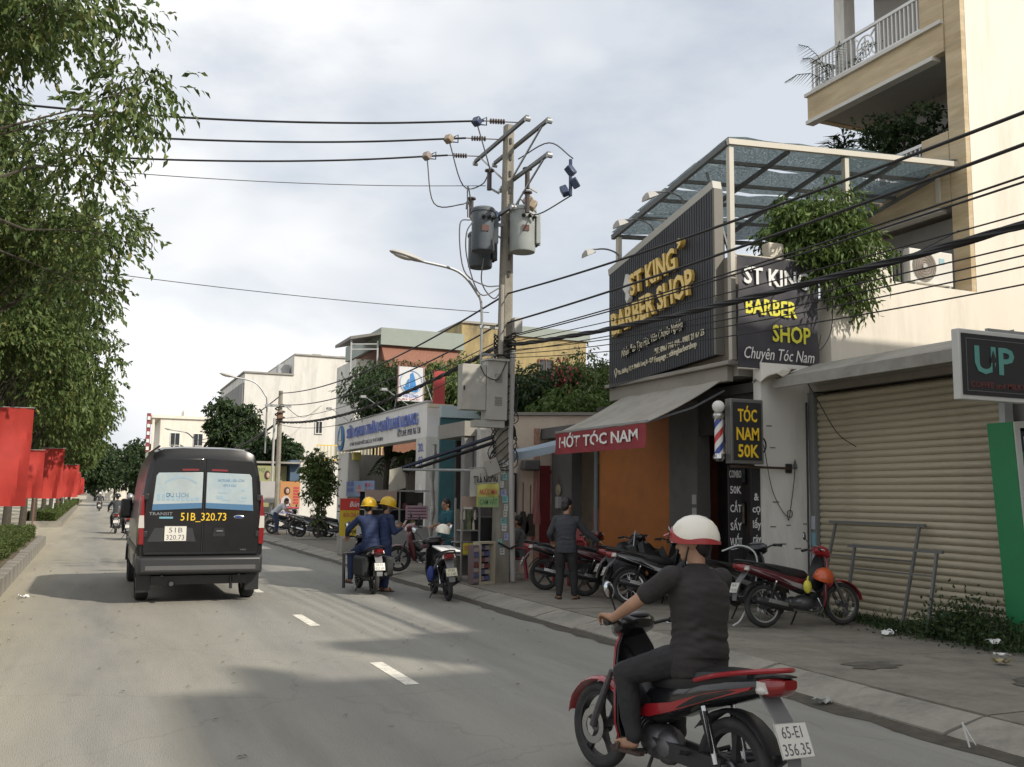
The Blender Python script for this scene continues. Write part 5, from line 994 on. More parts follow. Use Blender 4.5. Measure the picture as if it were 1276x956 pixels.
# ================================================================ motorbikes (x forward, y left, origin under the middle)
def wheel(par, name, x, kind, R_=.28, tw=.042, disc=False):
    w = thing(name, '', '', (0,0,0)); COL.objects.unlink(w); bpy.data.objects.remove(w)
    M = Matrix.Translation((x,0,R_)) @ Matrix.Rotation(R(90),4,'X')
    t = MB(M).lathe([(R_-tw*1.7+tw*1.7*.0,-.02)]+[(R_-tw*.85+tw*.85*math.cos(a), tw*math.sin(a)) for a in np.linspace(-2.3,2.3,13)]+[(R_-tw*1.7,.02)], 36).build(name, RUB, par)
    rr = R_-tw*1.55; rim = MB(M).lathe([(rr-.02,-.026),(rr+.012,-.03),(rr+.012,-.024),(rr-.006,-.014),(rr-.006,.014),(rr+.012,.024),(rr+.012,.03),(rr-.02,.026),(rr-.02,-.026)], 36).build('rim', CHROME if kind == 'spoke' else BLACK, t)
    hb = MB(M).lathe([(.001,-.06),(.035,-.06),(.045,-.05),(.03,-.04),(.03,.04),(.05,.05),(.05,.058),(.001,.06)], 16)
    hb.build('hub', ENG, t)
    if kind == 'spoke':
        sp = MB(M)
        for k in range(24):
            a = k*math.pi/12; b = a+(.5 if k % 2 else -.5); s = .035 if k % 4 < 2 else -.035
            sp.bar((.042*math.cos(a),.042*math.sin(a),s),((rr-.015)*math.cos(b),(rr-.015)*math.sin(b),0),.0045)
        sp.build('spokes', CHROME, t, smooth=0, kind='stuff')
    else:
        for k in range(5):
            a = k*2*math.pi/5+.3; c, s = math.cos(a), math.sin(a); mb = MB(M)
            mb.loft([[(c*r-s*q*w_, s*r+c*q*w_, z*h) for q,z in ((-1,-1),(1,-1),(1,1),(-1,1))] for r,w_,h in ((.03,.024,.022),(.12,.016,.014),(rr-.015,.024,.014))]); mb.build('spoke', BLACK, t)
        if disc:
            MB(M).lathe([(.07,-.078),(.115,-.078),(.115,-.073),(.07,-.073),(.07,-.078)], 24).build('brake_disc', CHROME, t)
    return t
def ring(x, zc, hz, hy, n=12, e=2.6):
    """rounded-box cross section at x"""
    o = []
    for k in range(n):
        a = 2*math.pi*k/n; c, s = math.cos(a), math.sin(a); o.append((x, hy*math.copysign(abs(c)**(2/e), c), zc+hz*math.copysign(abs(s)**(2/e), s)))
    return o
def plate_on(par, M, l1, l2, m=None, w=.19, h=.14):
    p = MB(M).box(-w/2,w/2,-h/2,h/2,-.002,.002); o = p.build('number_plate', m or PLATE, par)
    fr = MB(M); t = .004
    for q in ((-w/2,w/2,-h/2,-h/2+t),(-w/2,w/2,h/2-t,h/2),(-w/2,-w/2+t,-h/2+t,h/2-t),(w/2-t,w/2,-h/2+t,h/2-t)): fr.box(q[0],q[1],q[2],q[3],.0021,.0032)
    fr.build('plate_edge', flat('plate_edge', (.3,.3,.28), .5), o)
    text(l1, INKP, o, M @ Matrix.Translation((0,h*.07,.003)), h*.34, w*.62, 0, .0006, world=False); text(l2, INKP, o, M @ Matrix.Translation((0,-h*.41,.003)), h*.34, w*.82, 0, .0006, world=False)
    return o
INKP = flat('plate_ink', (.10,.10,.11), .6)
def bike(label, x, y, rz, body=RED, shell=None, accent=None, wheels='cast', z=.13, lean=0, steer=0, l1='59-X1', l2='236.48', pl=None, group='parked motorbikes', mirrors='LR', detail=1, seat=BLACK, inner=BLACK, scooter=False, roll=0, grab=None, name='motorbike', ps=1.0):
    t = thing(name, label, 'motorbike', (x,y,z), 0, group, rot=(lean,0,rz)); shell = shell or body; accent = accent or body
    F, B = .61, -.61
    wheel(t, 'rear_wheel', B, wheels)
    n0 = set(o.name for o in t.children)
    wheel(t, 'front_wheel', F, wheels, disc=True)
    for s in (-1,1):
        MB().tube([(F,s*.075,.28),(F-.06,s*.075,.42),(F-.165,s*.07,.66)], [.026,.026,.018], 8).build('fork_leg', ENG, t)
    # front fender with a pointed nose
    A = np.linspace(R(160), R(8), 14); P = [[(F+(.315+.02*(i<3))*math.cos(a), .058*math.sin(q)*(1 if 2 < i < 11 else .55+.12*min(i,13-i)), .28+(.315)*math.sin(a)+.022*math.cos(q)-.02) for q in np.linspace(-1.5,1.5,7)] for i, a in enumerate(A[::-1])]
    MB().sheet(P, .006).build('front_fender', shell, t)
    # leg shield: coloured outer skin and dark inner skin
    def shield(d, sc_):
        P = []
        for z_, xc, w, dp in ((.24,.30,.17,.07),(.36,.345,.205,.12),(.48,.375,.215,.15),(.60,.40,.20,.15),(.72,.425,.185,.14),(.82,.43,.155,.12),(.90,.41,.10,.08)):
            P.append([(xc-d-dp*abs(q)**1.7-.02*(z_<.3), w*sc_*q, z_+.02*abs(q)) for q in np.linspace(-1,1,11)])
        return P
    MB().sheet(shield(0,1), .012).build('leg_shield', shell, t); MB().sheet(shield(.016,.95), .010).build('inner_shield', inner, t)
    mb = MB(); mb.loft([ring(.40,.70,.13,.05),ring(.26,.58,.12,.075),ring(.12,.50,.09,.085),ring(-.02,.50,.09,.09),ring(-.15,.55,.09,.09)]); mb.build('centre_tunnel', inner, t)
    # handlebar, headlight cowl, grips, levers
    st = Matrix.Translation((.38,0,.9)) @ Matrix.Rotation(steer,4,'Z') @ Matrix.Translation((-.38,0,-.9))
    mb = MB(st); mb.loft([ring(.25,.99,.03,.10),ring(.29,.985,.065,.16),(ring(.36,.97,.085,.155)),ring(.42,.95,.075,.12),ring(.455,.935,.05,.08)]); hc = mb.build('headlight_cowl', shell if not scooter else inner, t)
    mb = MB(st @ Matrix.Translation((.445,0,.935)) @ Matrix.Rotation(R(75),4,'Y')); mb.ell((0,0,0),(.06,.085,.03),14); mb.build('headlight', CLEARL, hc)
    mb = MB(st); mb.ell((.30,0,1.035),(.05,.10,.022),14,Matrix.Rotation(R(20),4,'Y')); mb.build('dashboard', GREYP, hc)
    MB(st).tube(spline([(.22,-.36,1.0),(.25,-.26,1.01),(.32,-.12,.97),(.34,0,.95),(.32,.12,.97),(.25,.26,1.01),(.22,.36,1.0)],4), .012, 8).build('handlebar', BLACK, t)
    for s in (-1,1):
        MB(st).tube([(.245,s*.25,1.008),(.215,s*.37,.998)], .019, 10).build('grip', RUB, t)
        MB(st).tube(spline([(.27,s*.22,1.0),(.32,s*.28,.985),(.285,s*.36,.975)],4), .006, 6).build('brake_lever', CHROME, t)
        if ('L' if s > 0 else 'R') in mirrors:
            mi = MB(st).tube(spline([(.27,s*.21,1.01),(.28,s*.235,1.08),(.25,s*.31,1.16)],4), .006, 6).build('mirror_arm', BLACK, t)
            M = st @ Matrix.Translation((.25,s*.335,1.20)) @ Matrix.Rotation(s*R(-12),4,'Z') @ Matrix.Rotation(s*R(-25),4,'X')
            mb = MB(M); mb.ell((0,0,0),(.022,.042,.062),14); mb.build('mirror_shell', BLACK, mi); mb = MB(M); mb.ell((-.013,0,0),(.012,.037,.055),14); mb.build('mirror_glass', MIRROR, mi)
    # engine, exhaust, frame
    mb = MB(); mb.ell((.0,0,.30),(.17,.12,.11),16); mb.ell((-.12,.06,.29),(.12,.06,.10),14); mb.build('engine', ENG, t)
    mb = MB(Matrix.Translation((.10,0,.37)) @ Matrix.Rotation(R(62),4,'Y'))
    for k in range(7): mb.lathe([(.03,.0+k*.022),(.075,.0+k*.022),(.075,.008+k*.022),(.03,.008+k*.022)], 14)
    mb.lathe([(.05,0),(.05,.17),(.001,.18)], 12); mb.build('cylinder_fins', ENG, t, kind='stuff')
    MB().tube(spline([(.22,-.03,.36),(.24,-.08,.22),(.10,-.11,.18),(-.15,-.13,.21),(-.28,-.14,.24)],4), .017, 8).build('exhaust_pipe', CHROME, t)
    mf = MB().tube([(-.26,-.145,.235),(-.32,-.15,.25),(-.78,-.165,.36),(-.82,-.166,.37)], [.02,.045,.05,.03], 12).build('muffler', flat('muffler_dark', (.05,.05,.052), .4, metal=.6), t)
    MB().bar((-.36,-.2,.29),(-.66,-.215,.36),.012,.05).build('heat_guard', CHROME, mf)
    for s in (-1,1):
        MB().bar((-.08,s*.09,.30),(-.62,s*.09,.28),.03,.05).build('swingarm', ENG, t)
        sh = MB().tube([(-.57,s*.115,.30),(-.46,s*.12,.60)], .016, 8).build('shock_absorber', CHROME, t)
        mb = MB(); k_ = 34; mb.tube([Vector((-.57,s*.115,.30)).lerp(Vector((-.46,s*.12,.60)), .2+.72*i/(k_*3))+Vector((.026*math.cos(i*2.1),.026*math.sin(i*2.1),0)) for i in range(k_*3)], .006, 4); mb.build('spring', BLACK, sh)
        MB().tube([(.06,s*.08,.24),(.06,s*.21,.24)], .016, 8).build('foot_peg', RUB, t)
        MB().tube([(-.32,s*.08,.30),(-.36,s*.21,.33)], .014, 8).build('pillion_peg', RUB, t)
    MB().bar((-.02,.095,.29),(-.6,.095,.28),.03,.10).build('chain_case', BLACK, t)
    MB().tube([(-.02,.1,.22),(-.05,.22,.015)], .012, 6).build('side_stand', BLACK, t)
    MB().tube([(.0,.13,.24),(.12,.15,.22),(.16,.15,.24)], .01, 6).build('gear_lever', CHROME, t)
    # seat and tail bodywork
    mb = MB(); mb.loft([ring(.08,.655,.03,.055),ring(.02,.67,.06,.095),ring(-.15,.69,.075,.12),ring(-.3,.715,.078,.135),ring(-.45,.745,.075,.138),ring(-.6,.775,.062,.125),ring(-.76,.80,.04,.09)]); mb.build('seat', seat, t)
    mb = MB(); mb.loft([ring(.10,.52,.09,.07),ring(-.05,.55,.11,.10),ring(-.25,.60,.105,.125),ring(-.45,.67,.09,.14),ring(-.65,.72,.075,.125),ring(-.84,.765,.055,.09),ring(-.94,.785,.035,.055)]); mb.build('side_panel', body, t)
    for s in (-1,1):
        mb = MB(); mb.prism([(.14,.44),(.02,.45),(-.2,.52),(-.5,.635),(-.80,.745),(-.82,.765),(-.5,.68),(-.2,.575),(.05,.52)], s*.105, s*.136, 'y'); 
        for i, v in enumerate(mb.v): mb.v[i] = (v[0], v[1]*(.80 if v[0] > -.1 else (1.02 if v[0] > -.6 else .82)), v[2])
        mb.build('panel_stripe', accent, t)
    mb = MB(); mb.loft([ring(-.84,.768,.048,.098,16,4),ring(-.91,.775,.056,.092,16,4),ring(-.965,.785,.046,.07,16,4),ring(-1.0,.80,.026,.05,16,4)]); tl_ = mb.build('tail_light', REDL, t)
    mb = MB(); mb.loft([ring(-.82,.815,.016,.095,14,3),ring(-.93,.835,.012,.075,14,3),ring(-1.0,.842,.006,.05,14,3)]); mb.build('tail_cover', BLACK, t)
    for s in (-1,1): MB().prism([(-.845,.735),(-.845,.80),(-.90,.80),(-.925,.745)], s*.0905, s*.1005, 'y').build('lens_divider', CLEARL, tl_)
    for s in (-1,1): mb = MB(); mb.ell((-.875,s*.098,.755),(.036,.022,.024),12); mb.build('turn_signal', CLEARL, t)
    gb = grab or accent
    MB().tube(spline([(-.40,.135,.735),(-.60,.150,.795),(-.82,.125,.845),(-.96,.06,.872),(-.96,-.06,.872),(-.82,-.125,.845),(-.60,-.150,.795),(-.40,-.135,.735)],4), .014, 8).build('grab_rail', gb, t)
    A = np.linspace(R(155), R(35), 10); P = [[(B+.325*math.cos(a), .07*math.sin(q), .28+.325*math.sin(a)+.02*math.cos(q)-.02) for q in np.linspace(-1.4,1.4,7)] for a in A]; MB().sheet(P, .006).build('rear_fender', BLACK, t)
    mb = MB(); mb.loft([[(x_,s_*w,z_+d*c) for s_,c in ((-1,-.5),(1,-.5),(1,.5),(-1,.5))] for x_,z_,w,d in ((-.84,.73,.07,.02),(-.96,.60,.065,.02),(-1.03,.43,.055,.02),(-1.04,.36,.05,.012))]); mb.build('plate_holder', GREYP, t)
    M = Matrix.Translation((-1.03,0,.52)) @ Matrix(((0,0,-1,0),(-1,0,0,0),(0,1,0,0),(0,0,0,1))) @ Matrix.Rotation(R(-24),4,'X'); plate_on(t, M, l1, l2, pl, .19*ps, .14*ps)
    return t
MIRROR = flat('mirror_glass', (.55,.6,.64), .08, metal=1)
DKRED = flat('maroon_paint', (.10,.012,.02), .3, coat=.5); BLKP = flat('black_paint', (.014,.014,.016), .22, coat=.5); WHT = flat('white_gloss', (.62,.62,.60), .25, coat=.5); SILV = flat('silver_paint', (.32,.33,.34), .35, metal=.5); BLUB = flat('blue_gloss', (.02,.04,.16), .3, coat=.4)
# the ridden bike in front
RIDE = bike('red and black motorbike ridden by the man in the white helmet', 3.322, 5.304, R(99.5), RED, RED, RED, 'cast', 0, lean=R(3.5), l1='65-E1', l2='356.35', group=None, mirrors='L', steer=R(6), ps=1.32)
for o in RIDE.children:
    if o.name.startswith(('side_panel', 'headlight_cowl')): o.data.materials[0] = BLKP
def put(px_f, px_r):                                  # bike standing on two wheel contacts (x,y)
    (a,b),(c,d) = px_f, px_r; return (a+c)/2, (b+d)/2, math.atan2(b-d, a-c)
G = 'motorbikes parked before the barber shop'
def par(label, f, r, *a, **k): x,y,h = put(f,r); return bike(label, x, y, h, *a, group=k.pop('group', G), **k)
red_bike = par('red motorbike with spoked wheels and orange helmet parked before the shutter', (9.38,10.4), (8.18,10.5), DKRED, RED, flat('stripe_silver', (.3,.28,.28), .4), 'spoke', steer=R(-18), lean=R(-5), mirrors='L', grab=BLACK, l2='118.06')
par('black scooter squeezed between the rider and the red motorbike', (9.0,11.35), (7.85,11.1), BLKP, BLKP, SILV, 'cast', steer=R(30), lean=R(-6), mirrors='', grab=BLACK, l2='502.77')
par('dark motorbike with silver stripes and white leg shield at the shop door', (9.0,13.0), (7.82,13.35), BLKP, WHT, SILV, 'spoke', steer=R(20), lean=R(-6), mirrors='L', grab=BLACK, l2='640.19')
par('maroon striped motorbike second from the chair by the orange wall', (8.95,14.45), (7.75,14.75), DKRED, BLKP, flat('stripe_silver', (.3,.28,.28)), 'cast', lean=R(-6), steer=R(25), mirrors='', grab=BLACK, l2='073.51')
par('dark maroon motorbike behind the standing youth, tail to the road', (8.75,15.6), (7.58,15.95), BLKP, DKRED, DKRED, 'cast', lean=R(-6), steer=R(20), mirrors='', grab=BLACK, l1='59-P2', l2='314.20')
par('black motorbike under dark covers against the orange wall', (9.25,13.75), (8.1,14.05), BLKP, BLKP, BLKP, 'cast', lean=R(-6), steer=R(30), mirrors='R', grab=BLACK, l2='229.70')
# bikes by the kerb and stall
par('black motorbike with white rack box and yellowish plate parked at the kerb', (5.88,17.1), (5.72,15.9), BLKP, BLKP, SILV, 'cast', z=0, lean=R(-5), steer=R(-14), mirrors='LR', pl=PLATEY, l1='59-B2', l2='513.80', group='motorbikes by the kerb', grab=BLACK)
par('motorbike carrying the two workers in yellow helmets', (4.84,18.6), (4.80,17.35), BLKP, BLKP, DKRED, 'cast', z=0, mirrors='LR', l1='51-V2', l2='023.89', group='motorbikes by the kerb', grab=BLACK)
par('maroon and white motorbike parked behind the workers near the stall', (6.3,20.6), (7.3,20.2), DKRED, DKRED, WHT, 'cast', lean=R(-5), steer=R(20), l2='771.02', group='motorbikes by the kerb')
# far row and traffic
G2 = 'motorbikes parked by the far pole'
par('dark motorbike with a man in white beside it near the far pole', (7.9,40.2), (6.9,40.9), BLKP, BLKP, SILV, 'cast', lean=R(-5), group=G2, l2='400.12'); par('black motorbike parked just left of the slim tree', (8.4,38.3), (7.5,38.9), BLKP, BLKP, BLKP, 'cast', lean=R(-5), group=G2, l2='288.36')
par('dark motorbike half behind the slim pavement tree', (8.3,36.9), (7.45,37.6), BLKP, BLKP, WHT, 'cast', lean=R(-5), group=G2, l2='190.55'); par('white fronted motorbike right of the slim pavement tree', (9.05,36.2), (8.0,36.7), BLKP, WHT, WHT, 'cast', lean=R(-5), steer=R(-20), group=G2, l2='625.18')
G3_ = 'motorbikes riding far ahead'
par('motorbike riding ahead beside the van mirror', (1.35,40.2), (1.3,39), BLKP, DKRED, DKRED, 'cast', z=0, group=G3_); par('tiny motorbike at the far end of the road', (.7,96.2), (.65,95), BLKP, WHT, WHT, 'cast', z=0, group=G3_)
par('motorbike riding just ahead of the one by the van mirror', (1.05,46.2), (1.0,45), BLKP, BLKP, SILV, 'cast', z=0, group=G3_)
# things hung on and left with the bikes
def helmet(label, x, y, z, m, rim=None, rz=0, r=.13, tilt=0, cat='helmet', group=None, cap=False, par=None, name='helmet'):
    t = thing(name, label, cat, (x,y,z), 0, group, rot=(tilt,0,rz)) if par is None else par
    prof = [(1.0,-.32),(1.03,-.1),(1.0,.15),(.9,.45),(.72,.7),(.45,.9),(.2,.98),(.001,1.0)]
    mb = MB(Matrix.Diagonal((1.12*r,r,r*.98,1))); mb.lathe([(a,b) for a,b in prof], 28); mb.lathe([(a*.94,b*.94) for a,b in prof], 28); sh = mb.build('shell', m, t)
    if rim:
        mb = MB(Matrix.Diagonal((1.14*r,r*1.02,r,1))); P = []
        for a in np.linspace(0,2*math.pi,41):
            f = max(0, math.cos(a)); up = .02+.34*f**2-.20*(1-f)+.07*math.cos(3*a); up2 = -.38+.18*f**3
            P.append([((1.02-.03*abs(h))*math.cos(a)*(1 if h < .2 else math.sqrt(max(.05,1-h*h*.8))), (1.02-.03*abs(h))*math.sin(a)*(1 if h < .2 else math.sqrt(max(.05,1-h*h*.8))), h) for h in (up2, (up+up2)/2, up)])
        mb.sheet(P, .05); mb.build('rim_band', rim, t)
        mb = MB(Matrix.Diagonal((r,r,r,1))); mb.sheet([[(1.10+.28*u, .62*q*(1-.25*u), .16-.10*u+.0*q-.1*q*q) for q in np.linspace(-1,1,7)] for u in (0,.5,1)], .04); mb.build('visor', rim, t)
    if cap:
        mb = MB(Matrix.Diagonal((r,r,r,1))); P = [[((1.05+w*(.16+.34*max(0,math.cos(a))**2))*math.cos(a)*1.1, (1.05+w*.16)*math.sin(a), -.28-.08*w) for w in (0,.5,1)] for a in np.linspace(0,2*math.pi,33)]
        mb.sheet(P, .04); mb.build('brim', m, t); mb = MB(Matrix.Diagonal((r*1.12,r,r,1)))
        for q in (-.35,0,.35): mb.tube([(math.cos(a)*.98*math.sqrt(1-q*q*.8), q, math.sin(a)*1.0*math.sqrt(1-q*q*.7)) for a in np.linspace(.25,2.9,13)], .035, 5)
        mb.build('ridges', m, t)
    return t
helmet('orange helmet hung on the handlebar of the red motorbike', 8.98, 10.28, .78, flat('helmet_orange', (.52,.09,.025), .3, coat=.3), rz=.5, tilt=.3); 
t = thing('plastic_bag', 'small yellow bag hung on the red motorbike', 'bag', (8.72,10.3,.66)); mb = MB(); mb.ell((0,0,0),(.06,.05,.09),10); mb.build('bag_body', flat('bag_yellow', (.6,.55,.06), .5), t); MB().tube([(0,0,.08),(.02,0,.14)], .01, 5).build('handle', MATS['bag_yellow'], t)
helmet('white helmet resting on the kerb motorbike mirror', 5.86, 16.65, 1.16, CREAMP, rz=1.4, tilt=.2)
t = thing('rack_board', 'white flat carton lying across the seat of the kerb motorbike', 'carton', (5.75,16.2,.86), R(84)); mb = MB(Matrix.Rotation(R(-4),4,'Y')); mb.box(-.42,.30,-.17,.17,0,.03); mb.build('board', WHITEP, t, bevel=.01); mb = MB(); mb.box(-.36,.24,-.19,-.175,-.01,.04); mb.build('edge_rail', GREYP, t); MB(Matrix.Rotation(R(-4),4,'Y')).box(-.3,.1,-.02,-.01,.0305,.034).build('fold_line', GREYP, t)
t = thing('blue_bag', 'blue cloth bag hanging beside the kerb motorbike wheel', 'bag', (5.58,16.45,.42)); mb = MB(); mb.ell((0,0,0),(.07,.10,.14),12); mb.build('bag_body', flat('bag_blue', (.03,.05,.22), .7), t); MB().tube([(0,0,.12),(.03,0,.3)], .01, 5).build('strap', BLACK, t)
t = thing('saddle_bags', 'pair of black panniers slung over the workers motorbike', 'panniers', (4.8,17.45,.66), R(90))
for s in (-1,1): mb = MB(); mb.box(-.30,.32,s*.20-.08+.03*s,s*.20+.08+.03*s,-.34,.02); mb.build('pannier', mat('pannier_black', (.02,.022,.022), .8, vary=.3, vscale=8, bump=.3, bscale=12), t, bevel=.05)
MB().box(-.2,.2,-.18,.18,.025,.04).build('strap', BLACK, t)
t = thing('upright_rod', 'dark rod carried upright beside the workers motorbike left side', 'rod', (4.30,17.6,.1)); MB().tube([(0,0,0),(0,.05,.62)], .03, 6).build('rod', BLACK, t); MB().tube([(0,.05,.62),(.2,.05,.64)], .02, 6).build('hook', BLACK, t)
t = thing('hose', 'loop of pale grey hose hanging beside the black scooter', 'hose', (7.9,10.9,.85)); MB().tube(spline([(-.1,0,.25),(.1,-.15,.33),(.25,-.28,.2),(.2,-.3,-.2),(.0,-.28,-.6),(-.12,-.25,-.7)],5), .012, 6).build('tube', flat('hose_grey', (.45,.46,.46), .5), t)
t = thing('bike_cover', 'black rain cover bundled over the bikes by the orange wall', 'cover', (8.35,14.0,.75)); rs = np.random.RandomState(5); mb = MB()
P = [[(-.6+1.2*i/14, -.35+.7*j/10, .30-.9*(abs(i/7-1)**2.5)*.35-.35*(abs(j/5-1)**2)+.05*rs.normal()) for j in range(11)] for i in range(15)]; mb.sheet(P, .012); mb.build('sheet', mat('cover_black', (.016,.017,.017), .45, bump=.6, bscale=10), t); MB().tube([(-.3,-.3,.0),(-.05,.0,.5)], .012, 5).build('cover_strap', SILV, t)

# ================================================================ the van
def van():
    t = thing('passenger_van', 'black passenger van driving ahead, rear windows covered by a pale blue advert', 'van', (1.70,17.55,0), R(90)); V = mat('van_black', (.008,.008,.009), .3, vary=.15, coat=.3, dirt=(.05,.045,.037), dscale=1.2, damt=.15, spec=.4)
    # x forward; rear face near x=-.75 ; length 5.6 ; half width .99 ; height 2.5
    def sec(x, zb, zt, hw, tw, r=.16):
        pts = []; zs = zb+.42*(zt-zb)
        for a,b in ((hw*.93,zb),(hw,zb+.12),(hw*1.005,zs),(tw+.06,zt-.42),(tw,zt-.16),(tw-.05,zt-.06),(tw-.18,zt),(tw*.45,zt+.025)): pts.append((x,a,b))
        return pts+[(x,-p[1],p[2]) for p in reversed(pts)]
    mb = MB(); mb.loft([sec(-.80,.50,2.36,.955,.80),sec(-.74,.46,2.50,.985,.835),sec(-.4,.42,2.54,.99,.845),sec(1.5,.40,2.54,.99,.85),sec(3.0,.40,2.50,.985,.83),sec(3.5,.40,2.30,.97,.76),sec(4.2,.42,1.45,.95,.72),sec(4.75,.42,1.18,.86,.62),sec(4.9,.45,.95,.75,.55)]); body = mb.build('body', V, t, smooth=30)
    X = -.80
    def rear(name, m, poly, d0=.0, d1=.012, p=t, bevel=0): return MB().prism(poly, X-d1-.015, X-d0+.03, 'x').build(name, m, p, bevel=bevel)
    for s in (-1,1):
        d = MB().prism([(s*.006,.78),(s*.90,.78),(s*.93,1.15),(s*.90,1.60),(s*.80,2.30),(s*.76,2.34),(s*.006,2.36)], X-.035, X+.04, 'x').build('rear_door', V, t, bevel=.012)
        w = MB().prism([(s*.03,1.54),(s*.80,1.50),(s*.755,2.06),(s*.72,2.11),(s*.03,2.13)], X-.046, X-.034, 'x').build('rear_window', ADV, d, bevel=.006)
        MB().prism([(s*.032,1.542),(s*.795,1.502),(s*.79,1.60),(s*.032,1.63)], X-.0495, X-.0465, 'x').build('advert_sea', flat('advert_blue', (.07,.17,.30), .5), w)
        hb = MB()
        for z in (1.12,1.72): hb.box(X-.05,X+.02,s*.90-.05,s*.90+.05,z-.05,z+.05)
        hb.build('hinge', BLACK, d, bevel=.01, kind='stuff')
        tl = MB().prism([(s*.90,.95),(s*.985,.95),(s*.99,1.30),(s*.955,1.75),(s*.925,1.75),(s*.905,1.4)], X-.055, X+.14, 'x').build('tail_light', REDL, t, bevel=.015)
        MB().prism([(s*.902,1.22),(s*.99,1.22),(s*.985,1.42),(s*.915,1.42)], X-.062, X+.12, 'x').build('reverse_lens', CLEARL, tl)
        rear('brake_lamp', REDL, [(s*.10,2.155),(s*.36,2.15),(s*.36,2.18),(s*.10,2.185)], .0, .03, d)
        MB().box(X-.12,X-.02,s*.60-.012,s*.60+.012,.45,.47).build('tow_eye', BLACK, t)
    # skyline, swirl and words of the window advert
    aw = flat('advert_pale', (.30,.42,.50), .5); ad = flat('advert_word', (.12,.24,.38), .5); rs = random.Random(4); FR = Matrix(((0,0,-1,0),(-1,0,0,0),(0,1,0,0),(0,0,0,1)))
    def RA(y, z): return Matrix.Translation((X-.0475, y, z)) @ FR
    sk = MB()
    for k in range(9): y = .08+k*.075; h = rs.uniform(.04,.13); sk.box(X-.0485,X-.046,y,y+.05,1.66,1.66+h)
    sk.build('advert_skyline', aw, body, kind='stuff'); MB().sheet([[(X-.0475,.12+.5*i/12,1.93+.10*math.sin(i/12*3.1)+w) for w in (0,.035)] for i in range(13)], .002).build('advert_swirl', aw, body)
    text('DU LỊCH', ad, body, RA(.42,1.72), .07, .34, .004, .001, world=False); text('HOTLINE - SÀI GÒN', ad, body, RA(-.42,1.98), .045, .42, .003, .001, world=False); text('0913 626', ad, body, RA(-.4,1.90), .04, .2, .003, .001, world=False)
    bl = MB()
    for y,z,w,h in ((-.25,1.72,.1,.05),(-.3,1.80,.16,.02),(-.36,1.68,.14,.02),(-.62,1.84,.05,.03),(-.64,1.72,.09,.03),(-.6,1.66,.1,.02)): bl.box(X-.0485,X-.046,y-w/2,y+w/2,z-h/2,z+h/2)
    bl.build('advert_lines', aw, body, kind='stuff'); text('✦', WHITEL, body, RA(.70,1.55), .04, .09, 0, .001, world=False)
    rear('door_seam', INK, [(-.006,.62),(.006,.62),(.006,2.36),(-.006,2.36)], .0, .022)
    pr = rear('plate_recess', flat('van_recess', (.035,.035,.037), .4), [(.10,1.0),(.85,1.0),(.74,1.22),(.16,1.22)], .0, .024)
    M = Matrix.Translation((X-.05,.42,1.13)) @ FR; o = plate_on(t, M, '51B', '320.73', None, .34, .24)
    rear('door_handle_recess', BLACK, [(-.16,1.08),(-.36,1.08),(-.34,1.22),(-.19,1.22)], 0, .028); MB().box(X-.06,X-.03,-.32,-.22,1.16,1.18).build('door_handle', GREYP, t)
    mb = MB(Matrix.Translation((X-.043,-.57,1.40))); mb.ell((0,0,0),(.01,.085,.032),18); mb.build('oval_badge', CHROME, t); mb = MB(Matrix.Translation((X-.05,-.57,1.40))); mb.ell((0,0,0),(.008,.07,.024),18); mb.build('badge_inset', flat('badge_blue', (.03,.06,.2), .4), t)
    text('TRANSIT', CHROME, t, Matrix.Translation((X-.04,.66,1.425)) @ FR, .05, .36, .002, .003, world=False); rear('dealer_sticker', flat('sticker_cyan', (.15,.35,.45)), [(.68,1.37),(.47,1.37),(.47,1.40),(.68,1.40)], 0, .024)
    text('51B_320.73', YEL, t, Matrix.Translation((X-.04,-.01,1.34)) @ FR, .13, .72, .006, .001, world=False); text('VBS', GREYP, t, Matrix.Translation((X-.04,-.66,.85)) @ FR, .025, .1, 0, .001, world=False)
    mb = MB(); mb.loft([[(X-d,-w,z0),(X-d,w,z0),(X-d,w,z1),(X-d,-w,z1)] for d,w,z0,z1 in ((-.30,.985,.50,.80),(-.02,.99,.47,.78),(.13,.95,.50,.74))]); bp = mb.build('rear_bumper', flat('bumper_dark', (.03,.03,.032), .45), t, bevel=.03)
    MB().box(X-.137,X-.125,-.86,.86,.55,.62).build('bumper_step', flat('bumper_step', (.10,.10,.10), .6), bp); rear('lower_panel', BLKP, [(-.88,.80),(.88,.80),(.88,.83),(-.88,.83)], 0, .05)
    # side windows and trim (left side shows)
    for s in (-1,1):
        for x0, x1 in ((-.45,.75),(.85,2.0),(2.1,2.9)):
            ya = .93; P = [[(x0+(x1-x0)*i/3, s*(.972-.105*j/3), 1.42+.62*j/3) for j in range(4)] for i in range(4)]; MB().sheet(P, .012).build('side_window', ADV if x0 < 0 else (flat('window_red_reflection', (.08,.02,.018), .2) if x0 < 1 else GLASS), t)  # middle pane coloured red as a painted reflection on the van side
        MB().box(-.6,3.6,s*.985,s*1.004,.80,.90).build('side_moulding', BLACK, t)
        mb = MB(); mb.box(3.05,3.28,s*1.06-.11,s*1.06+.11,1.28,1.66); mm = mb.build('side_mirror', BLACK, t, bevel=.05); MB().bar((3.2,s*.9,1.4),(3.2,s*.98,1.45),.05).build('mirror_arm', BLACK, mm)
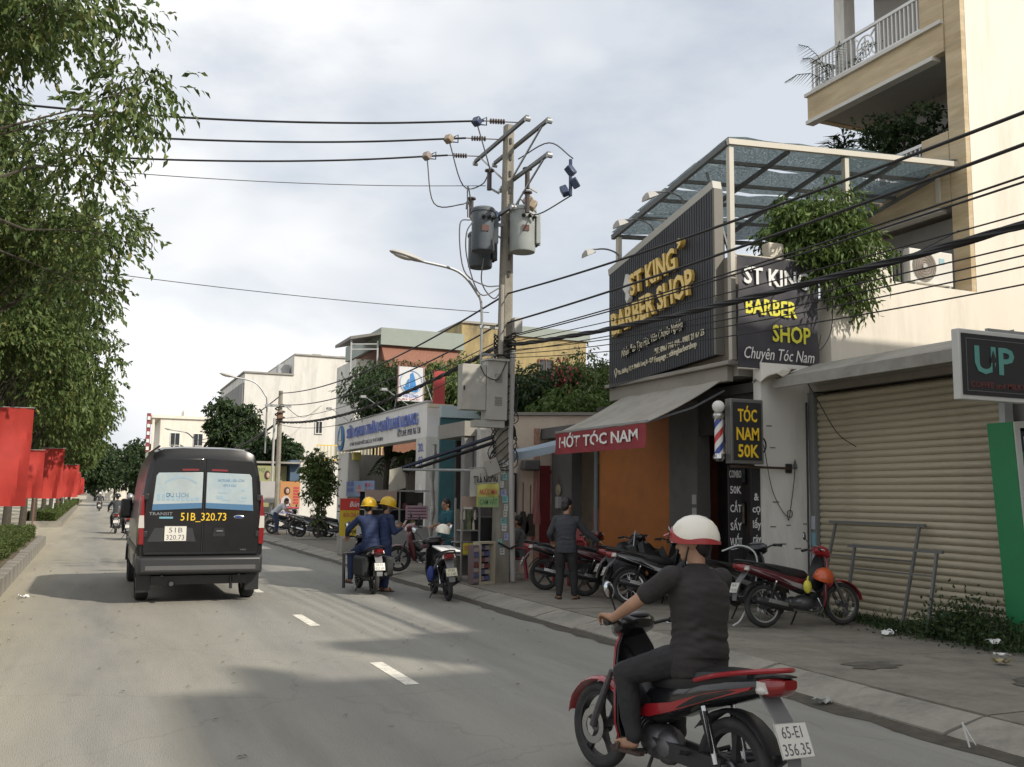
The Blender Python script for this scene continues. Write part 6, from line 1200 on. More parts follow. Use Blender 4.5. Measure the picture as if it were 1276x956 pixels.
        for x, nm in ((-.02,'rear_wheel'),(3.70,'front_wheel')):
            M = Matrix.Translation((x,s*.86,.345)) @ Matrix.Rotation(R(90),4,'X'); wv = MB(M).lathe([(.20,-.10),(.30,-.105),(.335,-.085),(.345,-.05),(.345,.05),(.335,.085),(.30,.105),(.20,.10)], 30).build(nm, RUB, t); MB(M).lathe([(.001,-.07),(.12,-.07),(.2,-.09),(.2,.09),(.12,.07),(.001,.07)], 20).build('rim', STEEL, wv)
            A = np.linspace(R(8),R(172),14); MB().sheet([[(x+.43*math.cos(a), s*q, .345+.43*math.sin(a)) for q in (.86,.998)] for a in A], .02).build('wheel_arch', BLACK, t)
        MB().box(-.62,-.58,s*.86-.11,s*.86+.11,.18,.5).build('mud_flap', BLACK, t)
    MB().box(-.7,4.2,-.75,.75,.30,.44).build('chassis', BLACK, t); MB().tube([(-.72,-.5,.42),(-.74,-.5,.22)], .025, 8).build('tow_hook', BLACK, t)
    MB().tube([(-.9,.45,.33),(0,.45,.33)], .035, 8).build('exhaust_pipe', ENG, t); rr = MB(); 
    for s in (-1,1): MB().tube([(-.6,s*.72,2.55),(2.8,s*.72,2.55)], .018, 6).build('roof_gutter', BLACK, t)
    return t
ADV = mat('advert_film', (.40,.46,.475), .35, vary=.12, vscale=2, dirt=(.22,.36,.46), dscale=1.6, damt=.5)
van()
# ================================================================ people
def capsule(mb, a, b, ra, rb, n=14):
    a = Vector(a); b = Vector(b); d = b-a; L = max(d.length, 1e-4); M = Matrix.Translation(a) @ d.to_track_quat('Z','Y').to_matrix().to_4x4()
    k = 5; pr_ = [(max(ra*math.cos(t),.0008), ra*math.sin(t)) for t in np.linspace(-math.pi/2,0,k)] + [(max(rb*math.cos(t),.0008), L+rb*math.sin(t)) for t in np.linspace(0,math.pi/2,k)]
    return mb.lathe(pr_, n, M)
def organic(name, mb, m, par, vox, sm=4, bumpy=0):
    me = bpy.data.meshes.new(name); me.from_pydata(mb.v, [], mb.f); o = bpy.data.objects.new(name, me); COL.objects.link(o)
    r = o.modifiers.new('r', 'REMESH'); r.mode = 'VOXEL'; r.voxel_size = vox; r.use_smooth_shade = True
    s = o.modifiers.new('s', 'SMOOTH'); s.iterations = sm; s.factor = .5
    if bumpy:
        tx = bpy.data.textures.new('folds', 'CLOUDS'); tx.noise_scale = .09; tx.noise_depth = 2; d = o.modifiers.new('d', 'DISPLACE'); d.texture = tx; d.strength = bumpy; d.mid_level = .5; d.texture_coords = 'LOCAL'
    dg = bpy.context.evaluated_depsgraph_get(); e = bpy.data.meshes.new_from_object(o.evaluated_get(dg)); bpy.data.objects.remove(o)
    e.name = name; e.materials.clear(); e.materials.append(m); e.shade_smooth(); return link(name, e, par)
def mir(p): return (p[0], -p[1], p[2])
def hand(mb, wr, dirn, palm_n, grip, s=1, side=1):
    """palm, four unequal bent fingers and a thumb; grip curls the fingers"""
    w = Vector(wr); d = Vector(dirn).normalized(); n = Vector(palm_n).normalized(); n = (n-d*n.dot(d)).normalized(); c = d.cross(n)*side
    capsule(mb, w, w+d*.03, .024, .028); 
    for q in (-1,0,1): capsule(mb, w+d*.02+c*q*.018, w+d*.085+c*q*.024, .016, .014)
    for k, (q, L) in enumerate(((-.034,.072),(-.012,.082),(.012,.076),(.033,.06))):
        p = w+d*.088+c*q; ang = 0; 
        for j, f in enumerate((.42,.33,.25)):
            ang += grip*(.75 if j == 0 else .95); q2 = p+(d*math.cos(ang)+n*math.sin(ang))*L*f*1.15; capsule(mb, p, q2, .0095-.001*j, .009-.001*j, 10); p = q2
    b = w+d*.025-c*.028; t1 = b+(d*.7-c*.55+n*.4)*.042; t2 = t1+(d*.75+n*(.35+.4*grip)-c*.05)*.036; capsule(mb, b, t1, .014, .0115, 10); capsule(mb, t1, t2, .011, .009, 10)
def head(mb, h, yaw, pitch, hs=1.0):
    M = Matrix.Translation(h) @ Matrix.Rotation(yaw,4,'Z') @ Matrix.Rotation(pitch,4,'Y') @ Matrix.Scale(hs,4)
    old = mb.M; mb.M = M
    mb.ell((-.008,0,.03),(.098,.077,.095),18); mb.ell((.03,0,-.03),(.066,.06,.085),16); mb.ell((.055,0,-.085),(.033,.036,.028),12)
    capsule(mb, (.088,0,.012), (.108,0,-.026), .009, .014, 10); mb.ell((.09,0,-.06),(.012,.022,.007),10); mb.ell((.084,.028,.022),(.016,.024,.008),10); mb.ell((.084,-.028,.022),(.016,.024,.008),10)
    for s in (-1,1): mb.ell((-.004,s*.078,-.01),(.022,.009,.034),10)
    mb.M = old; return M
def person(label, loc, rz, J, shirt, sleeve, pants, shoe, vox=.012, group=None, hair=True, hat=None, yaw=0, pitch=0, fat=1.0, grips=(1,1), hs=1.0, short=False, mask=None, lean=0, palm=(0,0,-1), cat='person'):
    t = thing('person', label, cat, loc, rz, group, rot=(lean,0,rz)); j = {k: Vector(v) for k, v in J.items()}
    for k in list(j):
        if k[-1] == 'L' and k[:-1]+'R' not in j: j[k[:-1]+'R'] = Vector(mir(j[k]))
    up = (j['neck']-j['pel']).normalized(); wst = j['pel'].lerp(j['neck'],.33); ch = j['pel'].lerp(j['neck'],.68)
    tilt = Matrix.Rotation(math.atan2(up.x, up.z),4,'Y') @ Matrix.Rotation(-math.asin(max(-1,min(1,up.y))),4,'X')
    sh = j['shL']-j['shR']; tw = Matrix.Rotation(math.atan2(sh.y, sh.x)-math.pi/2,4,'Z'); hp = j['hipL']-j['hipR']; tw2 = Matrix.Rotation(math.atan2(hp.y, hp.x)-math.pi/2,4,'Z')
    H = (j['neck']-j['pel']).length
    def torso(mb, g, low=0):
        rings = []; T = ((-.22 if low else -.14,.112,.160,2.2),(-.08,.122,.168,2.3),(.06,.122,.162,2.4),(.22,.114,.148,2.4),(.38,.113,.147,2.4),(.56,.120,.160,2.4),(.70,.120,.172,2.4),(.82,.106,.170,2.3),(.91,.088,.135,2.1),(.97,.070,.085,2),(1.02,.056,.060,2)); tu = [q[0] for q in T]
        for u in (np.linspace(tu[0], 1.02, 56 if g else 16)):
            d, w, e = (float(np.interp(u, tu, [q[i] for q in T])) for i in (1,2,3))
            k = max(0, min(1, u)); c = j['pel']+(j['neck']-j['pel'])*u+Vector((-.012*math.sin(math.pi*k),0,0)); tm = tilt @ Matrix.Rotation((math.atan2(sh.y,sh.x)-math.pi/2)*k+(math.atan2(hp.y,hp.x)-math.pi/2)*(1-k),4,'Z'); d = d*(fat if .0 <= u < .85 else 1); w = w*(1+(fat-1)*.6 if u < .85 else 1)
            fo = 0 if not g else .007*math.exp(-((u-.22)/.2)**2)+.0035*math.exp(-((u-.72)/.18)**2)
            ring_ = []
            for a in np.linspace(0, 2*math.pi, 41)[:-1]:
                h = fo*(math.sin(u*40+3.2*math.sin(a+.9)+.9*math.sin(4*a))*(.6+.4*math.sin(2*a+u*9))+.5*math.sin(u*71+4*math.sin(a*2+1)))
                ring_.append(c+(tm @ Vector(((d+g+h)*math.copysign(abs(math.cos(a))**(2/e), math.cos(a)), (w+g+h)*math.copysign(abs(math.sin(a))**(2/e), math.sin(a)), 0))))
            rings.append(ring_)
        mb.loft(rings)
        for s in 'LR': capsule(mb, j['neck'].lerp(j['sh'+s],.45)-up*.045, j['sh'+s]-up*.012, .062+g, .056+g)
    def arm(mb, s, g, f=1.0, fore=1.0, cut=0):
        a, b, c = j['sh'+s], j['el'+s], j['wr'+s]; capsule(mb, a, a.lerp(b,f), .052+g, .052+g-.012*f)
        if fore: capsule(mb, b, b.lerp(c,fore), .041+g, .027+g)
    def leg(mb, s, g, f=1.0):
        a, b, c = j['hip'+s], j['kn'+s], j['an'+s]; capsule(mb, a, b, .088+g, .060+g); bc = b.lerp(c,.35)+(b-a).normalized()*-.006; capsule(mb, b, bc, .056+g, .056+g); capsule(mb, bc, b.lerp(c,f), .056+g, .038+g)
    mb = MB(); torso(mb, -.01)
    capsule(mb, j['neck']-up*.03, j['head']-Vector((.015,0,.05)), .056, .052); HM = head(mb, j['head'], yaw, pitch, hs)
    for i, s in enumerate('LR'):
        arm(mb, s, 0); d = j['wr'+s]-j['el'+s]; dd = J.get('hd'+s); dd = Vector(dd) if dd else d
        hand(mb, j['wr'+s], dd, J.get('pn'+s, palm), grips[i], side=1 if s == 'L' else -1); leg(mb, s, -.004)
        capsule(mb, j['an'+s], j['an'+s]+(j['to'+s]-j['an'+s])*.25-Vector((0,0,.02)), .042, .036); capsule(mb, j['an'+s]-Vector((0,0,.035)), j['to'+s]*.75+j['an'+s]*.25-Vector((0,0,.02)), .034, .034); tv = j['to'+s]-j['an'+s]; sd = tv.cross(Vector((0,0,1))).normalized()
        for q in range(5): e = j['to'+s]+sd*(.035-.0175*q)*(1 if s == 'R' else -1)-tv.normalized()*.012*q; capsule(mb, e-tv.normalized()*.05, e, .014, .0115-.001*q, 8)
    organic('body', mb, SKIN, t, vox, 3)
    mb = MB(); torso(mb, .012, .05 if sleeve != 'tuck' else 0)
    for s in 'LR': arm(mb, s, .014 if sleeve == 'l' else .020, 1.0 if sleeve == 'l' else .62, .93 if sleeve == 'l' else 0)
    so_ = organic('shirt', mb, shirt, t, max(vox, .008), 2, .009)
    co = j['neck']-up*.005; cm = Matrix.Translation(co) @ tilt; MB(cm).lathe([(.070,-.03),(.068,.022),(.060,.028),(.060,.005),(.066,-.03)], 20).build('collar', shirt, t)
    mb = MB(); mb.ell(j['pel'],(.122*fat,.168,.12),18,tilt@tw2)
    for s in 'LR': leg(mb, s, .016, .72 if short else .97); capsule(mb, j['pel'], j['hip'+s], .10, .10)
    organic('trousers', mb, pants, t, max(vox, .010), 3, .02)
    for s in 'LR':
        tv = j['to'+s]-j['an'+s]; f = Vector((tv.x,tv.y,0)).normalized(); base = j['an'+s]; zz = min(j['to'+s].z, base.z-.06)-.022; sd = f.cross(Vector((0,0,1))); pts = []
        for u,w in ((-.075,.02),(-.06,.036),(0,.04),(.08,.047),(.13,.048),(.17,.036),(.185,.015)): pts.append((u,w))
        ol = [base+f*u+sd*w for u,w in pts]+[base+f*u-sd*w for u,w in reversed(pts)]; MB().prism([(p.x,p.y) for p in ol], zz-.012, zz+.008, 'z').build('sandal', shoe, t)
        c = base+f*.09; MB().tube([(c+sd*.05*math.cos(a)).to_tuple()[:2]+(zz+.065*math.sin(a)**.8 if math.sin(a) > 0 else zz,) for a in np.linspace(0,math.pi,9)], .011, 6).build('sandal_strap', shoe, t)
    if hair:
        mb = MB(HM); mb.ell((-.02,0,.045),(.098,.084,.092),18); mb.ell((-.05,0,-.01),(.062,.074,.085),14); rs = random.Random(int(loc[0]*99))
        for k in range(26): a = rs.uniform(0,6.28); r = rs.uniform(.2,.9); mb.ell((-.02+.085*r*math.cos(a), .072*r*math.sin(a), .045+.083*math.sqrt(1-r*r)),(.02,.02,.018),8)
        organic('hair', mb, HAIR, t, .008, 2, .008)
    ey = MB(HM)
    for s in (-1,1): e = MB(HM); e.ell((.086,s*.029,.006),(.008,.012,.006),10); e.build('eye', INK, t)
    if mask: mb = MB(HM); mb.ell((.045,0,-.05),(.064,.064,.055),16); mb.build('face_mask', mask, t)
    if hat: hat(t, HM)
    return t
SHIRT = mat('shirt_dark_brown', (.024,.020,.019), .8, vary=.3, vscale=5, bump=.45, bscale=7, stretch=(1,1,2.0))
PANT = mat('trousers_black', (.018,.018,.019), .8, vary=.25, bump=.5, bscale=12); JACK = mat('jacket_charcoal', (.045,.048,.055), .85, vary=.2, bump=.6, bscale=11); NAVYC = mat('jacket_navy', (.020,.035,.095), .8, vary=.25, bump=.6, bscale=11); SAND = flat('sandal_brown', (.05,.03,.022), .7)
def rimmed(t, HM):
    h = thing('helmet', 'white half helmet with a red wavy rim worn by the nearest rider', 'helmet', (0,0,0)); h.matrix_world = t.matrix_world
    M = wm(t) @ HM @ Matrix.Translation((-.005,0,.045)); h.location = M.to_translation(); h.rotation_euler = M.to_euler(); helmet('', 0,0,0, CREAMP, flat('helmet_red', (.34,.03,.032), .35, coat=.3), r=.135, par=h)
    MB(Matrix.Translation((0,0,-.02))).tube(spline([(.02,.118,-.05),(.045,.085,-.13),(.06,.0,-.165),(.045,-.085,-.13),(.02,-.118,-.05)],4), .007, 6).build('chin_strap', BLACK, h)
    text('helmet', CREAMP, h, Matrix.Translation((-.118,.078,-.045)) @ Matrix.Rotation(R(-30),4,'Z') @ FX.inverted().transposed() @ Matrix.Rotation(0,4,'Z'), .012, .05, 0, .0005, world=False) if False else None
def hard(label):
    def f(t, HM):
        M = wm(t) @ HM @ Matrix.Translation((-.005,0,.06)); h = thing('hard_hat', label, 'hard hat', M.to_translation(), 0, 'yellow hard hats', rot=M.to_euler()); helmet('', 0,0,0, flat('hat_yellow', (.66,.42,.02), .35, coat=.2), r=.135, par=h, cap=True)
    return f
rz = R(99.5)
person('rider in white and red helmet, dark shirt and black trousers on the red motorbike', (3.322,5.304,0), rz,
    dict(pel=(-.28,-.01,.84), neck=(-.215,-.035,1.375), head=(-.18,-.035,1.525), shL=(-.215,.175,1.315), elL=(-.02,.31,1.13), wrL=(.145,.325,1.03), shR=(-.22,-.235,1.315), elR=(-.03,-.37,1.12), wrR=(.145,-.335,1.03), hipL=(-.22,.09,.83), knL=(.16,.20,.69), anL=(.06,.185,.32), toL=(.19,.195,.275), hdL=(.12,-.01,.02), hdR=(.12,.01,.02), pnL=(.05,0,-1), pnR=(.05,0,-1)),
    SHIRT, 's', PANT, SAND, .0075, hair=True, hat=rimmed, yaw=R(36), pitch=R(3), fat=1.16, grips=(.95,.95), lean=R(3.5))
# two workers at the kerb
person('seated worker in navy jacket and yellow hard hat holding the handlebar', (4.82,17.97,0), R(92),
    dict(pel=(-.24,.0,.86), neck=(-.12,.02,1.40), head=(-.08,.01,1.56), shL=(-.12,.20,1.35), elL=(.06,.36,1.14), wrL=(.17,.35,1.03), shR=(-.13,-.18,1.35), elR=(.02,-.32,1.12), wrR=(.16,-.34,1.03), hipL=(-.18,.10,.84), knL=(.18,.26,.66), anL=(.02,.30,.24), toL=(.16,.32,.20), hipR=(-.18,-.10,.84), knR=(.2,-.2,.66), anR=(.06,-.2,.33), toR=(.2,-.2,.28)),
    NAVYC, 'l', NAVYC, SAND, .012, 'workers at the kerb', hat=hard('yellow hard hat on the seated worker, lower of the two'), yaw=R(-42), pitch=R(4), grips=(.9,.9))
person('standing worker in navy jacket, yellow hard hat and grey mask holding a phone', (5.10,17.80,0), R(8),
    dict(pel=(0,0,.90), neck=(.03,0,1.42), head=(.055,0,1.575), shL=(.03,.19,1.37), elL=(.08,.23,1.10), wrL=(.27,.10,1.18), shR=(.03,-.19,1.37), elR=(.10,-.22,1.10), wrR=(.30,-.10,1.17), hipL=(0,.09,.88), knL=(.03,.10,.48), anL=(-.01,.11,.09), toL=(.13,.13,.035), hdL=(.1,-.03,.05), hdR=(.1,.02,.06), pnL=(0,-.7,.7), pnR=(0,.7,.7)),
    NAVYC, 'l', NAVYC, SAND, .012, 'workers at the kerb', hat=hard('yellow hard hat on the standing worker, higher of the two'), pitch=R(14), yaw=R(-6), grips=(.7,.5), mask=flat('mask_grey', (.10,.11,.15), .9))
t = thing('phone', 'small red mobile phone held up by the standing worker', 'phone', (5.50,17.84,1.26), R(8), rot=(0,R(-55),R(8))); MB().box(-.075,.075,-.037,.037,-.005,.005).build('case', flat('phone_red', (.3,.04,.05), .4), t, bevel=.004); MB().box(-.07,.07,-.033,.033,.0052,.0062).build('screen', GLASS, t)
# youth on the pavement with his back to us
person('youth in charcoal jacket standing with his back turned by the parked bikes', (7.22,14.4,.13), R(62),
    dict(pel=(0,0,.86), neck=(.035,0,1.36), head=(.065,-.01,1.515), shL=(.03,.165,1.30), elL=(.06,.27,1.06), wrL=(.24,.24,.95), shR=(.03,-.165,1.29), elR=(.10,-.31,1.09), wrR=(.20,-.53,.94), hipL=(0,.085,.84), knL=(.03,.10,.46), anL=(-.02,.11,.085), toL=(.12,.13,.035), hipR=(0,-.085,.84), knR=(.04,-.12,.46), anR=(.0,-.14,.085), toR=(.13,-.19,.035)),
    JACK, 'l', PANT, SAND, .010, None, yaw=R(-38), pitch=R(12), grips=(.5,.5), short=False)
# seated man behind the pole, woman at the stall
person('man in grey shirt sitting on a red plastic chair behind the pole', (8.02,18.15,.13), R(150),
    dict(pel=(-.05,0,.50), neck=(.0,0,1.0), head=(.03,0,1.15), shL=(0,.18,.95), elL=(.08,.24,.70), wrL=(.28,.18,.62), hipL=(0,.09,.49), knL=(.40,.12,.48), anL=(.38,.13,.09), toL=(.52,.14,.035)), mat('shirt_grey', (.11,.12,.12), .85, bump=.5, bscale=11), 's', PANT, SAND, .013, yaw=R(-10), grips=(.4,.4))
person('woman in teal clothes standing at the drink stall, seen from the side', (7.18,20.1,.13), R(190),
    dict(pel=(0,0,.84), neck=(.03,0,1.32), head=(.05,0,1.465), shL=(.02,.16,1.275), elL=(.08,.21,1.02), wrL=(.28,.16,1.0), hipL=(0,.085,.82), knL=(.03,.09,.45), anL=(-.01,.10,.085), toL=(.12,.11,.035)), mat('teal_cloth', (.02,.10,.13), .85, vary=.2, bump=.5, bscale=11), 's', mat('teal_cloth', (.02,.1,.13)), SAND, .013, pitch=R(10), grips=(.5,.5), fat=.95)
# men on far bikes
def rider_pose(): return dict(pel=(-.22,0,.87), neck=(-.14,0,1.40), head=(-.11,0,1.555), shL=(-.15,.19,1.35), elL=(.02,.32,1.15), wrL=(.15,.33,1.03), hipL=(-.17,.09,.85), knL=(.20,.18,.70), anL=(.09,.17,.33), toL=(.22,.18,.285))
PINK = flat('shirt_pale_pink', (.50,.42,.42), .85); WSH = flat('shirt_white', (.60,.62,.66), .85)
def cap_(label, m):
    def f(t, HM): M = wm(t) @ HM @ Matrix.Translation((-.005,0,.045)); h = thing('helmet', label, 'helmet', M.to_translation(), 0, 'helmets of far riders', rot=M.to_euler()); helmet('', 0,0,0, m, r=.13, par=h)
    return f
for lb, x, y, m, hl, hm in (('rider in pale pink shirt just ahead of the van mirror', 1.325, 39.6, PINK, 'helmet of the pale pink shirted far rider', SILV), ('rider in dark clothes ahead of the pink shirted one', 1.025, 45.6, JACK, 'dark helmet of the rider ahead of the pink shirted one', BLKP),
        ('tiny far rider at the end of the road', .675, 95.6, JACK, 'helmet of the tiniest far rider', WHT)):
    person(lb, (x,y,0), R(92), rider_pose(), m, 'l', PANT, SAND, .018, 'riders far ahead', hat=cap_(hl, hm), grips=(.8,.8))
person('man in white shirt bending over a parked bike by the far pole', (7.0,40.3,.13), R(-20),
    dict(pel=(-.1,0,.88), neck=(.26,0,1.22), head=(.36,0,1.34), shL=(.22,.17,1.20), elL=(.36,.22,.98), wrL=(.52,.16,.92), hipL=(-.08,.09,.86), knL=(.0,.1,.47), anL=(-.03,.1,.09), toL=(.1,.12,.035)), WSH, 's', mat('jeans_blue', (.04,.06,.12), .85), SAND, .016, grips=(.5,.5), pitch=R(20))
# ================================================================ stall and street clutter
def plastic_chair(label, x, y, rz):
    t = thing('plastic_chair', label, 'chair', (x,y,.13), rz, 'red plastic chairs'); m = flat('plastic_red', (.34,.025,.05), .4)
    mb = MB(); mb.sheet([[(-.2+.4*i/6, -.2+.4*j/6, .43-.02*math.sin(math.pi*i/6)*math.sin(math.pi*j/6)) for j in range(7)] for i in range(7)], .014); mb.build('seat', m, t)
    bk = MB(); rim = [(-.22-.10*u, w, .44+.40*u) for u,w in ((0,-.2),(.5,-.21),(.9,-.15),(1,0),(.9,.15),(.5,.21),(0,.2))]; bk.tube(spline(rim,4), .018, 7); b = bk.build('backrest', m, t)
    for q in (-.12,-.06,0,.06,.12): MB().bar((-.21,q*.9,.45),(-.31,q,.80),.028,.01).build('slat', m, b)
    for sx in (-1,1):
        for sy in (-1,1): MB().bar((sx*.17,sy*.17,.425),(sx*.22,sy*.21,0),.035,.03).build('leg', m, t)
    for s in (-1,1): MB().tube(spline([(-.24,s*.21,.62),(0,s*.24,.64),(.14,s*.22,.60),(.17,s*.19,.43)],4), .015, 6).build('arm', m, t)
    return t
plastic_chair('red plastic armchair under the man sitting behind the pole', 7.98, 18.17, R(150)); plastic_chair('red plastic chair half hidden behind the dark motorbike', 8.45, 16.75, R(200))
def things(name, label, cat, loc, parts, rz=0, group=None, bevel=.0, rot=None):
    t = thing(name, label, cat, loc, rz, group, rot=rot)
    for q in parts:
        for bb in ([q[2:]] if q[0] == 'body' else [[b] for b in q[2:]]): mb = MB(); [mb.box(*b) for b in bb]; mb.build(q[0], q[1], t, bevel=bevel)
    return t
# drink rack: glazed cabinet of frames, bottles and a yellow label
AL = flat('aluminium', (.42,.42,.42), .35, metal=.7); AMB = mat('bottle_amber', (.35,.25,.08), .3, vary=.5, vscale=20)
t = things('drink_cabinet', 'tall narrow glass drink cabinet with a yellow label beside the pole', 'cabinet', (6.82,17.95,.13), [('frame', AL, (-.2,-.17,-.2,-.17,0,1.62),(.17,.2,-.2,-.17,0,1.62),(-.2,-.17,.17,.2,0,1.62),(.17,.2,.17,.2,0,1.62)), ('shelf', AL, (-.17,.17,-.17,.17,.50,.52)), ('shelf', AL, (-.17,.17,-.17,.17,.98,1.0)), ('shelf', AL, (-.26,.2,-.2,.2,.76,.775)), ('header', flat('header_tan', (.35,.26,.22)), (-.21,.21,-.22,-.2,1.45,1.66)), ('back_panel', flat('rack_back', (.16,.15,.13), .5), (-.17,.17,.14,.16,.1,1.4)), ('yellow_label', flat('label_yellow', (.5,.42,.05)), (-.16,.16,-.215,-.201,.53,.75))])
rs = random.Random(8)
for z in (.52,1.0,1.2): 
    for k in range(5): mb = MB(Matrix.Translation((-.13+.065*k,rs.uniform(-.1,.1),z))); mb.lathe([(.001,0),(.026,0),(.026,.12),(.012,.16),(.012,.19),(.001,.19)], 10); o = mb.build('bottle', (AMB, flat('bottle_white', (.5,.48,.42)), flat('bottle_green', (.08,.16,.07)))[k % 3], None); o.location = (6.82,17.95,.13); tag(o, ['amber','white','green','second amber','second white'][k]+' bottle on the '+{.52:'lowest shelf of the drink cabinet',1.0:'middle shelf of the drink cabinet',1.2:'top row of the drink cabinet'}[z], 'bottle', 'bottles on the cabinet shelves')
text('TRÀ ĐÁ', flat('menu_red', (.5,.07,.08)), t, at(0,-.22,.61,FY), .09, .28, .006, world=False)
t = things('cigarette_case', 'pale upright display case of small packets at the pole foot', 'display case', (6.95,17.35,.13), [('frame', flat('case_cream', (.42,.38,.28)), (-.2,-.16,-.1,.1,0,.80),(.16,.2,-.1,.1,0,.80),(-.16,.16,-.1,.1,.76,.80),(-.16,.16,-.1,.1,0,.05)), ('back_panel', flat('case_blue', (.03,.04,.10)), (-.16,.16,.06,.08,.05,.76)), ('side_rack', flat('case_side', (.2,.15,.15)), (-.34,-.21,-.08,.08,.02,.74))], rz=R(20))
for z in range(6):
    for k in range(2):
        p = MB().box(-.13+.14*k,-.01+.14*k,-.02,.055,.07+.115*z,.15+.115*z).build('packet', flat('packet%d' % ((z+k) % 4), ((.25,.2,.22),(.1,.12,.25),(.35,.3,.28),(.2,.06,.06))[(z+k) % 4]), t)
for z in range(7): MB().box(-.33,-.22,-.1,-.081,.05+.095*z,.12+.095*z).build('packet', flat('packet%d' % (z % 4), (.3,.3,.3)), t)
things('stall_table', 'dark low table with black cover beside the drink cabinet', 'table', (7.25,18.35,.13), [('top', BLACK, (-.35,.35,-.3,.3,.72,.76)), ('cover', mat('cover_black', (.016,.017,.017)), (-.3,.3,-.28,.25,.762,1.25)), ('leg', BLACK, (-.33,-.29,-.28,-.24,0,.719)), ('leg', BLACK, (.29,.33,-.28,-.24,0,.719)), ('leg', BLACK, (-.33,-.29,.24,.28,0,.719)), ('leg', BLACK, (.29,.33,.24,.28,0,.719))], bevel=.03)
things('crate', 'yellow plastic crate on the ground by the drink cabinet', 'crate', (6.55,18.5,.13), [('body', flat('crate_yellow', (.42,.28,.04), .6), (-.22,.22,-.15,.15,0,.03),(-.22,.22,-.15,-.13,.03,.42),(-.22,.22,.13,.15,.03,.42),(-.22,-.2,-.13,.13,.03,.42),(.2,.22,-.13,.13,.03,.42)), ('band', flat('crate_dark', (.2,.12,.02)), (-.225,.225,-.156,-.151,.18,.24))], rz=.2)
def cloth_sign(name, label, cat, x0, x1, y, z0, z1, m, lines, tilt=.03):
    t = thing(name, label, cat, ((x0+x1)/2,y,z0)); w = (x1-x0)/2; h = z1-z0
    MB().sheet([[(-w+2*w*i/10, .02*math.sin(i*.8+z0)+.015*math.sin(j), h*j/6+tilt*i/10) for j in range(7)] for i in range(11)], .006).build('cloth', m, t)
    for s, z, hh, mm, ww in lines: text(s, mm, t, at(0,-.035,z-z0,FY,.03), hh, ww, .008, world=False)
    MB().tube([(-w-.02,0,h+.01),(w+.02,0,h+.01+tilt)], .012, 6).build('rod', STEEL, t); return t
cloth_sign('stall_banner', 'grey white cloth banner of the stall tied to the pole, topmost', 'banner', 6.70, 7.32, 17.5, 1.78, 2.32, flat('banner_offwhite', (.40,.39,.35), .8), (('TRÀ NGON', 2.02, .17, INK, .5),))
js = cloth_sign('juice_sign', 'red yellow and green sign for sugar cane and orange juice on the pole', 'sign', 6.80, 7.24, 17.38, 1.58, 2.02, flat('juice_yellow', (.50,.48,.13), .7), (('NƯỚC MÍA', 1.83, .10, flat('menu_red', (.5,.07,.08)), .36), ('CAM VẮT', 1.635, .10, flat('word_green', (.03,.16,.06)), .36)))
MB().box(-.215,.215,-.034,-.028,.0,.2).build('green_half', flat('juice_green', (.25,.36,.16), .7), js)
# sandwich board with the noodle menu
t = thing('menu_board', 'red and yellow noodle menu board standing on the pavement', 'menu board', (6.95,26.9,.13), 0)
MB().box(-.55,.55,-.02,.02,.5,1.55).build('panel', flat('menu_yellow', (.60,.44,.03), .6), t); MB().box(-.55,.55,-.028,-.021,1.22,1.55).build('header', flat('menu_red_bright', (.50,.04,.03), .6), t); MB().bar((-.54,0,0),(-.54,0,1.56),.03).build('leg', STEEL, t); MB().bar((.54,0,0),(.54,0,1.56),.03).build('leg', STEEL, t); MB().box(-.54,.6,-.3,.3,0,.45).build('stone_block', CONC, t)
for s, z, h, m, w, shr in (('Bún Tươi',1.32,.15,WHITEL,.7,.3), ('BÚN CHẢ CÁ NHA TRANG',1.03,.13,flat('menu_red', (.5,.07,.08)),1.0,0), ('BÁNH CANH',.80,.12,BLU,.7,0), ('0908 246 135',.58,.10,INK,.8,0)): text(s, m, t, at(.05,-.032,z,FY), h, w, .01, shear=shr, world=False)
# glass food stall between gate and shed
t = things('food_stall', 'glass food cart with posts, shelves and a pink notice before the gate', 'food cart', (7.2,24.2,.13), [('counter', STEEL, (-.9,.9,-.4,.4,0,.85)), ('post', AL, (-.9,-.86,-.4,-.36,.85,1.75)), ('post', AL, (.86,.9,-.4,-.36,.85,1.75)), ('post', AL, (-.02,.02,-.4,-.36,.85,1.75)), ('roof', STEEL, (-.95,.95,-.45,.45,1.751,1.79)), ('shelf', AL, (-.86,.86,-.3,.3,1.28,1.30)), ('glass_back', GLASS, (-.86,.86,.30,.31,.86,1.74)), ('header', flat('header_tan', (.35,.26,.22)), (-.9,-.1,-.46,-.44,1.5,1.78)), ('pink_notice', flat('notice_pink', (.40,.28,.32)), (.15,.75,-.43,-.42,1.05,1.4))])
for k in range(8): mb = MB(Matrix.Translation((-.75+.2*k,-.1+.05*(k%3),1.3 if k % 2 else .851))); mb.lathe([(.001,0),(.06,0),(.07,.12),(.05,.16),(.001,.17)], 10); mb.build('food_tub', (AMB, flat('bottle_white', (.5,.48,.42)), flat('packet3', (.2,.06,.06)))[k % 3], t)
for q in range(4): MB().box(.2,.7,-.436,-.431,1.08+.08*q,1.11+.08*q).build('notice_line', flat('notice_ink', (.14,.06,.1)), t)
t = thing('stall_awning', 'folded dark blue awning and steel bar over the food cart', 'awning', (7.0,20,2.3)); 
MB().bar((.42,-2.2,.72),(-.3,2.2,.12),.10,.05).build('folded_cloth', flat('awning_navy', (.03,.04,.07), .8), t); MB().bar((.44,-2.15,.60),(-.24,2.2,.02),.16,.03).build('lower_cloth', flat('awning_black', (.02,.022,.026), .8), t); MB().tube([(.5,-2.2,.0),(-.33,2.2,.10)], .03, 8).build('front_bar', STEEL, t)
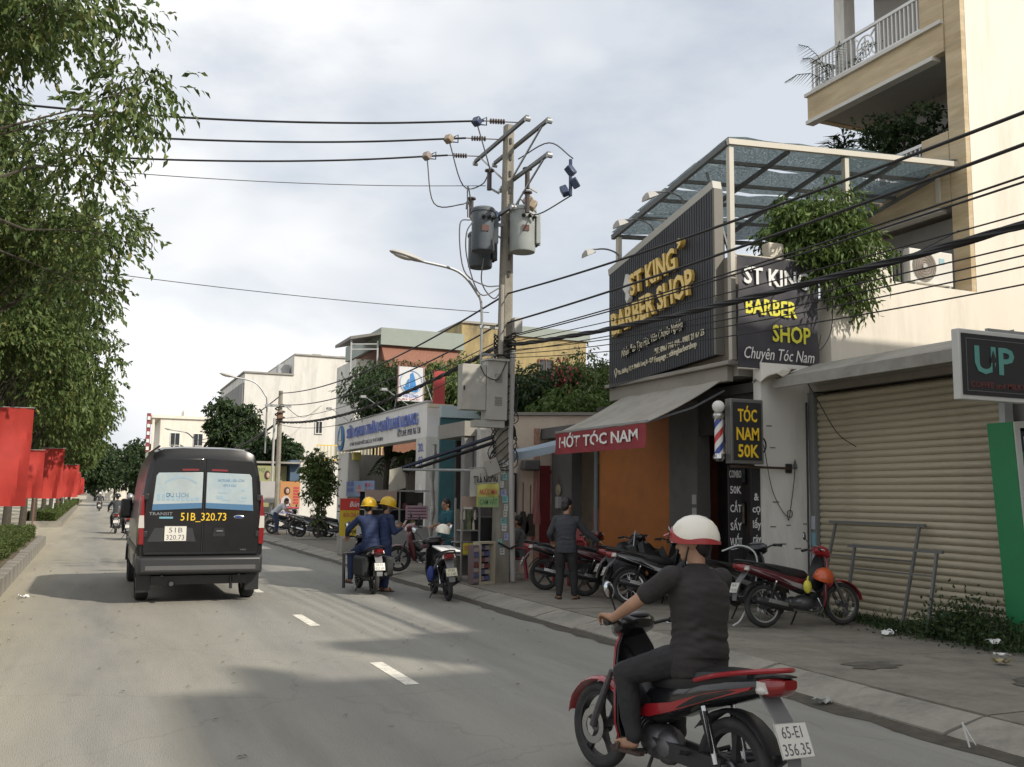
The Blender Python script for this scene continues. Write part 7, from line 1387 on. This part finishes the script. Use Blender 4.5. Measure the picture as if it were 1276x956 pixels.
MB().sheet([[(-.62+.40*i/5, 2.0+.02*math.sin(i*2+j), -.44+.02*i+.52*j/5) for j in range(6)] for i in range(6)], .01).build('canvas_flap', flat('flap_cream', (.42,.40,.33), .85), t)
# things hung on the sunlit wall
def hung(name, label, cat, x, z, fn): t = thing(name, label, cat, (x,19.42,z), 0); fn(t)
def broom(t): MB().tube([(0,0,.75),(0,0,.1)], .012, 6).build('handle', WOOD, t); MB().loft([[(a*w,b*.03,z) for a,b in ((-1,-1),(1,-1),(1,1),(-1,1))] for w,z in ((.04,.12),(.10,-.05),(.14,-.28),(.09,-.36))]).build('bristles', mat('straw_dark', (.06,.05,.04), .9, bump=.6), t)
hung('broom', 'dark hanging broom on the sunlit wall, left of two', 'broom', 8.68, 1.35, broom); hung('broom', 'dark hanging broom on the sunlit wall, right of two', 'broom', 8.86, 1.3, broom)
def sack(t): mb = MB(); mb.loft([[(.0+w*math.cos(a), .05*math.sin(a), z) for a in np.linspace(0,6.283,11)[:-1]] for w,z in ((.03,1.2),(.05,.9),(.07,.4),(.12,.05),(.11,-.06))]); mb.build('cloth', mat('striped_pink', (.38,.16,.15), .8, vary=.5, vscale=4, stretch=(14,1,1)), t); MB().tube([(0,0,1.2),(0,0,1.32)], .01, 5).build('hook', STEEL, t)
hung('striped_bag', 'long red and white striped bag hung by the red door', 'bag', 9.0, 1.25, sack)
def board(t): MB().box(-.15,.15,-.02,.02,0,.85).build('frame', BLACK, t); MB().box(-.12,.1,-.026,-.021,.04,.81).build('paper', flat('paper_grey', (.42,.42,.42)), t); [text(s, BLU, t, at(-.01,-.03,z,FY), .07, .18, .006, world=False) for s, z in (('CƠM',.66), ('BÚN',.46), ('CHÁO',.2))]
hung('wall_menu', 'narrow framed menu with blue words on the sunlit wall', 'menu', 8.36, 1.45, board)
things('tin_plate', 'bent tin plate nailed to the pole below the cable coils', 'plate', (7.12,17.42,2.35), [('plate', flat('tin', (.36,.35,.31), .6), (-.14,.14,-.006,.006,-.14,.16)), ('nail', BLACK, (-.01,.01,-.012,-.0065,.1,.12))], rot=(0,R(-22),0))
things('plastic_sack', 'red and white striped plastic sack by the downpipe doorway', 'sack', (9.1,17.6,.9), [('body', mat('sack_red', (.40,.13,.13), .6, vary=.6, vscale=5, stretch=(9,1,1)), (-.14,.14,-.1,.1,0,.34)), ('knot', MATS['sack_red'], (-.03,.03,-.03,.03,.341,.42))], bevel=.06)
things('stool', 'dark wooden stool under the striped sack', 'stool', (9.1,17.6,.13), [('seat', WOOD, (-.18,.18,-.18,.18,.72,.765)), ('leg', WOOD, (-.17,-.13,-.17,-.13,0,.719)), ('leg', WOOD, (.13,.17,-.17,-.13,0,.719)), ('leg', WOOD, (-.17,-.13,.13,.17,0,.719)), ('leg', WOOD, (.13,.17,.13,.17,0,.719))])
t = thing('straw_fan', 'straw coloured fan hung on the dark column above the youth', 'fan', (9.33,19.0,1.95)); MB(Matrix.Rotation(R(-90),4,'Y')).lathe([(.001,.03),(.12,.0),(.13,.005)], 16).build('weave', flat('straw', (.36,.30,.2), .8), t); MB().tube([(0,0,.1),(0,0,.3)], .01, 5).build('loop', WOOD, t)
# the two grey steel frames leaning on the shutter
def gate_frame(label, x0, y0, y1, h, lean, mid):
    t = thing('steel_frame', label, 'frame', (x0,y0,.13), 0, 'steel frames leaning on the shutter'); m = flat('frame_grey', (.17,.175,.17), .5, metal=.5); L = y1-y0
    for y in (0, L): MB().bar((0,y,0),(lean,y,h),.035).build('upright', m, t)
    MB().bar((lean,-.10,h+.018),(lean,L+.12,h+.018),.04).build('top_rail', m, t); MB().bar((lean*mid,.02,h*mid),(lean*mid,L-.02,h*mid),.022).build('mid_rail', m, t)
    return t
gate_frame('taller grey steel frame leaning on the beige shutter', 9.72, 9.70, 11.28, 1.33, .38, .66); gate_frame('shorter grey steel frame leaning in front of the taller one', 9.55, 9.12, 10.55, 1.02, .22, .72)
# weeds and litter
t = thing('weed_patch', 'patch of green weeds growing along the foot of the shutter', 'weeds', (9.85,8.7,.13)); rs_ = np.random.RandomState(3); n = 5200
u = rs_.random(n); P = np.stack([rs_.normal(size=n)*.26-.05, rs_.normal(size=n)*.55, np.abs(rs_.normal(size=n))*.12], 1); P[:,2] *= 1.8*np.exp(-(P[:,1]/.7)**2); D = rs_.normal(size=(n,3)); D[:,2] += .6; leaf_mesh('leaves', P, D, rs_.normal(size=(n,3))+np.array([0,0,1]), .06, .03, LEAF_D, t)
gb = MB()
for k in range(240): x,y = rs_.normal()*.22,rs_.normal()*.5; gb.tube([(x,y,0),(x+rs_.normal()*.04,y+rs_.normal()*.04,.12+.2*rs_.random())], .004, 3, cap=False)
gb.build('stalks', flat('stalk_green', (.06,.085,.03), .7), t, kind='stuff')
t = thing('weed_patch', 'thin strip of low grass left of the main weed patch', 'weeds', (9.85,10.3,.13)); n = 1500; P = np.stack([rs_.normal(size=n)*.12, rs_.normal(size=n)*.6, np.abs(rs_.normal(size=n))*.04],1); D = rs_.normal(size=(n,3)); D[:,2] += 1; leaf_mesh('leaves', P, D, rs_.normal(size=(n,3)), .06, .02, LEAF_D, t)
def litter(name, label, x, y, z, m, fn): t = thing(name, label, 'litter', (x,y,z)); fn(t, m)
def crumple(t, m): mb = MB(); rs = random.Random(len(t['label'])); mb.sheet([[(-.08+.16*i/5+rs.uniform(-.02,.02), -.05+.10*j/4+rs.uniform(-.02,.02), .03+rs.uniform(-.025,.04)) for j in range(5)] for i in range(6)], .004); mb.build('wrapper', m, t, smooth=0)
litter('plastic_wrapper', 'clear plastic wrapper lying in the gutter at the kerb joint', 6.02, 6.95, .01, flat('wrapper_grey', (.34,.35,.33), .3), crumple)
litter('plastic_wrapper', 'white crumpled bag in the weeds at right', 9.45, 8.05, .2, WHITEP, crumple); litter('plastic_wrapper', 'flat white packet on the pavement before the weeds', 9.0, 7.6, .14, WHITEP, crumple); litter('plastic_wrapper', 'yellowish scrap on the pavement near the white packet', 8.7, 7.35, .14, flat('scrap_yellow', (.34,.29,.16)), crumple); litter('plastic_wrapper', 'pale scrap on the pavement below the steel frames', 9.2, 9.4, .14, WHITEP, crumple)
def vstick(t, m): MB().bar((0,0,0),(-.03,.03,.17),.012,.006).build('stick', m, t); MB().bar((-.03,.03,.17),(.03,-.03,.02),.012,.006).build('stick', m, t)
litter('folded_straw', 'bent white straw standing in the gutter near the corner', 5.98, 5.35, .02, WHITEL, vstick)
litter('plastic_wrapper', 'small white scrap on the road beside the left hedge kerb', -.95, 18.4, .0, WHITEP, crumple)
LF = flat('dry_leaf', (.11,.075,.03), .8); rs = random.Random(12)
P = np.array([(rs.uniform(-1.1,5.9), rs.uniform(4,26)**1, .012) for k in range(150)]); P[:60,0] = [rs.uniform(5.5,6.0) if k % 2 else rs.uniform(-1.25,-.7) for k in range(60)]
D = np.array([(rs.uniform(-1,1), rs.uniform(-1,1), .05) for k in range(150)]); o = leaf_mesh('fallen_leaves', P, D, np.tile([0,0,1.], (150,1)), .055, .03, LF); o['kind'] = 'stuff'
# dark wet patches and dirt on the pavement
WET = mat('wet_dirt', (.10,.09,.072), .75, vary=.5, vscale=9)
def patch(label, x, y, a, b, z, seed): rs = random.Random(seed); n = 18; mb = MB(); r = [rs.uniform(.6,1.1) for k in range(n)]; mb.add([(x,y,z)]+[(x+a*r[k]*math.cos(6.283*k/n), y+b*r[k]*math.sin(6.283*k/n), z) for k in range(n)], [(0,1+k,1+(k+1)%n) for k in range(n)]); o = mb.build('wet_patch', WET, None, smooth=0); o['kind'] = 'structure'
patch('', 7.35, 7.75, .35, .25, .141, 1); patch('', 8.3, 6.45, .5, .3, .141, 2);
